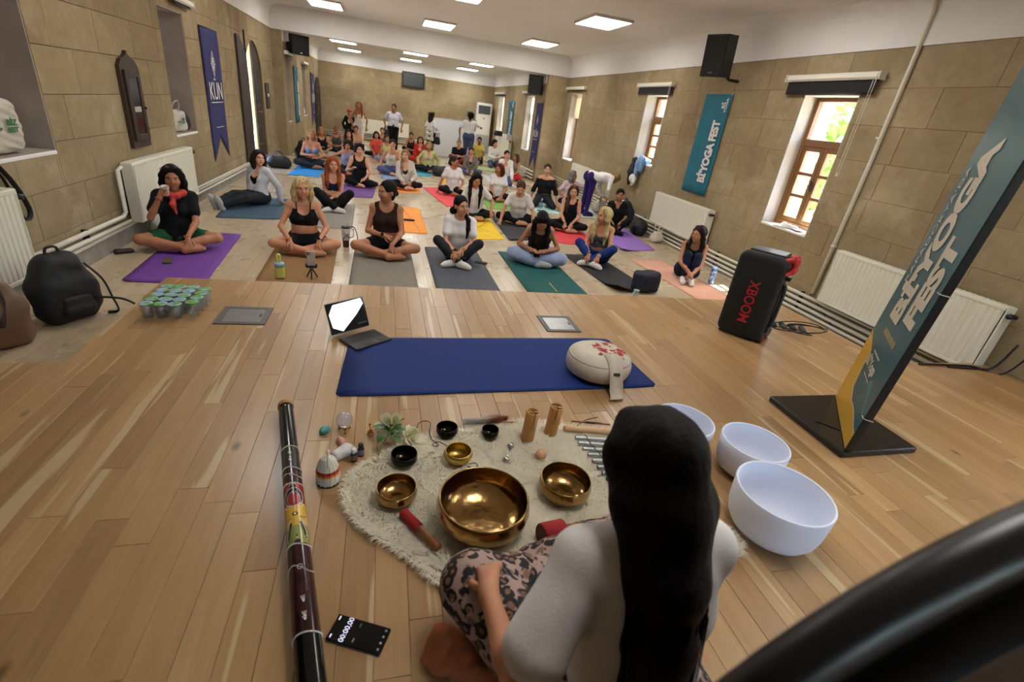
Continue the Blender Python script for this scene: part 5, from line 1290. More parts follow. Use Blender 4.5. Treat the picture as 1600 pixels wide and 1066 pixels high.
# ------------------------------------------------------------------ sealed water cups
cup0 = None; FOIL = None
m_, t_, b_ = newmat('cup_foil'); tc = N(t_, 'ShaderNodeNewGeometry'); vz = N(t_, 'ShaderNodeTexNoise', Scale=30.0, Detail=2.0); t_.links.new(tc.outputs['Position'], vz.inputs['Vector'])
cr = N(t_, 'ShaderNodeValToRGB'); cr.color_ramp.elements[0].color = lin('5fae2c'); cr.color_ramp.elements[1].color = lin('9db8d8'); cr.color_ramp.elements[0].position = .44; cr.color_ramp.elements[1].position = .54
t_.links.new(vz.outputs['Fac'], cr.inputs[0]); t_.links.new(cr.outputs[0], b_.inputs['Base Color']); setin(b_, Roughness=.3); FOIL = m_
cups = [(i, j) for j in range(5) for i in range(3)]+[(3, j) for j in range(1, 5)]
for k, (i, j) in enumerate(cups):
    x = -1.335+.0735*i+(.0 if i < 3 else .004)+.002*j; y = 3.03+.0735*j+(-.03 if i == 3 else 0)
    if cup0 is None:
        cup0 = empty('water_cup', (x, y, 0), 0, '', 'cup', 'sealed water cups left of the stage')
        MB().lathe([(0, .004), (.024, .004), (.027, .001), (.029, .02), (.027, .03), (.031, .04), (.034, .085), (.036, .088)], 20).build('cup', CLEAR, cup0)
        MB().lathe([(0, .089), (.036, .088), (.0365, .0895), (.03, .0905), (0, .0912)], 20).build('foil_lid', FOIL, cup0)
        MB().lathe([(0, .006), (.0225, .006), (.0285, .04), (.031, .078), (0, .078)], 16).build('water', clear_mat('water', (.95, .98, 1, 1), .03), cup0)
    else:
        c = copy_tree(cup0); c.location = (x, y, 0); c.rotation_euler = (0, 0, k)
    (cup0 if k == 0 else c)['label'] = 'sealed water cup with foil lid, %s row of the pack, %s' % (('front', 'second', 'third', 'fourth', 'back')[j], ('left cup', 'middle cup', 'right cup', 'outer cup beside the hatch')[i])

# ------------------------------------------------------------------ sheepskin rug
outl = [(-.115, 1.525), (-.06, 1.60), (.017, 1.655), (.10, 1.715), (.18, 1.765), (.30, 1.78), (.403, 1.79), (.52, 1.83), (.614, 1.845), (.72, 1.85), (.795, 1.83), (.90, 1.80), (1.02, 1.78), (1.12, 1.73), (1.18, 1.62), (1.19, 1.48), (1.20, 1.34), (1.25, 1.18), (1.315, 1.09), (1.325, 1.03), (1.28, .985), (1.19, .97), (1.05, .99), (.85, 1.0), (.62, .97), (.40, .95), (.26, .97), (.193, 1.01), (.14, 1.07), (.099, 1.125), (.03, 1.19), (-.03, 1.24), (-.085, 1.31), (-.12, 1.38), (-.13, 1.46)]
OUT = np.array(outl)
def inside(px, py):
    x, y = OUT[:, 0], OUT[:, 1]; x2, y2 = np.roll(x, -1), np.roll(y, -1); r_ = np.zeros(len(px), bool)
    for i in range(len(x)):
        c_ = ((y[i] > py) != (y2[i] > py)) & (px < (x2[i]-x[i])*(py-y[i])/(y2[i]-y[i]+1e-12)+x[i]); r_ ^= c_
    return r_
def edge_d(px, py):
    d = np.full(len(px), 9.)
    for i in range(len(OUT)):
        a = OUT[i]; b_ = OUT[(i+1) % len(OUT)]; e = b_-a; t = np.clip(((px-a[0])*e[0]+(py-a[1])*e[1])/(e@e), 0, 1); d = np.minimum(d, np.hypot(px-a[0]-t*e[0], py-a[1]-t*e[1]))
    return d
WOOL = M('sheep_wool', 'eae2cc', .9, var=.10, scale=7, spec=.15); HIDE = M('sheep_hide', 'd0c6ae', .9, var=.08)
rug = empty('sheepskin_rug', (.55, 1.4, 0), 0, 'cream long-haired sheepskin rug under the singing bowls', 'rug')
MB().prism([(a-.55, b-1.4) for a, b in [(p[0]*.985+.55*.015, p[1]*.985+1.4*.015) for p in outl]][::-1], .001, .010).build('hide', HIDE, rug)
rg_ = np.random.default_rng(9); pts = []
while sum(len(p) for p in pts) < 52000:
    q = rg_.uniform([-.14, .94], [1.35, 1.86], (40000, 2)); pts.append(q[inside(q[:, 0], q[:, 1])])
q = np.concatenate(pts)[:52000]
for cx, cy, cr_ in ((.358, 1.245, .132), (.711, 1.351, .090), (.061, 1.39, .066), (.318, 1.589, .066), (.096, 1.592, .066), (.291, 1.766, .060), (.486, 1.743, .050), (.655, 1.72, .026), (.782, 1.757, .026)): q = q[np.hypot(q[:, 0]-cx, q[:, 1]-cy) > cr_]   # wool pressed flat under what stands on it
n = len(q); ed = edge_d(q[:, 0], q[:, 1])
ang = 3.2*np.sin(q[:, 0]*4.1+1.3)+2.4*np.sin(q[:, 1]*5.3+q[:, 0]*2.2)+rg_.normal(0, .55, n)
near = ed < .03
ctr = np.array([.55, 1.4]); out_a = np.arctan2(q[:, 1]-ctr[1], q[:, 0]-ctr[0]); ang = np.where(near, out_a+rg_.normal(0, .5, n), ang)
clump = .5+.5*np.sin(q[:, 0]*31+4*np.sin(q[:, 1]*17))*np.sin(q[:, 1]*27+3*np.sin(q[:, 0]*13)); L_ = rg_.uniform(.018, .038, n); hh = rg_.uniform(.004, .014, n)+.010*clump; wv = rg_.uniform(.0009, .0018, n)
dx, dy = np.cos(ang), np.sin(ang); base = np.stack([q[:, 0]-.55, q[:, 1]-1.4, np.full(n, .008)], 1)
side = np.stack([-dy*wv, dx*wv, np.zeros(n)], 1)
mid = base+np.stack([dx*L_*.5, dy*L_*.5, hh], 1); tip = base+np.stack([dx*L_, dy*L_, hh*.8-.002], 1)
v = np.stack([base-side, base+side, mid+side*.8, mid-side*.8, tip], 1).reshape(-1, 3)
b0 = np.arange(n)*5
f = [tuple(r_) for r_ in np.stack([b0, b0+1, b0+2, b0+3], 1).tolist()]+[tuple(r_) for r_ in np.stack([b0+3, b0+2, b0+4], 1).tolist()]
o = MB().add(v, f).build('wool', WOOL, rug); tag(o, kind='stuff')
RZ = .014   # height things sink to in the pile

# ------------------------------------------------------------------ singing bowls
def bronze(name, c1, c2, rough, scale=6.0):
    m, t, b = newmat(name); tc = N(t, 'ShaderNodeTexCoord'); nz = N(t, 'ShaderNodeTexNoise', Scale=scale, Detail=6.0, Roughness=.65); t.links.new(tc.outputs['Object'], nz.inputs['Vector'])
    cr = N(t, 'ShaderNodeValToRGB'); cr.color_ramp.elements[0].color = lin(c1); cr.color_ramp.elements[1].color = lin(c2); cr.color_ramp.elements[0].position = .3; cr.color_ramp.elements[1].position = .7
    t.links.new(nz.outputs['Fac'], cr.inputs[0]); t.links.new(cr.outputs[0], b.inputs['Base Color']); setin(b, Metallic=1.0, Roughness=rough)
    v = N(t, 'ShaderNodeTexVoronoi', Scale=38.0); t.links.new(tc.outputs['Object'], v.inputs['Vector']); bp = N(t, 'ShaderNodeBump', Strength=.22, Distance=.003)
    t.links.new(v.outputs['Distance'], bp.inputs['Height']); t.links.new(bp.outputs[0], b.inputs['Normal']); return m
BRONZE = bronze('hammered_bronze', '86673f', 'b5945f', .2); BRASS = bronze('brushed_brass', 'a5863a', 'cdb262', .3); DARKBOWL = bronze('black_bronze', '1d1b19', '3a3530', .18)
RING = M('felt_ring', 'b9b0a0', .9)
def bowl(loc, R_, h, mat, label, ring=True, tilt=None, bulge=1.06, group=None):
    r = empty('singing_bowl', loc, random.uniform(0, 6), label, 'bowl', group)
    t = max(.003, R_*.028); nb = 14
    out = [(0, 0), (R_*.35, .001)]+[(R_*(.35+.68*math.sin(a)), h*(.58*(1-math.cos(a)))) for a in [math.pi/2*i/nb for i in range(2, nb+1)]]
    zt = out[-1][1]; out += [(R_*bulge*.985, zt+(h-zt)*.35), (R_*1.005, zt+(h-zt)*.75), (R_, h)]
    inn = [(R_-t*1.2, h), (R_-t, h-.002), (R_*1.005-t, zt+(h-zt)*.75), (R_*bulge*.985-t, zt+(h-zt)*.35)]+[(a-t if a > R_*.5 else a*.96, b+t*.8) for a, b in out[2:nb+1][::-1]]+[(R_*.3, t), (0, t)]
    MB().lathe(out+inn, 56).build('shell', mat, r)
    MB().tube([(R_*.995*math.cos(a)-t*.3*math.cos(a), R_*.995*math.sin(a)-t*.3*math.sin(a), h) for a in np.linspace(0, 2*math.pi, 56, endpoint=False)], t*.8, 8, closed=True).build('rim', mat, r)
    return r
bowl((.358, 1.245, RZ), .158, .118, BRONZE, 'largest bronze singing bowl in the middle of the sheepskin')
bowl((.711, 1.351, RZ), .100, .080, BRONZE, 'medium bronze singing bowl right of the largest bowl')
bowl((.061, 1.390, RZ), .072, .060, BRONZE, 'small bronze singing bowl at the left of the sheepskin')
bowl((.318, 1.589, RZ), .055, .052, BRASS, 'small bright brass bowl with bulging sides behind the largest bowl', bulge=1.12)
bowl((.096, 1.592, RZ), .052, .048, DARKBOWL, 'glossy black bowl nearest the rose')
bowl((.291, 1.766, RZ), .047, .044, DARKBOWL, 'glossy black bowl behind the bright brass bowl')
bowl((.486, 1.743, RZ), .038, .040, DARKBOWL, 'smallest glossy black bowl beside the feather')
CRYS = M('frosted_quartz', 'e4e9f7', .55, var=.01, Subsurface_Weight=.15, Subsurface_Radius=(.05, .05, .05))
def crystal(loc, R_, h, label):
    r = empty('crystal_bowl', loc, 0, label, 'bowl'); t = .008
    out = [(0, 0), (R_*.44, .002), (R_*.66, h*.04), (R_*.82, h*.13), (R_*.92, h*.27), (R_*.965, h*.45), (R_*.985, h*.72), (R_, h-.003), (R_-.002, h)]
    inn = [(R_-t+.001, h), (R_-t, h-.003), (R_*.985-t, h*.72), (R_*.965-t, h*.45), (R_*.92-t, h*.28), (R_*.82-t, h*.155), (R_*.64, h*.075), (R_*.4, t+.003), (0, t)]
    MB().lathe(out+inn, 64).build('shell', CRYS, r); MB().tube([((R_-.005)*math.cos(a), (R_-.005)*math.sin(a), h-.0015) for a in np.linspace(0, 2*math.pi, 64, endpoint=False)], .0048, 8, closed=True).build('rim', CRYS, r)
    MB().lathe([(R_*.40, -.0), (R_*.46, 0), (R_*.46, .008), (R_*.40, .008)], 32).build('rubber_ring', M('rubber_ring', '9a9890', .7), r)
crystal((1.492, 1.090, 0), .178, .20, 'largest frosted white crystal bowl, nearest of the three')
crystal((1.639, 1.425, 0), .148, .17, 'middle frosted white crystal bowl beside the sign base')
crystal((1.378, 1.600, 0), .138, .175, 'smallest frosted crystal bowl half hidden behind the long dark hair')

# ------------------------------------------------------------------ mallets, bells, chimes and small things
WOODR = wood_mat('mallet_wood', ['5a2f1b', '7d4a2b', '9f6a40'], .35, (16, 16, 3), .3); SUEDE = M('red_suede', '97181d', .85, var=.12, bump=.3, bscale=250)
BAMBOO = wood_mat('bamboo', ['a66f38', 'bf8a4d', 'd1a267'], .4, (18, 18, 2), .3); PALEW = wood_mat('pale_wood', ['b98a5a', 'cfa777', 'dcb98c'], .4, (14, 14, 3), .3)
def along(a, b): 
    a, b = Vector(a), Vector(b); q = (b-a).to_track_quat('Z', 'Y'); return Matrix.Translation(a) @ q.to_matrix().to_4x4(), (b-a).length
def mallet(a, b, rr, label, head_r, grip):
    M4, L = along(a, b); r = empty('mallet', (0, 0, 0), 0, label, 'mallet'); r.matrix_world = M4
    MB().lathe([(0, 0), (head_r*.9, 0), (head_r, .004), (head_r, L*grip), (0, L*grip)], 24).build('suede_head', SUEDE, r)
    k = L*grip; MB().lathe([(0, k-.002), (rr*.7, k), (rr, k+.006), (rr*.8, k+.012), (rr, k+L*.15), (rr*.85, k+L*.25), (rr*1.05, L*.80), (rr*.85, L*.86), (rr*1.05, L*.92), (rr*.9, L*.985), (0, L)], 20).build('handle', WOODR, r)
    if head_r > .025: MB().lathe([(0, -.0006), (head_r*.86, -.0006)], 24).build('end_grain', M('end_grain', '5d3626', .6), r)
    return r
mallet((.083, 1.300, .036), (.192, 1.128, .036), .017, 'slim singing bowl striker with red suede tip left of the largest bowl', .019, .46)
mallet((.545, 1.125, .055), (.735, 1.170, .036), .017, 'thick mallet with large red suede head in front of the woman', .040, .46)
r = empty('wooden_striker', (.80, 1.12, .03), .5, 'pale wooden striker tip showing by the woman\'s shoulder', 'striker'); M4, L = along((0, 0, .0), (.03, -.13, .0)); o = MB().lathe([(0, 0), (.017, .003), (.02, .015), (.012, .03), (.011, .12), (0, .125)], 16).build('stick', PALEW, r); o.matrix_local = M4
r = empty('egg_shaker', (.683, 1.575, RZ+.022), .5, 'polished pale wooden egg shaker on the sheepskin', 'shaker'); MB().ell((0, 0, 0), (.030, .023, .022), 12).build('egg', PALEW, r); MB().tube([(0, .0232*math.cos(a), .0222*math.sin(a)) for a in np.linspace(0, 6.28, 24, endpoint=False)], .0005, 4, closed=True).build('seam', WOODR, r)
r = empty('dumbbell_bell', (.541, 1.605, RZ+.014), 0, 'silver double bell joined by a thin rod in front of the bamboo tubes', 'bell')
for e in ((.022, .045, 0), (-.020, -.045, 0)):
    MB().ell(e, .0145, 9).build('jingle', CHROME, r); MB().tube([(e[0]+.0148*math.cos(a), e[1]+.0148*math.sin(a), 0) for a in np.linspace(0, 6.28, 20, endpoint=False)], .001, 4, closed=True).build('slit_ring', DARKMETAL, r)
MB().tube([(.018, .037, 0), (-.016, -.037, 0)], .003, 6).build('rod', CHROME, r)
CORD = M('black_cord', '161310', .8)
def bamboo(loc, h, R_, lean, label):
    r = empty('bamboo_chime', loc, random.uniform(-.3, .3), label, 'chime'); L4 = Matrix.Rotation(lean, 4, 'Y')
    def P(mb, n_, m): o = mb.build(n_, m, r); o.matrix_local = L4; return o
    P(MB().lathe([(0, .002), (R_*.96, 0), (R_, .004), (R_*.97, h*.5), (R_, h-.002), (R_-.0035, h), (R_-.005, h-.004), (R_-.005, .02), (0, .02)], 28), 'tube', BAMBOO)
    P(MB().tube([(-R_*.9, 0, h-.008), (R_*.9, 0, h-.004)], .0035, 6), 'cross_bar', PALEW)
    P(MB().tube([(-.004, 0, h), (0, -.01, h+.004), (.003, -R_*.85, h+.003), (.002, -R_-.003, h-.02), (0, -R_-.003, h-.055)], .0016, 5), 'cord', CORD)
    P(MB().tube([(.009*math.cos(a), -R_-.002, h-.068+.009*math.sin(a)) for a in np.linspace(0, 6.28, 16, endpoint=False)], .0008, 4, closed=True), 'ring', DARKMETAL)
    return r
bamboo((.655, 1.705, RZ), .160, .031, .04, 'left of two upright bamboo tube chimes at the back of the sheepskin')
bamboo((.780, 1.742, RZ), .160, .031, .05, 'right of two upright bamboo tube chimes at the back of the sheepskin')
# bar chime with eight aluminium tubes
r = empty('bar_chime', (1.05, 1.60, .03), 0, 'wooden bar chime with eight silver tubes lying on the right of the sheepskin', 'chime')
ALU = M('brushed_aluminium', 'b9bcc0', .25, 1.0, var=.05)
o = MB().tube([(-.20, .155, .006), (-.185, .152, .006), (.16, .085, .006), (.20, .078, .006)], [.012, .015, .014, .012], 12).build('wooden_bar', PALEW, r)
tips = [(.886, 1.686), (.886, 1.646), (.892, 1.603), (.901, 1.562), (.905, 1.520), (.912, 1.478), (.918, 1.438), (.922, 1.40)]
for i, (x, y) in enumerate(tips):
    L = .30-.022*i; d = np.array([.982, -.19]); a = np.array([x-1.05, y-1.60]); b_ = a+d*L
    tb = MB(); tb.tube([(a[0], a[1], .0), (b_[0], b_[1], .0)], .0095, 12, caps=False); tb.tube([(a[0], a[1], .0), (b_[0], b_[1], .0)], .0075, 12, caps=False); o = tb.build('chime_tube', ALU, r)
    c = a+d*.05; MB().tube([(c[0], c[1]+.025, .004), (c[0]+.002, c[1]+.005, .012), (c[0]+.003, c[1]-.012, .010)], .0016, 5).build('cord', CORD, r)
r = empty('incense_stick', (1.0, 1.80, .035), 0, 'thin brown incense stick above the bar chime', 'incense'); MB().tube([(-.09, .01, 0), (.1, -.03, .0)], .004, 6).build('stick', WOODR, r); MB().tube([(-.02, -.004, 0), (.06, -.02, .0)], .0052, 6).build('wrapped_thread', CORD, r)
r = empty('black_cord', (.95, 1.79, .02), 0, 'black cord curving from the bar chime towards the hair', 'cord'); MB().tube([(-.04, -.03, .002), (-.01, .0, .004), (.05, .04, .004), (.12, .06, .004)], .0022, 5).build('cord', CORD, r)
# feather
r = empty('feather', (.51, 1.835, .022), -.05, 'grey and rust feather with a wooden quill tip behind the smallest black bowl', 'feather')
FE1 = M('feather_grey', 'b3aca6', .9, var=.2, scale=20); FE2 = M('feather_rust', '8a5538', .9, var=.25, scale=20); rf = np.random.default_rng(3)
for nm, mt, xs in (('grey_barbs', FE1, (-.11, .03)), ('rust_barbs', FE2, (.02, .085))):
    v = []; f = []
    for i in range(700):
        x = rf.uniform(*xs); s_ = rf.choice([-1, 1]); L = rf.uniform(.03, .075); a = math.pi-s_*rf.uniform(.15, .7); z = rf.uniform(0, .03); w_ = .0011
        p = np.array([x, .012*math.sin(x*18), z]); d = np.array([math.cos(a), math.sin(a)*.8, rf.uniform(-.15, .15)])*L; k = len(v)
        v += [p+[0, -w_, 0], p+[0, w_, 0], p+d]; f.append((k, k+1, k+2))
    MB().add(v, f, 0, False).build(nm, mt, r)
MB().tube([(-.1, -.01, .004), (0, 0, .006), (.1, .006, .004), (.118, .004, .003)], [.001, .002, .005, .003], 6).build('quill', PALEW, r)
# cords
for (pts, lab) in (([(.07, 1.85, .01), (.085, 1.885, .01), (.11, 1.91, .01)], 'short dark twig standing behind the rose'),
                   ([(.06, 1.80, .01), (.11, 1.83, .008), (.16, 1.835, .008), (.17, 1.86, .012), (.20, 1.885, .01), (.225, 1.85, .022), (.215, 1.78, .028), (.22, 1.72, .028), (.245, 1.68, .028), (.232, 1.67, .028), (.22, 1.685, .028), (.25, 1.70, .028), (.29, 1.66, .028)], 'thin black cord winding from the rose to the black bowl'),
                   ([(.36, 1.545, .03), (.385, 1.55, .028), (.392, 1.53, .028), (.372, 1.515, .028), (.35, 1.535, .028)], 'small loop of black cord beside the bright brass bowl')):
    o_ = pts[0]; r = empty('thin_cord', o_, 0, lab, 'cord'); MB().tube([np.array(p)-np.array(o_) for p in pts], .0019, 5).build('cord', CORD, r)
# white roses
PETAL = M('rose_petal', 'ddd9b4', .6, var=.08, Subsurface_Weight=.1); GREENL = M('rose_leaf', '3f6b34', .45, var=.2, scale=30); STEM = M('rose_stem', '4d6a35', .6)
def rose(loc, R_, axis, label, leaves, stem):
    r = empty('white_rose', loc, 0, label, 'flower'); q = Vector(axis).normalized().to_track_quat('Z', 'Y').to_matrix()
    Q = np.array(q); k = 0
    for ring, (n, rad, h0, op) in enumerate(((3, .25, .95, .1), (4, .45, .85, .25), (5, .7, .7, .5), (6, .95, .5, .9))):
        for i in range(n):
            a = 2*math.pi*(i+.37*ring)/n; mb = MB(); v = []; f = []
            for iu in range(6):
                for iv in range(6):
                    u = (iu/5-.5)*2; t = iv/5; wd_ = .75*math.sin(math.pi*min(.95, .12+t*.75))*(2.4/n+.25); aa = a+u*wd_
                    rr = R_*(.12+rad*t**.8)*(1+.08*abs(u)); z = R_*(h0*t*(1-.35*op*t)); v.append((rr*math.cos(aa), rr*math.sin(aa), z))
            for iu in range(5):
                for iv in range(5): b_ = iu*6+iv; f.append((b_, b_+6, b_+7, b_+1))
            mb.add(np.array(v) @ Q.T, f).build('petal', PETAL, r); k += 1
    for (base, tip, w_) in leaves:
        base, tip = np.array(base), np.array(tip); d = tip-base; L = np.linalg.norm(d); d /= L; s_ = np.cross(d, [0, 0, 1]); s_ /= np.linalg.norm(s_); v = []; f = []
        for i in range(9):
            t = i/8; ww = w_*math.sin(math.pi*min(1, t*.92+.06))**.8; c = base+d*L*t+np.array([0, 0, .012*math.sin(t*3)]); v += [c-s_*ww, c+np.array([0, 0, -.003]), c+s_*ww]
        for i in range(8): f += [(3*i, 3*i+1, 3*i+4, 3*i+3), (3*i+1, 3*i+2, 3*i+5, 3*i+4)]
        MB().add(v, f).build('leaf', GREENL, r)
    MB().tube(stem, .0028, 6).build('stem', STEM, r)
rose((.045, 1.80, .040), .060, (-.2, -.6, .7), 'larger white rose with green leaves lying left of the black bowls',
     [((0, -.03, .03), (-.02, -.07, .065), .02), ((.0, -.06, .03), (-.075, -.03, .03), .016), ((-.01, -.07, .03), (.055, -.085, .045), .022), ((.0, -.08, .02), (.045, -.06, .06), .016), ((-.03, -.08, .015), (-.055, -.115, .006), .017), ((.01, -.09, .02), (.04, -.135, .012), .015)], [(0, -.02, .03), (-.005, -.07, .028), (-.03, -.12, .012), (-.05, -.19, .004)])
rose((.125, 1.735, .034), .046, (.5, -.3, .6), 'smaller white rose on the sheepskin edge beside the black bowl', [((-.02, -.01, .01), (-.06, .01, .012), .014)], [(-.01, .01, .01), (-.06, .03, .008), (-.1, .05, .006)])
# crystal ball on gold stand, stones, oil bottles
r = empty('crystal_ball', (-.152, 1.845, 0), .3, 'clear crystal ball on a little golden stand', 'crystal ball'); GOLD = M('gold', 'b98a35', .25, 1.0, var=.05)
MB().ell((0, 0, .058), .036, 20).build('ball', M('rose_quartz_clear', 'e6e0e6', .03, var=0, Transmission_Weight=.75, IOR=1.5), r)
for i in range(3):
    a = i*2.094+.4; MB().tube([(.018*math.cos(a), .018*math.sin(a), .024), (.026*math.cos(a), .026*math.sin(a), .016), (.021*math.cos(a), .021*math.sin(a), .006), (.028*math.cos(a), .028*math.sin(a), .002)], [.003, .004, .003, .005], 8).build('leg', GOLD, r)
MB().tube([(.019*math.cos(a), .019*math.sin(a), .022) for a in np.linspace(0, 6.28, 20, endpoint=False)], .003, 6, closed=True).build('ring', GOLD, r)
def stone(loc, size, mat, label, seed): 
    r = empty('gem_stone', loc, seed, label, 'stone'); s = Sdf().ell((0, 0, size[2]*.9), size).ell((size[0]*.3, 0, size[2]*.8), (size[0]*.7, size[1]*.8, size[2]*.8)); s.cut_plane((0, 0, .001), (0, 0, -1)); sdf_obj('stone', s, .0035, mat, r, .002, 90, seed=seed); return r
stone((-.237, 1.835, 0), (.021, .015, .012), M('turquoise', '4a9a98', .35, var=.35, scale=60), 'turquoise stone left of the crystal ball', 1)
stone((-.160, 1.755, 0), (.020, .013, .009), M('rose_quartz', 'd69a93', .3, var=.08), 'flat pink stone in front of the crystal ball', 2)
r = empty('copper_figure', (-.043, 1.805, 0), .2, 'tiny copper wire ornament right of the crystal ball', 'ornament'); COP = M('copper', 'b0683c', .2, 1.0)
for z, R_ in ((.008, .012), (.02, .009)): MB().tube([(R_*math.cos(a), R_*math.sin(a)*.8, z+.004*math.sin(a*2)) for a in np.linspace(0, 6.28, 20, endpoint=False)], .0032, 6, closed=True).build('ring', COP, r)
MB().tube([(0, 0, .004), (.002, .004, .03), (0, .006, .05)], .0022, 6).build('neck', COP, r); MB().ell((0, .006, .054), .005, 6).build('head', COP, r)
def oil(loc, capm, labm, label, h=.062):
    r = empty('oil_bottle', loc, random.uniform(-.3, .3), label, 'bottle'); AMB = M('amber_glass', '231018', .1)
    MB().lathe([(0, 0), (.0125, .001), (.0135, .004), (.0135, h*.62), (.009, h*.70), (.008, h*.74), (0, h*.74)], 20).build('glass', AMB, r); MB().lathe([(0, h*.70), (.0105, h*.70), (.0105, h*.96), (.009, h), (0, h)], 20).build('cap', capm, r)
    MB().lathe([(.0138, h*.14), (.0138, h*.56)], 20).build('paper_label', labm, r)
oil((-.102, 1.637, 0), M('white_cap', 'd8dadb', .4), M('label_mauve', '6d5558', .6), 'small dark oil bottle with white cap')
oil((-.076, 1.668, 0), BLACKPL, M('label_lilac', '77748f', .6), 'small dark oil bottle with black cap')
# caxixi basket rattle
r = empty('basket_rattle', (-.19, 1.525, 0), .1, 'woven cream basket rattle with red and yellow band and stick handle', 'rattle')
m_, t_, b_ = newmat('woven_cane'); tc = N(t_, 'ShaderNodeTexCoord'); sx_ = N(t_, 'ShaderNodeSeparateXYZ'); t_.links.new(tc.outputs['Object'], sx_.inputs[0])
cr = N(t_, 'ShaderNodeValToRGB'); cr.color_ramp.interpolation = 'CONSTANT'; e = cr.color_ramp.elements; e[0].color = lin('d8cfbd'); e[1].color = lin('d8cfbd'); e[1].position = .58
for p, c in ((.36, 'd9a23a'), (.42, 'c8602a'), (.48, 'a82a22')): x_ = e.new(p); x_.color = lin(c)
mr = N(t_, 'ShaderNodeMapRange'); mr.inputs['From Max'].default_value = .12; t_.links.new(sx_.outputs['Z'], mr.inputs['Value']); t_.links.new(mr.outputs[0], cr.inputs[0]); t_.links.new(cr.outputs[0], b_.inputs['Base Color']); setin(b_, Roughness=.6); CANE = m_
prof = [(.040, .006), (.0405, .02), (.040, .045), (.037, .07), (.030, .095), (.020, .112), (.008, .12), (.0, .122)]
MB().lathe(prof, 32).build('basket', CANE, r)
wv_ = MB(); zz = np.linspace(.008, .112, 26)
for z in zz:
    R_ = np.interp(z, [p[1] for p in prof], [p[0] for p in prof]); k = 36
    wv_.tube([((R_+.0012*(1 if (i % 2) else -.6))*math.cos(2*math.pi*i/k), (R_+.0012*(1 if (i % 2) else -.6))*math.sin(2*math.pi*i/k), z) for i in range(k)], .0019, 5, closed=True)
o = wv_.build('woven_strands', CANE, r); tag(o, kind='stuff')
for i in range(14): a = 2*math.pi*i/14; MB().tube([((np.interp(z, [p[1] for p in prof], [p[0] for p in prof])+.0022)*math.cos(a), (np.interp(z, [p[1] for p in prof], [p[0] for p in prof])+.0022)*math.sin(a), z) for z in np.linspace(.006, .118, 8)], .0016, 5).build('rib', CANE, r)
MB().lathe([(0, 0), (.043, 0), (.044, .004), (.042, .009), (0, .009)], 32).build('base_disc', M('gourd_dark', '2b1d16', .4), r)
MB().tube([(.0, -.028, .06), (.002, -.03, .10), (.004, -.022, .165)], [.003, .0042, .0045], 8).build('stick', M('cane_pale', 'cfc6b2', .6), r)
# white ocarina
r = empty('ceramic_ocarina', (-.150, 1.668, 0), .5, 'white ceramic ocarina with a small hole behind the basket rattle', 'ocarina')
s = Sdf().cap((-.03, -.01, .024), (.02, .0, .026), .024, .022).cap((.02, 0, .026), (.045, .004, .02), .02, .009); sdf_obj('shell', s, .004, M('white_ceramic', 'd3d0cc', .3), r)
MB().lathe([(0, 0), (.004, 0), (.004, .002)], 12, (.01, -.004, .0475)).build('hole', BLACKPL, r)

# ------------------------------------------------------------------ didgeridoo
A, B = Vector((-.413, 1.985, .042)), Vector((-.10, .50, .040)); ax_ = (B-A); L = ax_.length
M4, L = along(A, B); r = empty('didgeridoo', (0, 0, 0), 0, 'long black painted didgeridoo with yellow animal figure lying on the stage', 'didgeridoo'); r.matrix_world = M4
R0, R1 = .030, .037
def RR(z): return R0+(R1-R0)*z/L
ZA, ZB_ = [0, .238, .366, .503, .778, .875, .955, 1.02, 1.10, 1.7], [0, .335, .463, .552, .835, .925, 1.035, 1.095, 1.135, 1.7]
zm = lambda z: float(np.interp(z, ZA, ZB_))
def ring_(z0, z1, mat, name, e=.0004, n=3): z0, z1 = zm(z0), zm(z1); MB().lathe([(RR(z0+(z1-z0)*i/n)+e, z0+(z1-z0)*i/n) for i in range(n+1)], 36).build(name, mat, r)
PBLK = M('gloss_black', '0e0d0d', .12, var=.05); PGRN = M('paint_dark_green', '252b22', .2, var=.3, scale=14); PMAR = M('paint_maroon', '35191a', .15, var=.6, scale=22); PRED = M('paint_red', '94282a', .2, var=.1); PYEL = M('paint_yellow', 'cfa53c', .2, var=.1); POLV = M('paint_olive', '8c8b4c', .2, var=.12); PWHT = M('paint_white', 'd8d3c8', .3)
MB().lathe([(RR(0)*.75, .004), (RR(0)*.75, 0), (RR(0), 0)]+[(RR(z), z) for z in np.linspace(.0, L, 40)]+[(RR(L)*.8, L), (RR(L)*.8, L-.05)], 36).build('tube', PBLK, r)
MB().lathe([(.020, -.012), (.030, -.014), (.034, -.004), (.034, .010), (.030, .014)], 32).build('beeswax_mouthpiece', M('beeswax', 'b37a4a', .5), r)
ring_(.24, .365, PGRN, 'green_band'); ring_(.37, .50, PMAR, 'maroon_band'); ring_(.50, .525, PRED, 'red_band'); ring_(.525, .60, PRED, 'red_band'); ring_(.60, .70, PYEL, 'yellow_band'); ring_(.70, .775, POLV, 'olive_band'); ring_(.775, 1.10, PMAR, 'maroon_band')
def dots(z, n=44, wob_=0, name='dot_ring', rad=.0026):
    m = MB()
    for i in range(n): a = 2*math.pi*i/n; zz_ = zm(z)+wob_*math.sin(a*2); R_ = RR(zz_)+.001; m.ell((R_*math.cos(a), R_*math.sin(a), zz_), rad, 3)
    m.build(name, PWHT, r)
for z, wo_ in ((.238, 0), (.366, .006), (.503, .004), (.778, .006), (1.10, .003)): dots(z, 44, wo_)
for z, wo_ in ((.43, .012), (.875, .016)): dots(z, 60, wo_, rad=.0017)
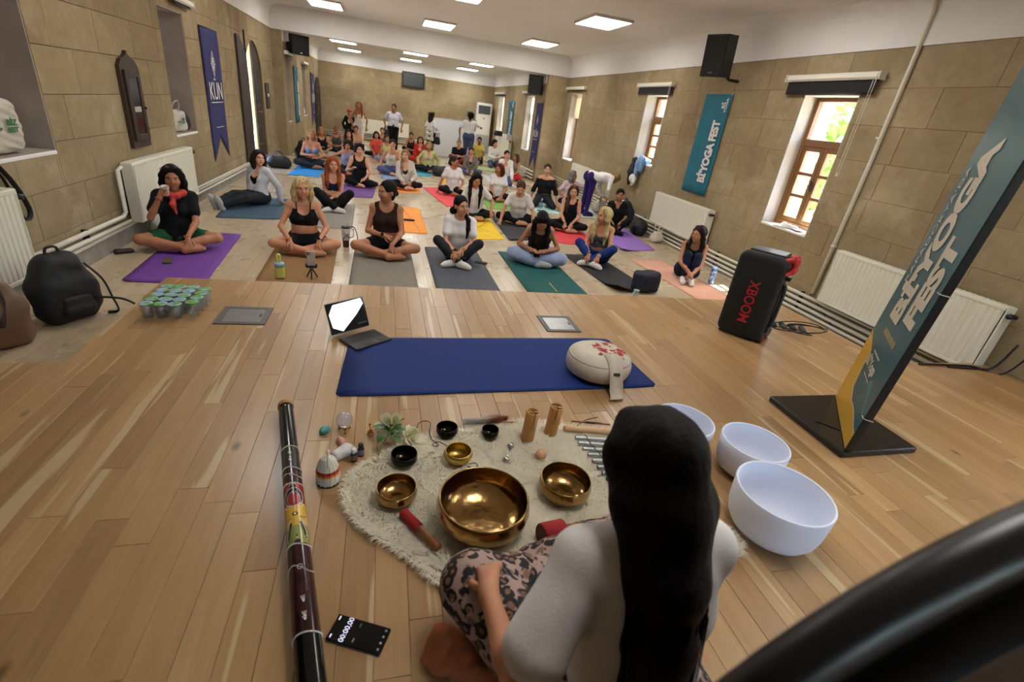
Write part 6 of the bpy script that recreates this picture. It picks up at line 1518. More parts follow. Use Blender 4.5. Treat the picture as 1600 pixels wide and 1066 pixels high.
# painted figures wrap on the upper side: angle phi around, z along. find phi facing up
Rm = M4.to_3x3(); phi0 = max(np.linspace(0, 6.283, 720), key=lambda a: (Rm @ Vector((math.cos(a), math.sin(a), 0))).z)+.06
def paint(pts, mat, name, e=.0012, closed=True):
    """pts (s, z): s = arc length across; polygon fan patches on the tube"""
    pts = [(a, zm(b_)) for a, b_ in pts]; c = np.mean(np.array(pts), 0); v = []; f = []
    def P(s_, z): R_ = RR(z)+e; a = phi0+s_/R_; return (R_*math.cos(a), R_*math.sin(a), z)
    n = len(pts); K = 4; v.append(P(*c))
    for k in range(1, K+1):
        for p in pts: q = c+(np.array(p)-c)*k/K; v.append(P(*q))
    for i in range(n): f.append((0, 1+i, 1+(i+1) % n))
    for k in range(K-1):
        for i in range(n): a = 1+k*n+i; b_ = 1+k*n+(i+1) % n; f.append((a, a+n, b_+n, b_))
    MB().add(v, f).build(name, mat, r)
def oval(cx, cz, a, b, n=24): return [(cx+a*math.cos(t), cz+b*math.sin(t)) for t in np.linspace(0, 6.283, n, endpoint=False)]
def stroke(pts, w_, mat, name, e=.0018):
    pts = [(a, zm(b_)) for a, b_ in pts]
    for i in range(len(pts)-1):
        a, b_ = np.array(pts[i]), np.array(pts[i+1]); d = b_-a; d = d/max(1e-9, np.linalg.norm(d)); nn = np.array([-d[1], d[0]])*w_/2; a = a-d*w_*.2; b_ = b_+d*w_*.2
        v = []
        for q in (a+nn, a-nn, b_-nn, b_+nn): R_ = RR(q[1])+e; an_ = phi0+q[0]/R_; v.append((R_*math.cos(an_), R_*math.sin(an_), q[1]))
        if i == 0: mb = MB()
        mb.add(v, [(0, 1, 2, 3)], 0, False)
    mb.build(name, mat, r)
PNAV = M('paint_navy', '15182a', .2)
paint(oval(0, .572, .034, .046), PWHT, 'white_outline', .0008); paint(oval(0, .572, .031, .043), PNAV, 'dark_shell', .0011); paint(oval(0, .582, .023, .035), PWHT, 'white_outline', .0014); paint(oval(0, .582, .0215, .033), PRED, 'red_shell', .0017)
paint(oval(0, .517, .010, .010), PNAV, 'dark_head', .0012); stroke(oval(0, .517, .011, .011)[12:]+[(.011, .517)], .002, PWHT, 'white_line')
paint(oval(0, .652, .009, .0085), PNAV, 'dark_eye', .0014); paint(oval(0, .652, .004, .004), PYEL, 'eye_dot', .0018)
for s_ in (-1, 1):
    stroke([(s_*.012, .622), (s_*.026, .618), (s_*.036, .606)], .003, PWHT, 'white_line'); stroke([(s_*.012, .676), (s_*.024, .684), (s_*.034, .70)], .003, PWHT, 'white_line'); stroke([(s_*.016, .665), (s_*.030, .668), (s_*.04, .66)], .002, PNAV, 'dark_line')
    stroke([(s_*.016, .69), (s_*.024, .72), (s_*.028, .742)], .009, PNAV, 'dark_line', .0015); stroke([(s_*.020, .688), (s_*.030, .72), (s_*.034, .750)], .0028, PWHT, 'white_line')
stroke([(-.030, .752), (0, .744), (.030, .748)], .008, PNAV, 'dark_line', .0016); stroke([(-.034, .758), (0, .752), (.034, .756)], .0025, PWHT, 'white_line'); paint(oval(0, .768, .009, .008), PNAV, 'dark_tail', .0014)
for z in (.285, .325, .955, 1.005, 1.02):
    for k in (-1, 0, 1): stroke([(k*.0012-.002, z+.010), (k*.005, z-.008)], .0016, PWHT, 'white_print_mark')
stroke(oval(0, .432, .006, .007)+[(.006, .432)], .0016, PWHT, 'white_line'); stroke(oval(0, .872, .007, .008)+[(.007, .872)], .0016, PWHT, 'white_line')
for i in range(5): stroke([(.02+.003*i, .40+.02*i), (.026, .405+.02*i), (.03+.002*i, .40+.02*i)], .004, M('paint_orange', 'a5552a', .3), 'orange_mark')

# phone with stopwatch, orange cloth
c_ = np.mean([(-.113, .966), (.04, .895), (.009, .823), (-.138, .89)], 0)
r = phone((c_[0], c_[1], 0), math.atan2(-.071, .153)+math.pi/2, 'black phone showing a stopwatch of zeros beside the didgeridoo', '0b0b0e', (.078, .160), body='101012')
GL = emit('screen_glow', 'c9c9e0', .8)
xd_ = (-1, 0, 0)
text('lettering', '00:00,00', .021, GL, frame((0, .036, .0108), (1, 0, 0), (0, 1, 0)), r, extrude=.0001)
for i in range(4): MB().box((-.027+i*.018, -.069, .0107), (.006, .006, .0004)).build('screen_icon', M('icon_grey', '8a8a93', .4), r)
MB().box((-.027, .069, .0107), (.010, .003, .0004)).build('screen_icon', GL, r); MB().box((.026, .070, .0107), (.012, .003, .0004)).build('screen_icon', GL, r)
MB().box((-.022, .005, .0107), (.012, .004, .0004)).build('screen_icon', M('icon_grey', '8a8a93', .4), r); MB().box((.022, .005, .0107), (.012, .004, .0004)).build('screen_icon', M('icon_green', '1f5a2f', .4), r)
r = empty('orange_cloth', (.20, .80, 0), .4, 'crumpled burnt orange cloth on the floor by the leopard-print knee', 'cloth')
ORG = M('orange_cloth', 'a2572c', .85, var=.25, scale=25, bump=.4)
s = Sdf().line([(-.07, .02, .018), (-.02, .03, .035), (.06, .0, .03)], [.020, .034, .030], .03).line([(-.06, -.02, .014), (.02, -.03, .03), (.08, -.03, .02)], [.016, .03, .022], .03).line([(0, -.05, .02), (.06, -.14, .025), (.08, -.24, .02)], [.03, .04, .03], .03).cut_plane((0, 0, .001), (0, 0, -1))
sdf_obj('cloth', s, .006, ORG, r, .005, 45, seed=5)

# ------------------------------------------------------------------ gong on its round stand, right beside the camera
r = empty('gong', (.755, .180, 0), 0, 'large dark gong in a round black frame, blurred at the bottom right corner', 'gong')
GB = bronze('gong_bronze', '2a1a12', '4d2c1a', .45, 9); Rg, zc_ = .54, .60
Mx = np.array([[1, 0, 0], [0, 0, -1], [0, 1, 0]], float)
MB().tube([(Rg*math.cos(a), 0, zc_+Rg*math.sin(a)) for a in np.linspace(0, 2*math.pi, 72, endpoint=False)], .024, 14, closed=True).build('round_frame', M('gong_frame', '101011', .35, var=.1), r)
MB().lathe([(0, .006), (.16, .006), (.20, .0), (.36, -.004), (.495, -.004), (.505, .0), (.505, .05), (.498, .05), (.496, .006), (.36, .004), (.20, .008), (.16, .014), (0, .014)], 64, (0, 0, zc_), [0]*3+[1]*3+[1]*6, Mx).build('disc', [GB, M('gong_dark', '1a1817', .5, .7, var=.3, scale=8)], r)
for a in (1.2, 1.94): MB().tube([((Rg-.02)*math.cos(a), 0, zc_+(Rg-.02)*math.sin(a)), (.505*math.cos(a), .0, zc_+.505*math.sin(a))], .005, 6).build('cord', CORD, r)
for sx in (-1, 1):
    MB().box((sx*.32, -.08, .025), (.05, .36, .05), ch=.008).build('foot', M('gong_frame', '101011', .35), r); MB().tube([(sx*.32, 0, .05), (sx*.335, 0, .18)], .02, 8).build('post', M('gong_frame', '101011', .35), r)
# ------------------------------------------------------------------ people
def skin(name, c):
    m, t, b = newmat('skin_'+name); tc = N(t, 'ShaderNodeTexCoord'); nz = N(t, 'ShaderNodeTexNoise', Scale=9.0, Detail=3.0); t.links.new(tc.outputs['Object'], nz.inputs['Vector'])
    mx = N(t, 'ShaderNodeMix', data_type='RGBA'); l = lin(c); mx.inputs[6].default_value = l; mx.inputs[7].default_value = (l[0]*1.08, l[1]*.86, l[2]*.8, 1); t.links.new(nz.outputs['Fac'], mx.inputs[0]); t.links.new(mx.outputs[2], b.inputs['Base Color'])
    setin(b, Roughness=.5, Subsurface_Weight=.08, Subsurface_Radius=(.02, .008, .004)); return m
SK = {'fair': skin('fair', 'c99a7e'), 'light': skin('light', 'bb8868'), 'tan': skin('tan', 'a87656'), 'deep': skin('deep', '8d5f43')}
LIP = M('lips', 'a55f55', .45, var=.05); EYEW = M('eye_white', 'a8a09a', .3, var=0); IRIS = M('iris', '1c120d', .2, var=0); BROW = M('brow', '4a3225', .8, var=.1); NAIL = M('nail_polish', '7a2a2e', .25, var=.02)
def hairmat(name, c1, c2):
    m, t, b = newmat('hair_'+name); tc = N(t, 'ShaderNodeTexCoord'); mp = N(t, 'ShaderNodeMapping'); mp.inputs['Scale'].default_value = (1, 1, .12); t.links.new(tc.outputs['Object'], mp.inputs[0])
    nz = N(t, 'ShaderNodeTexNoise', Scale=70.0, Detail=4.0); t.links.new(mp.outputs[0], nz.inputs['Vector']); cr = N(t, 'ShaderNodeValToRGB'); cr.color_ramp.elements[0].color = lin(c1); cr.color_ramp.elements[1].color = lin(c2); cr.color_ramp.elements[0].position = .35; cr.color_ramp.elements[1].position = .7
    t.links.new(nz.outputs['Fac'], cr.inputs[0]); t.links.new(cr.outputs[0], b.inputs['Base Color']); setin(b, Roughness=.6); b.inputs['Specular IOR Level'].default_value = .12
    bp = N(t, 'ShaderNodeBump', Strength=.5, Distance=.006); t.links.new(nz.outputs['Fac'], bp.inputs['Height']); t.links.new(bp.outputs[0], b.inputs['Normal']); return m
HR = {'black': hairmat('black', '0b090a', '191517'), 'dark': hairmat('dark', '1b1210', '33231c'), 'brown': hairmat('brown', '3a2619', '5e4230'), 'blonde': hairmat('blonde', '8f7648', 'd6c08e'), 'dirty': hairmat('dirty_blonde', '6d5233', 'a5855a'), 'red': hairmat('red', '74341a', 'a9582d'), 'auburn': hairmat('auburn', '431c14', '6d2f20'), 'grey': hairmat('grey', '5d5a58', '97938f')}
def fabric(name, col, var=.1): return M('fabric_'+name, col, .85, var=var, scale=14, bump=.25, bscale=160, spec=.2)
FB = {}
for k, c in dict(black='131316', darkbrown='2b1a17', white='dbd8d6', navy='1a2138', green='1f5136', greyblue='c0c2cb', pinkish='cfb4bc', charcoal='26272c', lblue='8d9cba', blue='1d3471', sage='3c474a', taupe='aea59b', purple='2b1d5c', bluelt='5a7fa8', grey='4a4b55', coral='e0574a', lav='8b87a3', peach='d3a183', red='b82529', yellow='c9b455', olive='6a6258', ltgrey='a8a7a6', beige='c6bcb0', jeans='465070', yellowgr='b9b67a', cream='d2cbbd', rust='a03a33', darkred='7c2a30').items(): FB[k] = fabric(k, c)

V = lambda *a: np.array(a, float)
def nrm(v): return v/max(np.linalg.norm(v), 1e-9)
def ik(S, W, l1, l2, pole):
    d = W-S; L = np.linalg.norm(d)
    if L > (l1+l2)*.995: W = S+d/L*(l1+l2)*.995; d = W-S; L = np.linalg.norm(d)
    if L < abs(l1-l2)+.02: L = abs(l1-l2)+.02
    a = (l1*l1-l2*l2+L*L)/(2*L); h = math.sqrt(max(l1*l1-a*a, 0)); u = d/np.linalg.norm(d)
    p = pole-u*(pole@u); p = nrm(p)
    return S+u*a+p*h, W

POSE = {}
def pose(name, pz, knees, ankles, toes, lean=0.0, hips=.09): POSE[name] = dict(pz=pz, knees=knees, ankles=ankles, toes=toes, lean=lean, hips=hips)
# index 0 = person's right (viewer's left, -x), 1 = left (+x); person faces -y
pose('cross', .105, [V(-.345, -.20, .125), V(.345, -.20, .125)], [V(.06, -.36, .065), V(-.05, -.305, .075)], [V(.20, -.31, .04), V(-.19, -.27, .045)])
pose('crossup', .105, [V(-.26, -.26, .30), V(.26, -.26, .30)], [V(.05, -.40, .06), V(-.06, -.37, .06)], [V(.16, -.44, .03), V(-.17, -.42, .03)])
pose('hug', .10, [V(-.075, -.30, .40), V(.075, -.30, .40)], [V(-.055, -.37, .06), V(.06, -.38, .06)], [V(-.06, -.52, .03), V(.07, -.53, .03)])
pose('kneel', .20, [V(-.15, -.36, .07), V(.15, -.36, .07)], [V(-.10, .03, .05), V(.10, .03, .05)], [V(-.09, .14, .03), V(.09, .14, .03)])
pose('kneelwide', .19, [V(-.20, -.34, .07), V(.26, -.30, .07)], [V(-.12, .03, .05), V(.14, .04, .05)], [V(-.09, .14, .03), V(.09, .14, .03)])
pose('side', .105, [V(-.30, -.22, .13), V(.16, -.36, .10)], [V(-.02, -.40, .06), V(.36, -.14, .06)], [V(.10, -.42, .03), V(.46, -.05, .03)])
pose('long', .10, [V(-.10, -.40, .17), V(.10, -.39, .15)], [V(-.14, -.78, .07), V(-.03, -.78, .07)], [V(-.17, -.83, .20), V(-.05, -.84, .20)], -.25)
pose('stand', .84, [V(-.09, -.01, .46), V(.09, -.01, .46)], [V(-.10, .02, .08), V(.10, .02, .08)], [V(-.13, -.13, .03), V(.13, -.13, .03)])
pose('bend', .84, [V(-.10, .03, .46), V(.10, .02, .46)], [V(-.12, .05, .08), V(.12, .04, .08)], [V(-.14, -.10, .03), V(.14, -.11, .03)], 1.5)

def person(label, x, y, rz, s, pose_='cross', top=None, bottom=None, hair=('long', 'dark'), sk='light', hands=None, look=(0, 0), lean=None, side=0.0, twist=0.0, detail=1, socks=None, shoes=None, z=ZL, extras=(), man=False, group=None, holds=None, turn=0, smile=False, fingers=True, fdir=None, belly=0.0, poles=None, sw_=None, sleeve=(.056, .060)):
    ps = POSE[pose_]; vox = {0: (.012, .0062), 1: (.016, .0085), 2: (.022, .013)}[detail]
    root = empty('person', (x, y, z+.009), rz, label, 'person', group, s)
    lean = ps['lean'] if lean is None else lean; pz = ps['pz']; P = V(0, 0, pz)
    Rt = rotz(0) @ rotx(lean) @ roty(side); Rc = Rt @ rotz(twist)
    def T(v, k=1.0): return P+(Rc if k > .5 else Rt) @ V(*v)
    sw = sw_ or (.180 if man else .146); cw = 1.1 if man else .93
    Nk = T((0, .0, .47)); Sh = [T((-sw, .0, .425)), T((sw, .0, .425))]
    yaw, pit = look; Rh = Rc @ rotz(yaw) @ rotx(pit) if pose_ not in ('bend',) else Rc @ rotx(-.3)
    if pose_ != 'bend': Rh = rotz(0) @ rotx(lean*.35) @ rotz(twist*.6+yaw) @ rotx(pit)
    Hc = Nk + (rotx(lean*.7) @ rotx(pit*.55) @ V(0, -.018, .155) if pose_ != 'bend' else Rc @ V(0, -.03, .15))
    hd = lambda v: Hc+Rh @ V(*v)
    HIP = [P+V(-ps['hips'], 0, 0), P+V(ps['hips'], 0, 0)]; KN, AN, TO = ps['knees'], ps['ankles'], ps['toes']
    # ---- arms
    hands = hands or [(V(-.09, -.30, .17), None), (V(.09, -.30, .17), None)]
    EL, WR, HD = [], [], []
    for i in (0, 1):
        w, fd = hands[i]; w = np.array(w, float); sgn = -1 if i == 0 else 1
        pole = V(sgn*.8, .55, -.35) if poles is None or poles[i] is None else np.array(poles[i], float)
        e, w2 = ik(Sh[i], w, .275, .24, pole); EL.append(e); WR.append(w2); HD.append(nrm(np.array(fd, float)) if fd is not None else nrm(nrm(w2-e)+V(0, 0, -.35)))
    # ---- primitives (name, list of (a, b, ra, rb)) reused for body and clothes
    tor = lambda e=0.0: [(T((-.08*cw, .015, .0), 0), T((.08*cw, .015, .0), 0), .112+e, .112+e), (T((-.05*cw, -.004-belly, .15), .6), T((.05*cw, -.004-belly, .15), .6), .088+e+belly, .088+e+belly),
                         (T((-.075*cw, 0, .30)), T((.075*cw, 0, .30)), .084+e, .084+e), (T((-.09*cw, .01, .385)), T((.09*cw, .01, .385)), .072+e, .072+e)] + \
                        [q for sg in (-1, 1) for q in ((T((sg*.075*cw, .012, .0), 0), T((sg*.05*cw, -.004-belly*.6, .15), .6), .105+e, .086+e), (T((sg*.05*cw, -.004-belly*.6, .15), .6), T((sg*.072*cw, 0, .30)), .086+e, .090+e), (T((sg*.072*cw, 0, .30)), T((sg*.085*cw, .008, .39)), .088+e, .068+e))]
    bust = lambda e=0.0: [] if man else [(T((sg*.062, -.062, .292)), T((sg*.060, -.066, .284)), .052+e, .050+e) for sg in (-1, 1)]
    shl = lambda e=0.0: [(T((-sw, .0, .425)), T((sw, .0, .425)), .050+e, .050+e), (T((-.045, .01, .475)), T((-sw*.9, .0, .432)), .036+e, .046+e), (T((.045, .01, .475)), T((sw*.9, .0, .432)), .036+e, .046+e)]
    def arm(i, e=0.0, t0=0.0, t1=1.0):
        a, b = Sh[i], EL[i]; A = a+(b-a)*t0; B = a+(b-a)*t1; return [(A, B, .0415-.0105*t0+e, .0415-.0105*t1+e)]
    def fore(i, e=0.0, t1=1.0):
        a, b = EL[i], WR[i]; m = a+(b-a)*.3; B = a+(b-a)*t1; return [(a, m, .031+e, .0335+e), (m, B, .0335+e, (.0335-.0115*(t1-.3)/.7)+e)]
    def thigh(i, e=0.0, t1=1.0):
        a, b = HIP[i]+V(0, .0, -.005), KN[i]; return [(a, a+(b-a)*t1, .092+e, .092-.037*t1+e)]
    def calf(i, e=0.0, t1=1.0):
        a, b = KN[i], AN[i]; m = a+(b-a)*.32; B = a+(b-a)*t1; return [(a, m, .053+e, .054+e), (m, B, .054+e, .054-.019*(t1-.32)/.68+e)]
    def foot(i, e=0.0):
        a, t = AN[i], TO[i]; h_ = a+nrm(a-t)*.035+V(0, 0, -.025); 
        if pose_ in ('stand', 'bend'): h_ = V(a[0], a[1]+.03, .035)
        return [(a, h_, .034+e, .034+e), (h_, a+(t-a)*.7, .033+e, .035+e), (a+(t-a)*.35, t, .036+e, .026+e)]
    bum = lambda e=0.0: [(P+V(sg*.085, .055, -.0), P+V(sg*.085, .05, .03), .098+e, .095+e) for sg in (-1, 1)]
    bd = Sdf()
    for q in tor()+bust()+shl()+bum(): bd.cap(*q, .035)
    bd.cap(Nk+(Nk-Hc)*.12, hd((0, .02, -.075)), .047 if not man else .060, .043 if not man else .056, .03)
    for i in (0, 1):
        for q in arm(i)+fore(i): bd.cap(*q, .016)
        for q in thigh(i)+calf(i)+foot(i): bd.cap(*q, .018)
    # hands: palm in the volume, five fingers as separate tapered chains
    ex = MB(); palms = []
    for i in (0, 1):
        d = HD[i]; sgn = -1 if i == 0 else 1
        up = V(0, 0, 1) if abs(d[2]) < .9 else V(0, -1, 0)
        if fdir is not None and fdir[i] is not None: up = np.array(fdir[i], float)
        lat = nrm(np.cross(d, up)); bk = nrm(np.cross(lat, d))   # lat = across the palm, bk = back of the hand
        pc = WR[i]+d*.052
        bd.cap(WR[i], pc+d*.03+lat*.018, .024, .016, .012); bd.cap(WR[i], pc+d*.03-lat*.018, .024, .016, .012); palms.append((WR[i], d, lat, bk))
        if fingers:
            ns = 6 if detail == 0 else 4 if detail == 2 else 5
            for k in range(4):
                o = (k-1.5)*.0172; L = (.066, .076, .072, .056)[k]*(1 if sgn > 0 else 1); 
                if sgn < 0: o = -o
                b0 = pc+d*.026+lat*o; cu = .45+.06*k; p = [b0]; ang_ = .12
                for sg in range(3): ang_ += cu*.55; p.append(p[-1]+(d*math.cos(ang_)-bk*math.sin(ang_)+lat*o*.8)*L*(.42, .33, .25)[sg])
                ex.tube(p, [.0092, .0085, .0075, .0058], ns)
            tl = lat*(-1 if sgn > 0 else 1); b0 = WR[i]+d*.028+tl*.020
            ex.tube([b0, b0+tl*.022+d*.020-bk*.006, b0+tl*.030+d*.046-bk*.014, b0+tl*.026+d*.068-bk*.020], [.0115, .0105, .0092, .007], ns)
    if not socks and not shoes and bottom and pose_ not in ('stand', 'bend') and detail < 2:
        for i in (0, 1):
            a, t = AN[i], TO[i]; d = nrm(t-a); lt = nrm(np.cross(d, V(0, 0, 1)))
            for k in range(5): ex.tube([t-d*.012+lt*(k-2)*.0125, t+d*(.018-.003*abs(k-1))+lt*(k-2)*.0135+V(0, 0, -.008)], [.0095, .0075], 5, 0)
    # ---- head volume at a finer grain, joined to the same mesh
    h_ = Sdf(); hm = .026
    h_.ell(hd((0, .018, .032)), (.0755, .093, .088), Rh, .03).ell(hd((0, -.018, -.020)), (.061, .073, .090), Rh, .03)
    h_.cap(hd((0, -.028, -.062)), hd((0, -.060, -.097)), .041 if not man else .048, .0225 if not man else .031, .03)
    for sg in (-1, 1):
        h_.cap(hd((sg*.036, -.058, -.032)), hd((sg*.03, -.055, -.05)), .030, .026, .02); h_.ell(hd((sg*.076, .016, -.008)), (.010, .020, .031), Rh, .006)
        h_.cap(hd((sg*.014, -.078, .026)), hd((sg*.046, -.066, .026)), .0115, .008, .012)
    h_.cap(hd((0, -.084, .018)), hd((0, -.103, -.022)), .0075, .0105, .010); h_.cap(hd((-.010, -.095, -.030)), hd((.008, -.093, -.028)), .0080, .0080, .006)
    h_.cap(hd((0, .02, -.04)), Nk, .044 if not man else .057, .048 if not man else .06, .02)
    for sg in (-1, 1): h_.cut_ell(hd((sg*.031, -.0935, .008)), (.0165, .0125, .0085), Rh, .009)
    mz = -.061
    h_.cap(hd((-.017, -.0805, mz+.004)), hd((.017, -.0805, mz+.004)), .0062, .0062, .004); h_.cap(hd((-.013, -.081, mz-.008)), hd((.013, -.081, mz-.008)), .0072, .0072, .004)
    hv, hf = h_.mesh(vox[1]); c = (hv[hf].mean(1)-Hc) @ Rh
    mi = np.zeros(len(hf), np.int32); fr = c[:, 1] < -.055
    mi[fr & (np.abs(c[:, 0]) < .026-.15*np.abs(c[:, 2]-mz+.002)) & (np.abs(c[:, 2]-mz+.002) < .0105) & (c[:, 1] < -.074)] = 1
    ar = c[:, 2]-(.0285-.14*(np.abs(c[:, 0])-.03)**1.0*0); mi[fr & (np.abs(c[:, 0]) > .014) & (np.abs(c[:, 0]) < .050) & (np.abs(ar+.12*np.maximum(np.abs(c[:, 0])-.036, 0)*3) < (.0031 if detail == 0 else .004))] = 4
    if smile: mi[(np.abs(c[:, 0]) < .012) & (np.abs(c[:, 2]-mz+.002) < .0030) & (c[:, 1] < -.078)] = 2
    base_n = len(hf); ex.add(hv, hf.tolist(), mi.tolist())
    for sg in (-1, 1):
        e = hd((sg*.031, -.0785, .008)); ex.ell(e, .0108, 6, 2); g = nrm(Rh @ V(sg*.02, -1, -.05)); ex.ell(e+g*.0052, .0066, 5, 3)
        ex.tube([hd((sg*.017, -.0885, .0125)), hd((sg*.031, -.0915, .0165)), hd((sg*.047, -.083, .0115))], .0022, 4, 3 if not man else 0)
    body = sdf_obj('body', bd, vox[0], [SK[sk], LIP, EYEW, IRIS, BROW, NAIL], root, extra=ex)
    # ---- clothes
    def garment(name, prims, mat, cuts=(), k=.025, noise=.0022, vx=None):
        g = Sdf()
        for q in prims: g.cap(*q, k)
        for q in cuts:
            if q[0] == 'e': g.cut_ell(q[1], q[2], None, .006)
            else: g.cut_plane(q[1], q[2])
        return sdf_obj(name, g, vx or vox[0], FB[mat] if isinstance(mat, str) else mat, root, noise, 22, seed=(len(label)*31+ord(name[0])*7) % 997)
    neck = lambda r_=(.078, .082, .065), o=(0, -.022, .50): ('e', T(o), V(*r_))
    shc = lambda: [('e', T((sg*(sw+.03), 0, .41)), V(.062, .11, .095)) for sg in (-1, 1)]
    if top:
        kind, tc_ = top[0], top[1]
        if kind == 'tee' or kind == 'vtee':
            e = .013; pr = tor(e)+bust(e-.009)+shl(e)+[(T((sg*.07, .01, .05), 0), T((sg*.07, .01, -.04), 0), .118, .112) for sg in (-1, 1)]
            for i in (0, 1): a_, b__ = Sh[i], EL[i]; pr += [(a_, a_+(b__-a_)*(.60 if sw_ is None else .72), *sleeve)]
            cuts = [neck()] if kind == 'tee' else [neck(), ('e', T((0, -.10, .43)), V(.045, .06, .075))]
            garment('t_shirt', pr, tc_, cuts+[('p', T((0, 0, -.06), 0), Rt @ V(0, 0, -1))])
        elif kind == 'tank':
            e = .009; lo = top[2] if len(top) > 2 else -.04
            garment('tank_top', tor(e)+bust(e)+shl(e), tc_, shc()+[neck((.085, .10, .10), (0, -.045, .49)), ('p', T((0, 0, lo), 0), Rt @ V(0, 0, -1))])
        elif kind == 'bra':
            e = .007; lo = top[2] if len(top) > 2 else .205; sc = top[3] if len(top) > 3 else .40
            garment('sports_top', tor(e)+bust(e), tc_, [('p', T((0, 0, lo)), Rc @ V(0, 0, -1)), ('p', T((0, 0, sc)), Rc @ V(0, 0, 1)), ('e', T((0, -.08, sc+.01)), V(.07, .10, .085))]+shc())
            if len(top) <= 4:
                for sg in (-1, 1): MB().tube([T((sg*.066, -.112, .32)), T((sg*.074, -.088, .40)), T((sg*.078, -.050, .455)), T((sg*.078, .012, .482)), T((sg*.07, .07, .43)), T((sg*.06, .094, .33))], .013, 6, flat=.55).build('shoulder_strap', FB[tc_] if isinstance(tc_, str) else tc_, root)
        elif kind in ('long', 'cardi', 'offshoulder'):
            e = .014; pr = tor(e)+bust(e-.003)+[(T((sg*.07, .01, .05), 0), T((sg*.07, .01, -.05), 0), .122, .118) for sg in (-1, 1)]
            if kind != 'offshoulder': pr += shl(e)
            for i in (0, 1): pr += arm(i, .018, 0 if kind != 'offshoulder' else .12)+fore(i, .018, .55 if kind == 'offshoulder' else .9)
            cuts = [neck()] if kind == 'long' else [neck((.14, .12, .07), (0, -.02, .475))] if kind == 'offshoulder' else [('e', T((0, -.13, .36)), V(.065, .085, .17)), neck()]
            garment('long_sleeved_top', pr, tc_, cuts+[('p', T((0, 0, -.07 if kind != 'offshoulder' else .1), 0), Rt @ V(0, 0, -1))])
            if kind == 'cardi': garment('under_top', tor(.006)+bust(.006), top[2], [('p', T((0, 0, .36)), Rc @ V(0, 0, 1)), ('p', T((0, 0, -.04), 0), Rt @ V(0, 0, -1)), ('e', T((0, -.10, .37)), V(.06, .08, .07))])
    if bottom:
        kind, bc = bottom[0], bottom[1]; e = {'leggings': .006, 'shorts': .010, 'trousers': .018, 'wide': .036}[kind]
        pr = bum(e)+[(P+V(-.08, .012, .0), P+V(.08, .012, .0), .112+e, .112+e), (T((-.055, .0, .085), .6), T((.055, .0, .085), .6), .090+e*.6, .090+e*.6), (P+V(-.07, .01, .0), T((-.055, 0, .085), .6), .108+e, .09+e*.6), (P+V(.07, .01, .0), T((.055, 0, .085), .6), .108+e, .09+e*.6)]
        for i in (0, 1):
            if kind == 'shorts': pr += thigh(i, e, bottom[2] if len(bottom) > 2 else .42)
            else: pr += thigh(i, e)+calf(i, e, .90 if kind != 'wide' else .84)
        garment({'leggings': 'leggings', 'shorts': 'shorts', 'trousers': 'trousers', 'wide': 'loose_trousers'}[kind], pr, bc, [], .02, .0015 if kind == 'leggings' else .004)
    for nm, col, e in (('sock', socks, .006), ('shoe', shoes, .012)):
        if col:
            for i in (0, 1):
                pr = foot(i, e)+([(AN[i], AN[i]+nrm(KN[i]-AN[i])*.07, .04, .042)] if nm == 'sock' else [])
                garment(nm, pr, col, [], .015, .001, min(vox[0], .013))
    # ---- hair
    kind, hc = hair[:2]; hmt = HR[hc]; g = Sdf(); A_ = lambda v: hd(v)
    sh_z = Nk[2]-.10
    def drop(v, dx, dy, L): p = hd(v); return p+V(dx, dy, -L)
    def back(v, L, out=.10, sx_=0.0):
        """strand that leaves the head at v and lies on the upper back"""
        p = hd(v); q = T((sx_, out, .42)); d = q-p; 
        return [p, p+d*.55+Rh @ V(0, .03, 0), q, T((sx_*1.05, out+.015, .42-L))]
    cap_r = (.0865, .103, .098) if kind not in ('curly', 'bigcurly') else (.100, .110, .108)
    g.ell(hd((0, .024, .038)), cap_r, Rh, .03); g.cap(hd((0, .06, .0)), hd((0, .055, -.06)), .066, .05, .03)
    vx = vox[1]*1.15
    if kind == 'bob':
        for sg in (-1, 1):
            g.line([hd((sg*.05, -.02, .09)), hd((sg*.083, -.01, .02)), hd((sg*.090, .0, -.06)), hd((sg*.086, -.002, -.135)), hd((sg*.084, -.004, -.175))], [.03, .030, .034, .030, .012], .03); g.line([hd((sg*.07, .05, .02)), hd((sg*.08, .05, -.06)), hd((sg*.07, .05, -.15))], [.04, .042, .028], .03)
        g.line([hd((0, .09, .0)), hd((0, .085, -.12))], [.05, .045], .03)
    elif kind in ('long', 'longfront'):
        fl = (.30 if kind == 'long' else .36) if len(hair) < 3 else hair[2]
        for sg in (-1, 1):
            yy = .03 if kind == 'long' else -.03
            g.line([hd((sg*.045, -.02, .10)), hd((sg*.080, .0, .04)), hd((sg*.092, .012, -.05)), T((sg*.10, yy-.03, .475)), T((sg*.095, yy-.085, .36)), T((sg*.09, yy-.10, .47-fl))] if kind == 'longfront' else [hd((sg*.045, -.02, .10)), hd((sg*.080, .005, .04)), hd((sg*.088, .02, -.05)), T((sg*.09, .045, .48)), T((sg*.09, .09, .36)), T((sg*.075, .10, .47-fl))], [.022, .026, .034, .034, .032, .014], .03)
        g.line([hd((0, .08, .02)), T((0, .075, .47)), T((0, .105, .36)), T((0, .10, .2))], [.06, .055, .05, .025], .04)
    elif kind == 'oneside':     # swept over one shoulder
        sg = -1; g.line([hd((0, .06, .03)), hd((sg*.06, .04, -.06)), T((sg*.075, -.03, .47)), T((sg*.07, -.10, .36)), T((sg*.06, -.115, .22))], [.055, .045, .038, .034, .012], .03)
        for q in (-1, 1): g.line([hd((q*.05, -.02, .09)), hd((q*.080, .005, .02)), hd((q*.075, .03, -.05))], [.025, .026, .03], .03)
    elif kind == 'pony':
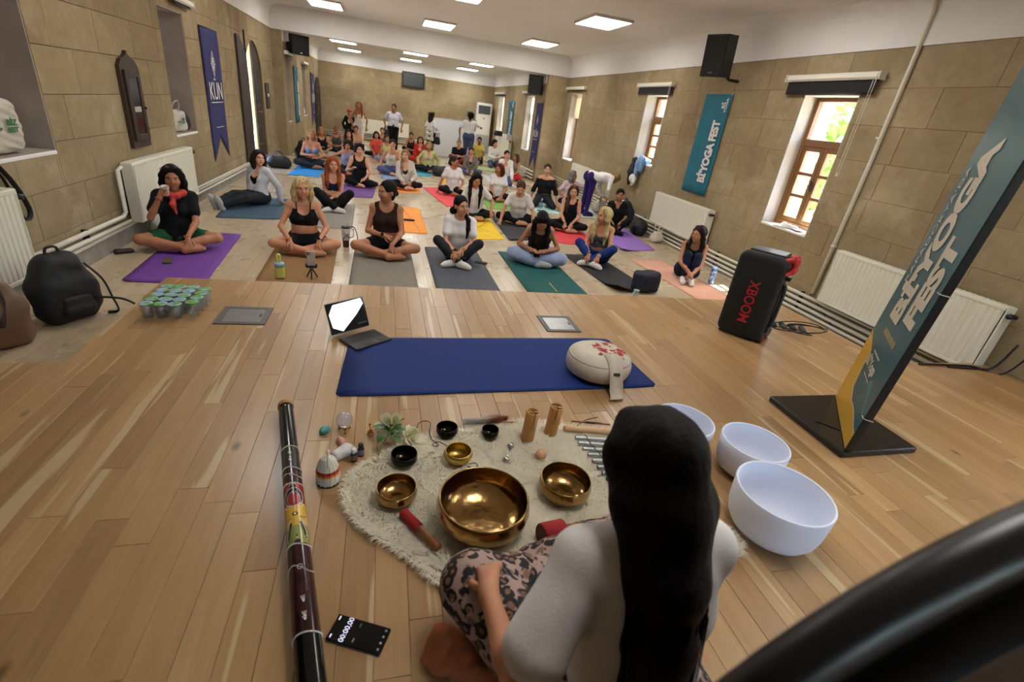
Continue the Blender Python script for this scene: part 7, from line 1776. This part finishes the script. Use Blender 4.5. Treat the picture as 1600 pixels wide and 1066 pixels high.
        g.line([hd((0, .11, .02)), hd((.02, .135, -.06)), T((.05, .09, .42)), T((.055, .1, .26))], [.03, .034, .03, .012], .02)
    elif kind == 'ponyfront':
        g.line([hd((.0, .10, -.03)), hd((.07, .05, -.08)), T((.105, -.055, .46)), T((.11, -.10, .36)), T((.10, -.112, .24))], [.035, .034, .030, .026, .012], .02); g.ell(hd((-.065, .085, -.075)), (.045, .045, .05), Rh, .02)
    elif kind == 'bun':
        g.ell(hd((0, .125, -.025)), (.036, .036, .036), Rh, .012)
    elif kind in ('curly', 'bigcurly'):
        r_ = np.random.default_rng(4); n_ = 46 if kind == 'curly' else 90
        for _ in range(n_):
            a, b_ = r_.uniform(0, 6.283), r_.uniform(-.75, 1.1); v = V(math.cos(a)*.088, math.sin(a)*.10+.03, b_*.095+.02)
            if v[1] < -.035 and v[2] < .085: continue
            g.ell(hd(v), V(.028, .028, .026)*r_.uniform(.8, 1.15), None, .008)
        if kind == 'bigcurly':
            for _ in range(60):
                a = r_.uniform(.2, 2.94); v = V(math.cos(a)*.105, math.sin(a)*.08+.03, r_.uniform(-.22, -.02)); g.ell(hd(v), V(.032, .032, .03), None, .01)
    if kind in ('short', 'bun', 'pony', 'ponyfront', 'wrap'): pass
    face_c = (.066, .074, .098) if kind not in ('short', 'crop') else (.070, .085, .100)
    g.cut_ell(hd((0, -.082, -.036)), face_c, Rh, .008); g.cut_ell(hd((0, -.105, .0)), (.054, .066, .083), Rh, .012)
    if kind in ('short', 'crop', 'bun', 'pony', 'ponyfront'):
        for sg in (-1, 1): g.cut_ell(hd((sg*.085, -.012, -.035)), (.03, .045, .048), Rh, .008)
    if kind != 'none': sdf_obj('hair', g, vx if detail < 2 else vox[1], hmt, root, .0018, 38, seed=len(label))
    if kind == 'cap' or 'cap' in extras:
        c_ = Sdf().ell(hd((0, .018, .055)), (.092, .105, .085), Rh).cut_plane(hd((0, 0, .045)), Rh @ V(0, 0, -1)); sdf_obj('cap', c_, vx, FB['rust'], root); MB().box(hd((0, -.13, .05)), (.13, .09, .010), Rh, ch=.003).build('peak', FB['rust'], root)
    if 'sunglasses' in extras:
        m = MB()
        for sg in (-1, 1): m.ell(hd((sg*.038, -.078, .118)), (.033, .012, .024), 8, 0, Rh); m.tube([hd((sg*.07, -.06, .118)), hd((sg*.092, .0, .09)), hd((sg*.09, .05, .05))], .0035, 5)
        m.tube([hd((-.012, -.088, .122)), hd((.012, -.088, .122))], .004, 5); m.build('sunglasses', M('sunglass_lens', '0c0f14', .05), root)
    if 'scarf' in extras:
        sc = Sdf().line([T((-.075, -.03, .475)), T((-.05, -.085, .455)), T((.02, -.095, .45)), T((.075, -.05, .475)), T((.07, .03, .50)), T((-.06, .04, .50)), T((-.08, -.01, .485))], [.026, .03, .03, .034, .028, .026, .026], .02).line([T((-.02, -.10, .44)), T((-.03, -.125, .36)), T((-.005, -.13, .27))], [.026, .03, .012], .02); sdf_obj('neck_scarf', sc, .011, M('scarf_red', 'b5392f', .8, var=.2), root, .004, 40)
    if 'necklace' in extras: MB().tube([T((.075*math.sin(a), -.015-.075*math.cos(a)*1.0, .452-.02*math.cos(a))) for a in np.linspace(-1.9, 1.9, 16)], .0022, 4).build('necklace', BLACKPL, root)
    if 'choker' in extras: MB().tube([Nk+(Hc-Nk)*.35+V(.055*math.sin(a), -.052*math.cos(a)+.002, 0) for a in np.linspace(0, 6.283, 20, endpoint=False)], .006, 5, closed=True, flat=1.5).build('choker', BLACKPL, root)
    for ex_ in extras:
        if isinstance(ex_, tuple) and ex_[0] in ('watch', 'band', 'bangle'):
            i = ex_[1]; w, d, lat, bk = palms[i]; col = ex_[2]; R_ = .031; q = w-d*.012
            m = M('wrist_'+col, col, .4); MB().tube([q+(lat*math.cos(a)+bk*math.sin(a))*R_ for a in np.linspace(0, 6.283, 18, endpoint=False)], .006 if ex_[0] != 'bangle' else .004, 5, closed=True).build('wristband' if ex_[0] != 'watch' else 'watch_strap', m, root)
            if ex_[0] == 'watch': MB().box(q+bk*.034, (.03, .03, .011), np.stack([lat, d, bk], 1), ch=.003).build('watch_case', M('watch_glass', '0d0f16', .1), root)
    # ---- things held
    if holds:
        hk, i = holds; w, d, lat, bk = palms[i]; g_ = w+d*.085-bk*.032
        Wm = Matrix.Translation((x, y, z+.009)) @ Matrix.Rotation(rz, 4, 'Z') @ Matrix.Scale(s, 4)
        wp = Wm @ Vector(g_)
        return root, wp, Rh
    return root, None, None
def P_(label, x, y, s, off=0.0, **kw):
    return person(label, x, y, math.atan2(-x, y)+off, s, **kw)
dn = lambda sx, sy=-.5, sz=-.8: V(sx, sy, sz)
# front row
_, cup_p, _ = P_('woman in black tee and red scarf sipping from a cup on the purple mat', -2.04, 5.61, .94, pose_='cross', top=('tee', 'black'), bottom=('shorts', 'green', .55), hair=('bob', 'black'), sk='tan', detail=0,
    hands=[(V(-.115, -.215, .555), V(.42, .05, .9)), (V(.07, -.33, .17), dn(.0))], look=(-.05, .12), side=.05, extras=('sunglasses', 'scarf', ('band', 1, 'd8803a'), ('band', 0, '9a3a30')), holds=('cup', 0), fdir=[V(-.8, -.5, .3), None], poles=[V(-.5, .1, -1), None])
P_('woman in open pale grey shirt leaning back on her hands with legs stretched out', -1.80, 7.98, .88, off=-.66, pose_='long', top=('cardi', 'greyblue', 'black'), bottom=('trousers', 'charcoal'), hair=('bob', 'dark'), sk='fair', detail=0, socks='ltgrey', look=(1.05, 0),
    hands=[(V(-.28, .22, .05), V(-.3, .5, -.4)), (V(.30, .20, .05), V(.4, .4, -.4))])
P_('smiling blonde woman in black sports bra and shorts sitting on the tan cork mat', -.84, 5.73, .92, pose_='cross', top=('bra', 'black'), bottom=('shorts', 'black', .40), hair=('bob', 'blonde'), sk='light', detail=0, smile=True, look=(.10, .02), extras=('necklace', ('watch', 1, '2b3550'), ('band', 0, 'd07a40')),
    hands=[(V(-.17, -.29, .19), dn(.35)), (V(.15, -.29, .19), dn(-.2))])
P_('woman with dark bun and brown crop top looking aside on the taupe mat', .04, 5.78, .97, pose_='cross', top=('tank', 'darkbrown', .165), bottom=('shorts', 'black', .36), hair=('bun', 'black'), sk='tan', detail=0, look=(-.95, .05), extras=(('watch', 0, '5b5860'),),
    hands=[(V(-.03, -.21, .26), V(.95, -.25, -.25)), (V(.07, -.32, .19), dn(-.25))], fdir=[V(0, -.8, .5), None])
P_('woman in white tee and black leggings with ponytail over her shoulder on the charcoal mat', .88, 5.67, .90, pose_='crossup', top=('tee', 'white'), bottom=('leggings', 'charcoal'), hair=('ponyfront', 'black'), sk='light', detail=0, socks='white', look=(.55, .0), extras=(('watch', 0, '1a1a1c'), ('band', 1, 'c98a5a')),
    hands=[(V(-.04, -.36, .20), V(.2, -.6, -.75)), (V(.06, -.36, .24), V(-.5, -.5, -.6))], lean=.12)
_, ph_p, _ = P_('long-haired woman in pale blue loose trousers bowed over her phone on the green mat', 1.93, 5.80, .88, pose_='cross', top=('tank', 'darkbrown'), bottom=('wide', 'lblue'), hair=('longfront', 'black'), sk='tan', detail=0, socks='ltgrey', look=(.15, .75), lean=.42,
    hands=[(V(-.10, -.29, .23), V(.6, -.6, .1)), (V(.10, -.29, .23), V(-.6, -.6, .1))], extras=(('bangle', 0, 'c9a050'), ('bangle', 1, 'c9a050')), holds=('phone', 0))
P_('blonde woman in dark sports top and blue leggings holding her ankles on the black mat', 2.83, 5.93, .88, off=-.18, pose_='crossup', top=('bra', 'sage', .15), bottom=('leggings', 'blue'), hair=('longfront', 'blonde', .24), sk='light', detail=0, socks='white', look=(-.75, .05), lean=.14,
    hands=[(V(-.06, -.37, .18), dn(.2)), (V(.09, -.37, .18), dn(-.35))], extras=(('band', 0, '1c1c20'), ('band', 1, 'b5a9a4')))
P_('woman with long dark hair hugging her knees on the salmon mat near the right wall', 3.95, 5.47, .86, off=.1, pose_='hug', top=('tank', 'black'), bottom=('leggings', 'navy'), hair=('longfront', 'dark', .30), sk='tan', detail=0, socks='white', look=(-.75, .02), lean=.28,
    hands=[(V(-.03, -.46, .20), V(.5, -.35, -.3)), (V(.05, -.47, .18), V(-.5, -.35, -.3))], extras=(('band', 0, 'e0683c'),))
# second row
P_('red-haired woman in navy bra top with crossed arms on the grey mat', -.74, 8.08, .89, pose_='crossup', top=('bra', 'navy'), bottom=('trousers', 'black'), hair=('longfront', 'red', .22), sk='fair', detail=1, socks='white', look=(.25, .05), lean=.05, hands=[(V(.05, -.24, .23), V(.8, -.5, -.1)), (V(-.05, -.26, .20), V(-.8, -.5, -.1))])
P_('woman with short dark curls in black tank gesturing on the violet mat', -.46, 10.49, .90, pose_='side', top=('tank', 'black'), bottom=('trousers', 'black'), hair=('curly', 'black'), sk='fair', detail=1, look=(.1, 0), hands=[(V(-.14, -.26, .36), V(.35, -.7, .5)), (V(.12, -.32, .19), V(-.7, -.4, -.3))], poles=[V(-.6, .3, -.8), None])
P_('woman with side-swept dark blonde hair in beige cardigan on the orange mat', .43, 10.59, .88, pose_='cross', top=('cardi', 'beige', 'black'), bottom=('leggings', 'black'), hair=('oneside', 'dirty'), sk='fair', detail=1, look=(-.2, .0), hands=[(V(-.03, -.28, .18), dn(.2)), (V(.12, -.28, .20), dn(-.4))], extras=(('watch', 1, 'd8d4d0'),))
P_('woman in white tee leaning on one arm and looking right on the coral red mat', 1.40, 10.46, .87, off=.15, pose_='side', top=('tee', 'white'), bottom=('leggings', 'black'), hair=('pony', 'dark'), sk='tan', detail=1, look=(.85, .1), hands=[(V(-.34, -.02, .05), V(-.3, -.2, -.6)), (V(.14, -.28, .18), dn(-.3))])
P_('woman with very long black hair in white tee looking down on the yellow mat', 1.49, 8.22, .89, pose_='cross', top=('tee', 'white'), bottom=('leggings', 'black'), hair=('longfront', 'black'), sk='light', detail=1, look=(.35, .5), lean=.12, hands=[(V(-.12, -.30, .17), dn(.2)), (V(.32, -.24, .20), V(.2, -.5, -.7))])
P_('woman with auburn bob in white tee turning her head on the green mat', 2.31, 10.2, .85, pose_='cross', top=('tee', 'white'), bottom=('leggings', 'black'), hair=('bob', 'auburn'), sk='tan', detail=1, look=(-.75, .1), hands=[(V(-.06, -.30, .16), dn(.2)), (V(.12, -.30, .17), dn(-.4))])
P_('woman in white tee bending forward with straight arms on the dark grey mat', 2.24, 8.12, .90, pose_='cross', top=('tee', 'white'), bottom=('leggings', 'black'), hair=('pony', 'brown'), sk='fair', detail=1, look=(-.05, .35), lean=.42, hands=[(V(-.30, -.38, .06), V(-.1, -.5, -.5)), (V(.30, -.36, .07), V(.1, -.5, -.5))])
P_('kneeling woman in off-shoulder black top on the pale aqua mat', 3.24, 9.9, .90, pose_='kneelwide', top=('offshoulder', 'black'), bottom=('leggings', 'charcoal'), hair=('bun', 'dark'), sk='fair', detail=1, look=(.05, -.05), hands=[(V(-.32, .02, .06), V(-.2, -.3, -.5)), (V(.36, -.14, .06), V(.3, -.3, -.5))])
P_('brown-haired woman in black racer tank on the bright red mat', 3.06, 7.84, .87, pose_='cross', top=('tank', 'black'), bottom=('leggings', 'black'), hair=('oneside', 'brown'), sk='fair', detail=1, look=(.1, .08), side=.04, hands=[(V(-.04, -.31, .17), dn(.3)), (V(.09, -.31, .19), dn(-.4))], extras=(('watch', 1, 'd6d2cc'), ('band', 0, '1c1c20')))
P_('woman in black v-neck tee with choker sitting on the lilac mat', 4.02, 8.02, .86, off=.1, pose_='crossup', top=('vtee', 'black'), bottom=('leggings', 'black'), hair=('pony', 'black'), sk='tan', detail=1, socks='black', look=(.1, .03), hands=[(V(-.05, -.33, .20), dn(.2)), (V(.08, -.32, .22), dn(-.4))], extras=('choker',))
P_('grey-haired woman in pale pink tee reaching out beside the bending woman', 3.98, 10.35, .86, off=.35, pose_='side', top=('tee', 'pinkish'), bottom=('leggings', 'black'), hair=('bob', 'grey'), sk='tan', detail=1, look=(.8, 0), hands=[(V(-.2, -.2, .2), dn(.2)), (V(.55, -.22, .52), V(.9, -.2, .2))])
person('woman bending over in white top and dark purple leggings by the right wall', 4.00, 9.35, math.radians(98), .88, pose_='bend', top=('long', 'white'), bottom=('leggings', 'purple'), hair=('bob', 'dirty'), sk='light', detail=1, shoes='purple', look=(0, 0), hands=[(V(-.12, -.42, .45), V(0, -.2, -1)), (V(.12, -.42, .42), V(0, -.2, -1))])
# far groups
P_('blonde woman in pale blue bandeau holding a strap on the bright blue mat', -1.56, 12.3, .93, pose_='cross', top=('bra', 'bluelt', .21, .36, 0), bottom=('trousers', 'charcoal'), hair=('long', 'dirty'), sk='tan', detail=1, hands=[(V(-.06, -.26, .30), V(.8, -.4, .1)), (V(.12, -.28, .24), V(-.7, -.4, .2))], extras=(('band', 1, '1c1c20'),))
FAR = dict(detail=2)
P_('blonde woman in black tank behind the woman in the blue bandeau', -1.56, 14.35, .86, top=('tank', 'black'), bottom=('trousers', 'taupe'), hair=('long', 'dirty'), sk='tan', hands=[(V(-.05, -.30, .30), V(.6, -.4, .3)), (V(.13, -.26, .24), dn(-.3))], **FAR)
P_('fair-haired woman in dark grey racer tank near the far arched door', -1.30, 15.6, .84, top=('tank', 'grey'), bottom=('leggings', 'black'), hair=('pony', 'dirty'), sk='tan', look=(0, .1), hands=[(V(-.09, -.27, .27), V(.8, -.4, 0)), (V(.09, -.27, .27), V(-.8, -.4, 0))], **FAR)
P_('woman with long straight dark hair between the blonde group and peach top', -.91, 14.6, .86, top=('tank', 'black'), bottom=('leggings', 'black'), hair=('longfront', 'dark'), sk='light', **FAR)
P_('woman in peach top with hair tied back in front of the far radiator', -.81, 16.4, .88, top=('tee', 'peach'), bottom=('leggings', 'white'), hair=('bun', 'brown'), sk='light', **FAR)
P_('woman with dark wavy hair in bright coral tee', -.21, 15.75, .82, top=('tee', 'coral'), bottom=('leggings', 'black'), hair=('long', 'black'), sk='light', **FAR)
P_('woman in lavender tank with both arms spread on the orange red mat', -.77, 11.9, .82, top=('tank', 'lav'), bottom=('trousers', 'charcoal'), hair=('curly', 'dark'), sk='tan', look=(0, .3), hands=[(V(-.50, -.08, .26), V(-.8, -.2, -.3)), (V(.46, -.10, .26), V(.8, -.2, -.3))], detail=1, pose_='side')
P_('woman in pale yellow-green tank behind the halter-top woman', .08, 14.8, .83, top=('tank', 'yellowgr'), bottom=('trousers', 'lav'), hair=('bun', 'brown'), sk='tan', look=(.4, 0), **FAR)
P_('woman in white halter top with hand on her mouth', .20, 12.5, .91, top=('bra', 'beige', .03, .44), bottom=('trousers', 'jeans'), hair=('short', 'dark'), sk='light', look=(.1, .05), hands=[(V(-.26, -.10, .08), dn(-.2)), (V(.07, -.21, .56), V(-.4, .1, .9))], poles=[None, V(.5, -.2, -1)], detail=1, pose_='side')
P_('woman in dark tank beside the standing man in pale tee', -.05, 17.3, .86, top=('tank', 'grey'), bottom=('leggings', 'black'), hair=('pony', 'brown'), sk='light', **FAR)
P_('short-haired person in white and brown tank before the white board', .85, 17.0, .84, pose_='crossup', top=('tank', 'darkbrown'), bottom=('trousers', 'black'), hair=('short', 'black'), sk='tan', hands=[(V(-.1, -.3, .28), V(.6, -.4, 0)), (V(.1, -.3, .26), V(-.6, -.4, 0))], **FAR)
P_('woman in open red cardigan and red trousers', 1.05, 15.6, .84, top=('cardi', 'red', 'red'), bottom=('trousers', 'red'), hair=('long', 'brown'), sk='fair', **FAR)
P_('woman in grey top and pale yellow cardigan on the turquoise mat', 1.14, 13.6, .87, top=('cardi', 'yellowgr', 'ltgrey'), bottom=('trousers', 'black'), hair=('long', 'dirty'), sk='light', hands=[(V(-.28, .0, .1), dn(-.2)), (V(.3, .02, .1), dn(.2))], **FAR)
P_('grey-haired man in black tee resting arms on his knees', 2.24, 15.9, .86, man=True, pose_='crossup', top=('tee', 'black'), bottom=('trousers', 'darkred'), hair=('crop', 'grey'), sk='light', hands=[(V(-.02, -.32, .36), V(.7, -.4, 0)), (V(.06, -.34, .34), V(-.7, -.4, -.2))], **FAR)
P_('young man in olive grey shirt seated with hands in his lap', 2.32, 13.95, .82, man=True, top=('cardi', 'olive', 'black'), bottom=('trousers', 'jeans'), hair=('short', 'dark'), sk='light', **FAR)
P_('kneeling person in pale yellow shirt before the cooling tower', 3.10, 17.2, .87, pose_='kneel', top=('tee', 'yellow'), bottom=('leggings', 'black'), hair=('short', 'dark'), sk='deep', hands=[(V(-.1, -.26, .26), dn(.3)), (V(.1, -.26, .26), dn(-.3))], **FAR)
P_('woman with dark curls in white long-sleeved shirt under the far window', 3.45, 16.4, .90, off=.3, pose_='kneel', top=('long', 'white'), bottom=('leggings', 'jeans'), hair=('long', 'dark'), sk='fair', look=(.5, .25), hands=[(V(-.02, -.28, .34), V(.8, -.2, .1)), (V(.1, -.30, .36), V(-.6, -.4, .1))], **FAR)
P_('woman in open white shirt with tied dark hair behind the auburn-haired woman', 3.02, 12.7, .86, off=.15, pose_='kneel', top=('cardi', 'white', 'white'), bottom=('leggings', 'jeans'), hair=('bun', 'dark'), sk='fair', look=(.1, .05), hands=[(V(-.25, -.1, .12), dn(-.1)), (V(.2, -.28, .14), dn(.0))], detail=1)
P_('woman in dark vest half hidden behind the open white shirt', 3.55, 13.75, .80, off=-.5, top=('tank', 'olive'), bottom=('trousers', 'red'), hair=('bob', 'brown'), sk='tan', look=(-.4, 0), **FAR)
# standing at the back
P_('standing woman in pale camisole near the far radiator', -.74, 16.9, .88, pose_='stand', top=('bra', 'cream', -.02, .42), bottom=('leggings', 'white'), hair=('longfront', 'red', .22), sk='tan', shoes='white', look=(-.3, 0), hands=[(V(-.22, .0, .80), V(0, 0, -1)), (V(.24, -.03, .80), V(0, 0, -1))], **FAR)
P_('child in red cap and black jacket by the far radiator', -1.04, 17.2, .72, pose_='stand', top=('cardi', 'black', 'white'), bottom=('trousers', 'black'), hair=('crop', 'dark'), sk='light', shoes='black', extras=('cap',), hands=[(V(-.22, .0, .80), V(0, 0, -1)), (V(.22, -.03, .80), V(0, 0, -1))], **FAR)
P_('standing man in pale grey tee and black trousers', .30, 17.6, .92, man=True, pose_='stand', top=('tee', 'greyblue'), bottom=('trousers', 'black'), hair=('crop', 'dark'), sk='deep', shoes='black', look=(-.3, 0), hands=[(V(-.27, -.02, .82), V(0, 0, -1)), (V(.27, -.02, .82), V(0, 0, -1))], **FAR)
person('standing woman seen from behind with white tote and dark shoulder bag', 1.48, 17.25, 2.2, .86, pose_='stand', top=('tee', 'white'), bottom=('trousers', 'black'), hair=('bigcurly', 'dark'), sk='light', shoes='black', hands=[(V(-.10, -.22, 1.0), V(.5, -.6, .2)), (V(.2, -.05, .85), V(0, 0, -1))], **FAR)
_, cam_p, _ = person('cameraman seen from behind in pale tee and jeans filming', 2.66, 16.75, 2.9, .97, pose_='stand', man=True, top=('tee', 'white'), bottom=('trousers', 'jeans'), hair=('curly', 'black'), sk='deep', shoes='charcoal', hands=[(V(-.20, -.28, 1.22), V(.3, -.8, .3)), (V(.30, .02, .80), V(0, 0, -1))], holds=('camera', 0), **FAR)

# ---- held and carried things
r = empty('paper_cup', cup_p, 0, 'white paper cup held to the mouth of the woman in the red scarf', 'cup')
o = MB().lathe([(0, -.04), (.026, -.04), (.034, .045), (.036, .047), (.034, .049), (.032, .046), (.025, -.036), (0, -.036)], 24).build('cup', M('paper_cup_white', 'd6d0c8', .6), r); o.rotation_euler = (.3, .1, 0)
o = MB().lathe([(.0275, -.03), (.0335, .03)], 24).build('printed_band', M('cup_print', 'c0a79c', .6, var=.5, scale=60), r); o.rotation_euler = (.3, .1, 0); o.scale = (1.012, 1.012, 1)
o = phone(tuple(ph_p+Vector((.03, .0, .0))), .3, 'dark phone held in both hands by the bowed long-haired woman'); o.rotation_euler = (.6, 0, -.3)
r = empty('video_camera', (cam_p.x, cam_p.y, cam_p.z), 2.9, 'black video camera rig held up by the cameraman', 'camera'); MB().box((0, -.03, .04), (.10, .16, .09), ch=.01).build('camera_body', BLACKPL, r); MB().lathe([(0, 0), (.035, 0), (.04, .1), (0, .1)], 16, (0, -.11, .04), 0, rotx(math.pi/2)).build('lens', DARKMETAL, r); MB().tube([(0, .02, 0), (0, .0, -.14), (.02, .0, -.2)], .015, 6).build('grip', BLACKPL, r); MB().tube([(0, .05, .09), (0, 0, .14), (0, -.08, .12)], .012, 6).build('top_handle', BLACKPL, r)
MB().tube([(.05, 0, 0), (.14, .02, .06), (.16, .0, .1)], .012, 6).build('side_arm', BLACKPL, r)
soft_bag((1.42, 17.02, .22), 2.2, (.34, .10, .36), M('white_canvas', 'c2bdb4', .85), 'white canvas tote hanging from the shoulder of the standing curly-haired woman', seed=31, vox=.02)
soft_bag((1.68, 17.05, .12), 2.0, (.24, .12, .24), BLKNY, 'dark shoulder bag hanging at the hip of the standing curly-haired woman', 'shoulder_bag', True, 32, .02)
soft_bag((.06, 17.55, .16), .2, (.2, .12, .2), BLKNY, 'small dark camera bag carried in the hand of the standing man', 'camera_bag', True, 33, .02)
# ------------------------------------------------------------------ the facilitator in the foreground, seen from behind
m, t, b = newmat('leopard_print'); tc = N(t, 'ShaderNodeTexCoord')
dn_ = N(t, 'ShaderNodeTexNoise', Scale=20.0, Detail=2.0); t.links.new(tc.outputs['Object'], dn_.inputs['Vector'])
dv = N(t, 'ShaderNodeVectorMath', operation='SCALE'); dv.inputs['Scale'].default_value = .020; t.links.new(dn_.outputs['Color'], dv.inputs[0])
ad = N(t, 'ShaderNodeVectorMath', operation='ADD'); t.links.new(tc.outputs['Object'], ad.inputs[0]); t.links.new(dv.outputs[0], ad.inputs[1])
vo = N(t, 'ShaderNodeTexVoronoi', Scale=30.0, Randomness=.75); t.links.new(ad.outputs[0], vo.inputs['Vector'])
def ramp(fac, stops, interp='LINEAR'):
    cr = N(t, 'ShaderNodeValToRGB'); cr.color_ramp.interpolation = interp; e = cr.color_ramp.elements
    e[0].position, e[0].color = stops[0][0], stops[0][1]; e[1].position, e[1].color = stops[-1][0], stops[-1][1]
    for p, c in stops[1:-1]: x = e.new(p); x.color = c
    t.links.new(fac, cr.inputs[0]); return cr
W1, K0 = (1, 1, 1, 1), (0, 0, 0, 1)
ringm = ramp(vo.outputs['Distance'], [(0, K0), (.25, K0), (.30, W1), (.56, W1), (.62, K0), (1, K0)])
n2 = N(t, 'ShaderNodeTexNoise', Scale=34.0, Detail=1.0); t.links.new(tc.outputs['Object'], n2.inputs['Vector']); brk = ramp(n2.outputs['Fac'], [(0, K0), (.40, K0), (.44, W1), (1, W1)])
mul = N(t, 'ShaderNodeMath', operation='MULTIPLY'); t.links.new(ringm.outputs[0], mul.inputs[0]); t.links.new(brk.outputs[0], mul.inputs[1])
fill = ramp(vo.outputs['Distance'], [(0, lin('7d5a48')), (.34, lin('7d5a48')), (.42, lin('a58a80')), (1, lin('a58a80'))])
dot = ramp(vo.outputs['Distance'], [(0, W1), (.07, W1), (.10, K0), (1, K0)]); mxx = N(t, 'ShaderNodeMath', operation='MAXIMUM'); t.links.new(mul.outputs[0], mxx.inputs[0]); t.links.new(dot.outputs[0], mxx.inputs[1])
mx = N(t, 'ShaderNodeMix', data_type='RGBA'); mx.inputs[7].default_value = lin('0d0b0c'); t.links.new(mxx.outputs[0], mx.inputs[0]); t.links.new(fill.outputs[0], mx.inputs[6]); t.links.new(mx.outputs[2], b.inputs['Base Color']); setin(b, Roughness=.75)
LEO = m
pose('fg', .11, [V(-.17, -.40, .20), V(.335, -.31, .19)], [V(.16, -.43, .07), V(-.06, -.36, .07)], [V(.28, -.40, .04), V(-.20, -.34, .04)], .25)
root, _, _ = person('woman with long black hair, white tee and leopard-print trousers seen from behind at the bowls', .578, .548, math.pi-.02, .99, sw_=.158, sleeve=(.060, .072), pose_='fg', top=('tee', 'white'), bottom=('wide', LEO), hair=('short', 'black'), sk='light', detail=0, z=-.009, look=(.0, .25),
    hands=[(V(-.06, -.36, .28), V(.2, -.6, -.4)), (V(.325, -.20, .305), V(-.15, -.9, -.12))], poles=[None, V(.6, .4, -.72)], fdir=[None, V(.35, 0, .9)])
for ch in list(root.children):
    if ch.name.startswith('hair'): bpy.data.objects.remove(ch)
# hair: smooth mass plus combed strands, falling from the crown over the back
ps_ = POSE['fg']; P0 = V(0, 0, ps_['pz']); Rc_ = rotx(.25); TT = lambda a, b_, c: P0+Rc_ @ V(a, b_, c)
Nk_ = TT(0, 0, .47); Rh_ = rotx(.25*.35) @ rotx(.25); Hc_ = Nk_+rotx(.25*.7) @ rotx(.1375) @ V(0, -.018, .155); hh_ = lambda a, b_, c: Hc_+Rh_ @ V(a, b_, c)
g = Sdf().ell(hh_(0, .022, .035), (.092, .108, .106), Rh_, .03)
for sx in (-1, 1):
    g.line([hh_(sx*.045, -.03, .095), hh_(sx*.076, .0, .03), hh_(sx*.066, .06, -.06), TT(sx*.040+.008, .090, .43), TT(sx*.034+.016, .105, .30), TT(sx*.030+.022, .115, .12), TT(sx*.016+.026, .125, -.03)], [.032, .038, .050, .050, .046, .040, .014], .03)
g.line([hh_(0, .07, .05), hh_(0, .095, -.06), TT(.008, .115, .43), TT(.016, .126, .30), TT(.022, .131, .12), TT(.026, .14, -.05)], [.07, .064, .054, .050, .046, .022], .04)
g.cut_ell(hh_(0, -.085, -.036), (.066, .074, .1), Rh_, .008)
hg = MB(); rr_ = np.random.default_rng(21)
for i in range(420):
    u = rr_.uniform(-1, 1); d_ = rr_.uniform(.0, .012); w_ = rr_.uniform(-.012, .012)
    a0 = u*.075; pts = [hh_(a0*.55, .02+.02*(1-abs(u)), .125-.02*abs(u)+d_*.3), hh_(a0*1.06, .075*(1-abs(u)*.55), .07-.03*abs(u)), hh_(a0*1.18, .125-.06*abs(u)+d_, -.03), hh_(a0*1.10+w_*.5, .148-.055*abs(u)+d_, -.11), TT(.010+a0*.98+w_, .165-.04*abs(u)+d_, .38), TT(.016+a0*.86+w_*1.3, .170-.04*abs(u)+d_, .25), TT(.022+a0*.78+w_*1.6, .172-.04*abs(u)+d_, .10), TT(.026+a0*.5+w_*2.4, .17-.03*abs(u)+d_, rr_.uniform(-.10, .02))]
    hg.tube(pts, [.0016, .0024, .0026, .0026, .0026, .0024, .002, .0008], 4, caps=False)
for i in range(26):   # loose wisps at the shoulder and flank
    sx = 1 if i % 3 else -1; w_ = rr_.uniform(0, .03)
    hg.tube([TT(sx*.07, .10, .42), TT(sx*(.082+w_*.6)+.01, .118, .34), TT(sx*(.066+w_*.9)+.016, .132, .22), TT(sx*(.05+w_)+.022, .142, .06)], [.0012, .0012, .001, .0004], 3, caps=False)
sdf_obj('hair', g, .0095, HR['black'], root, .0022, 45, extra=hg)
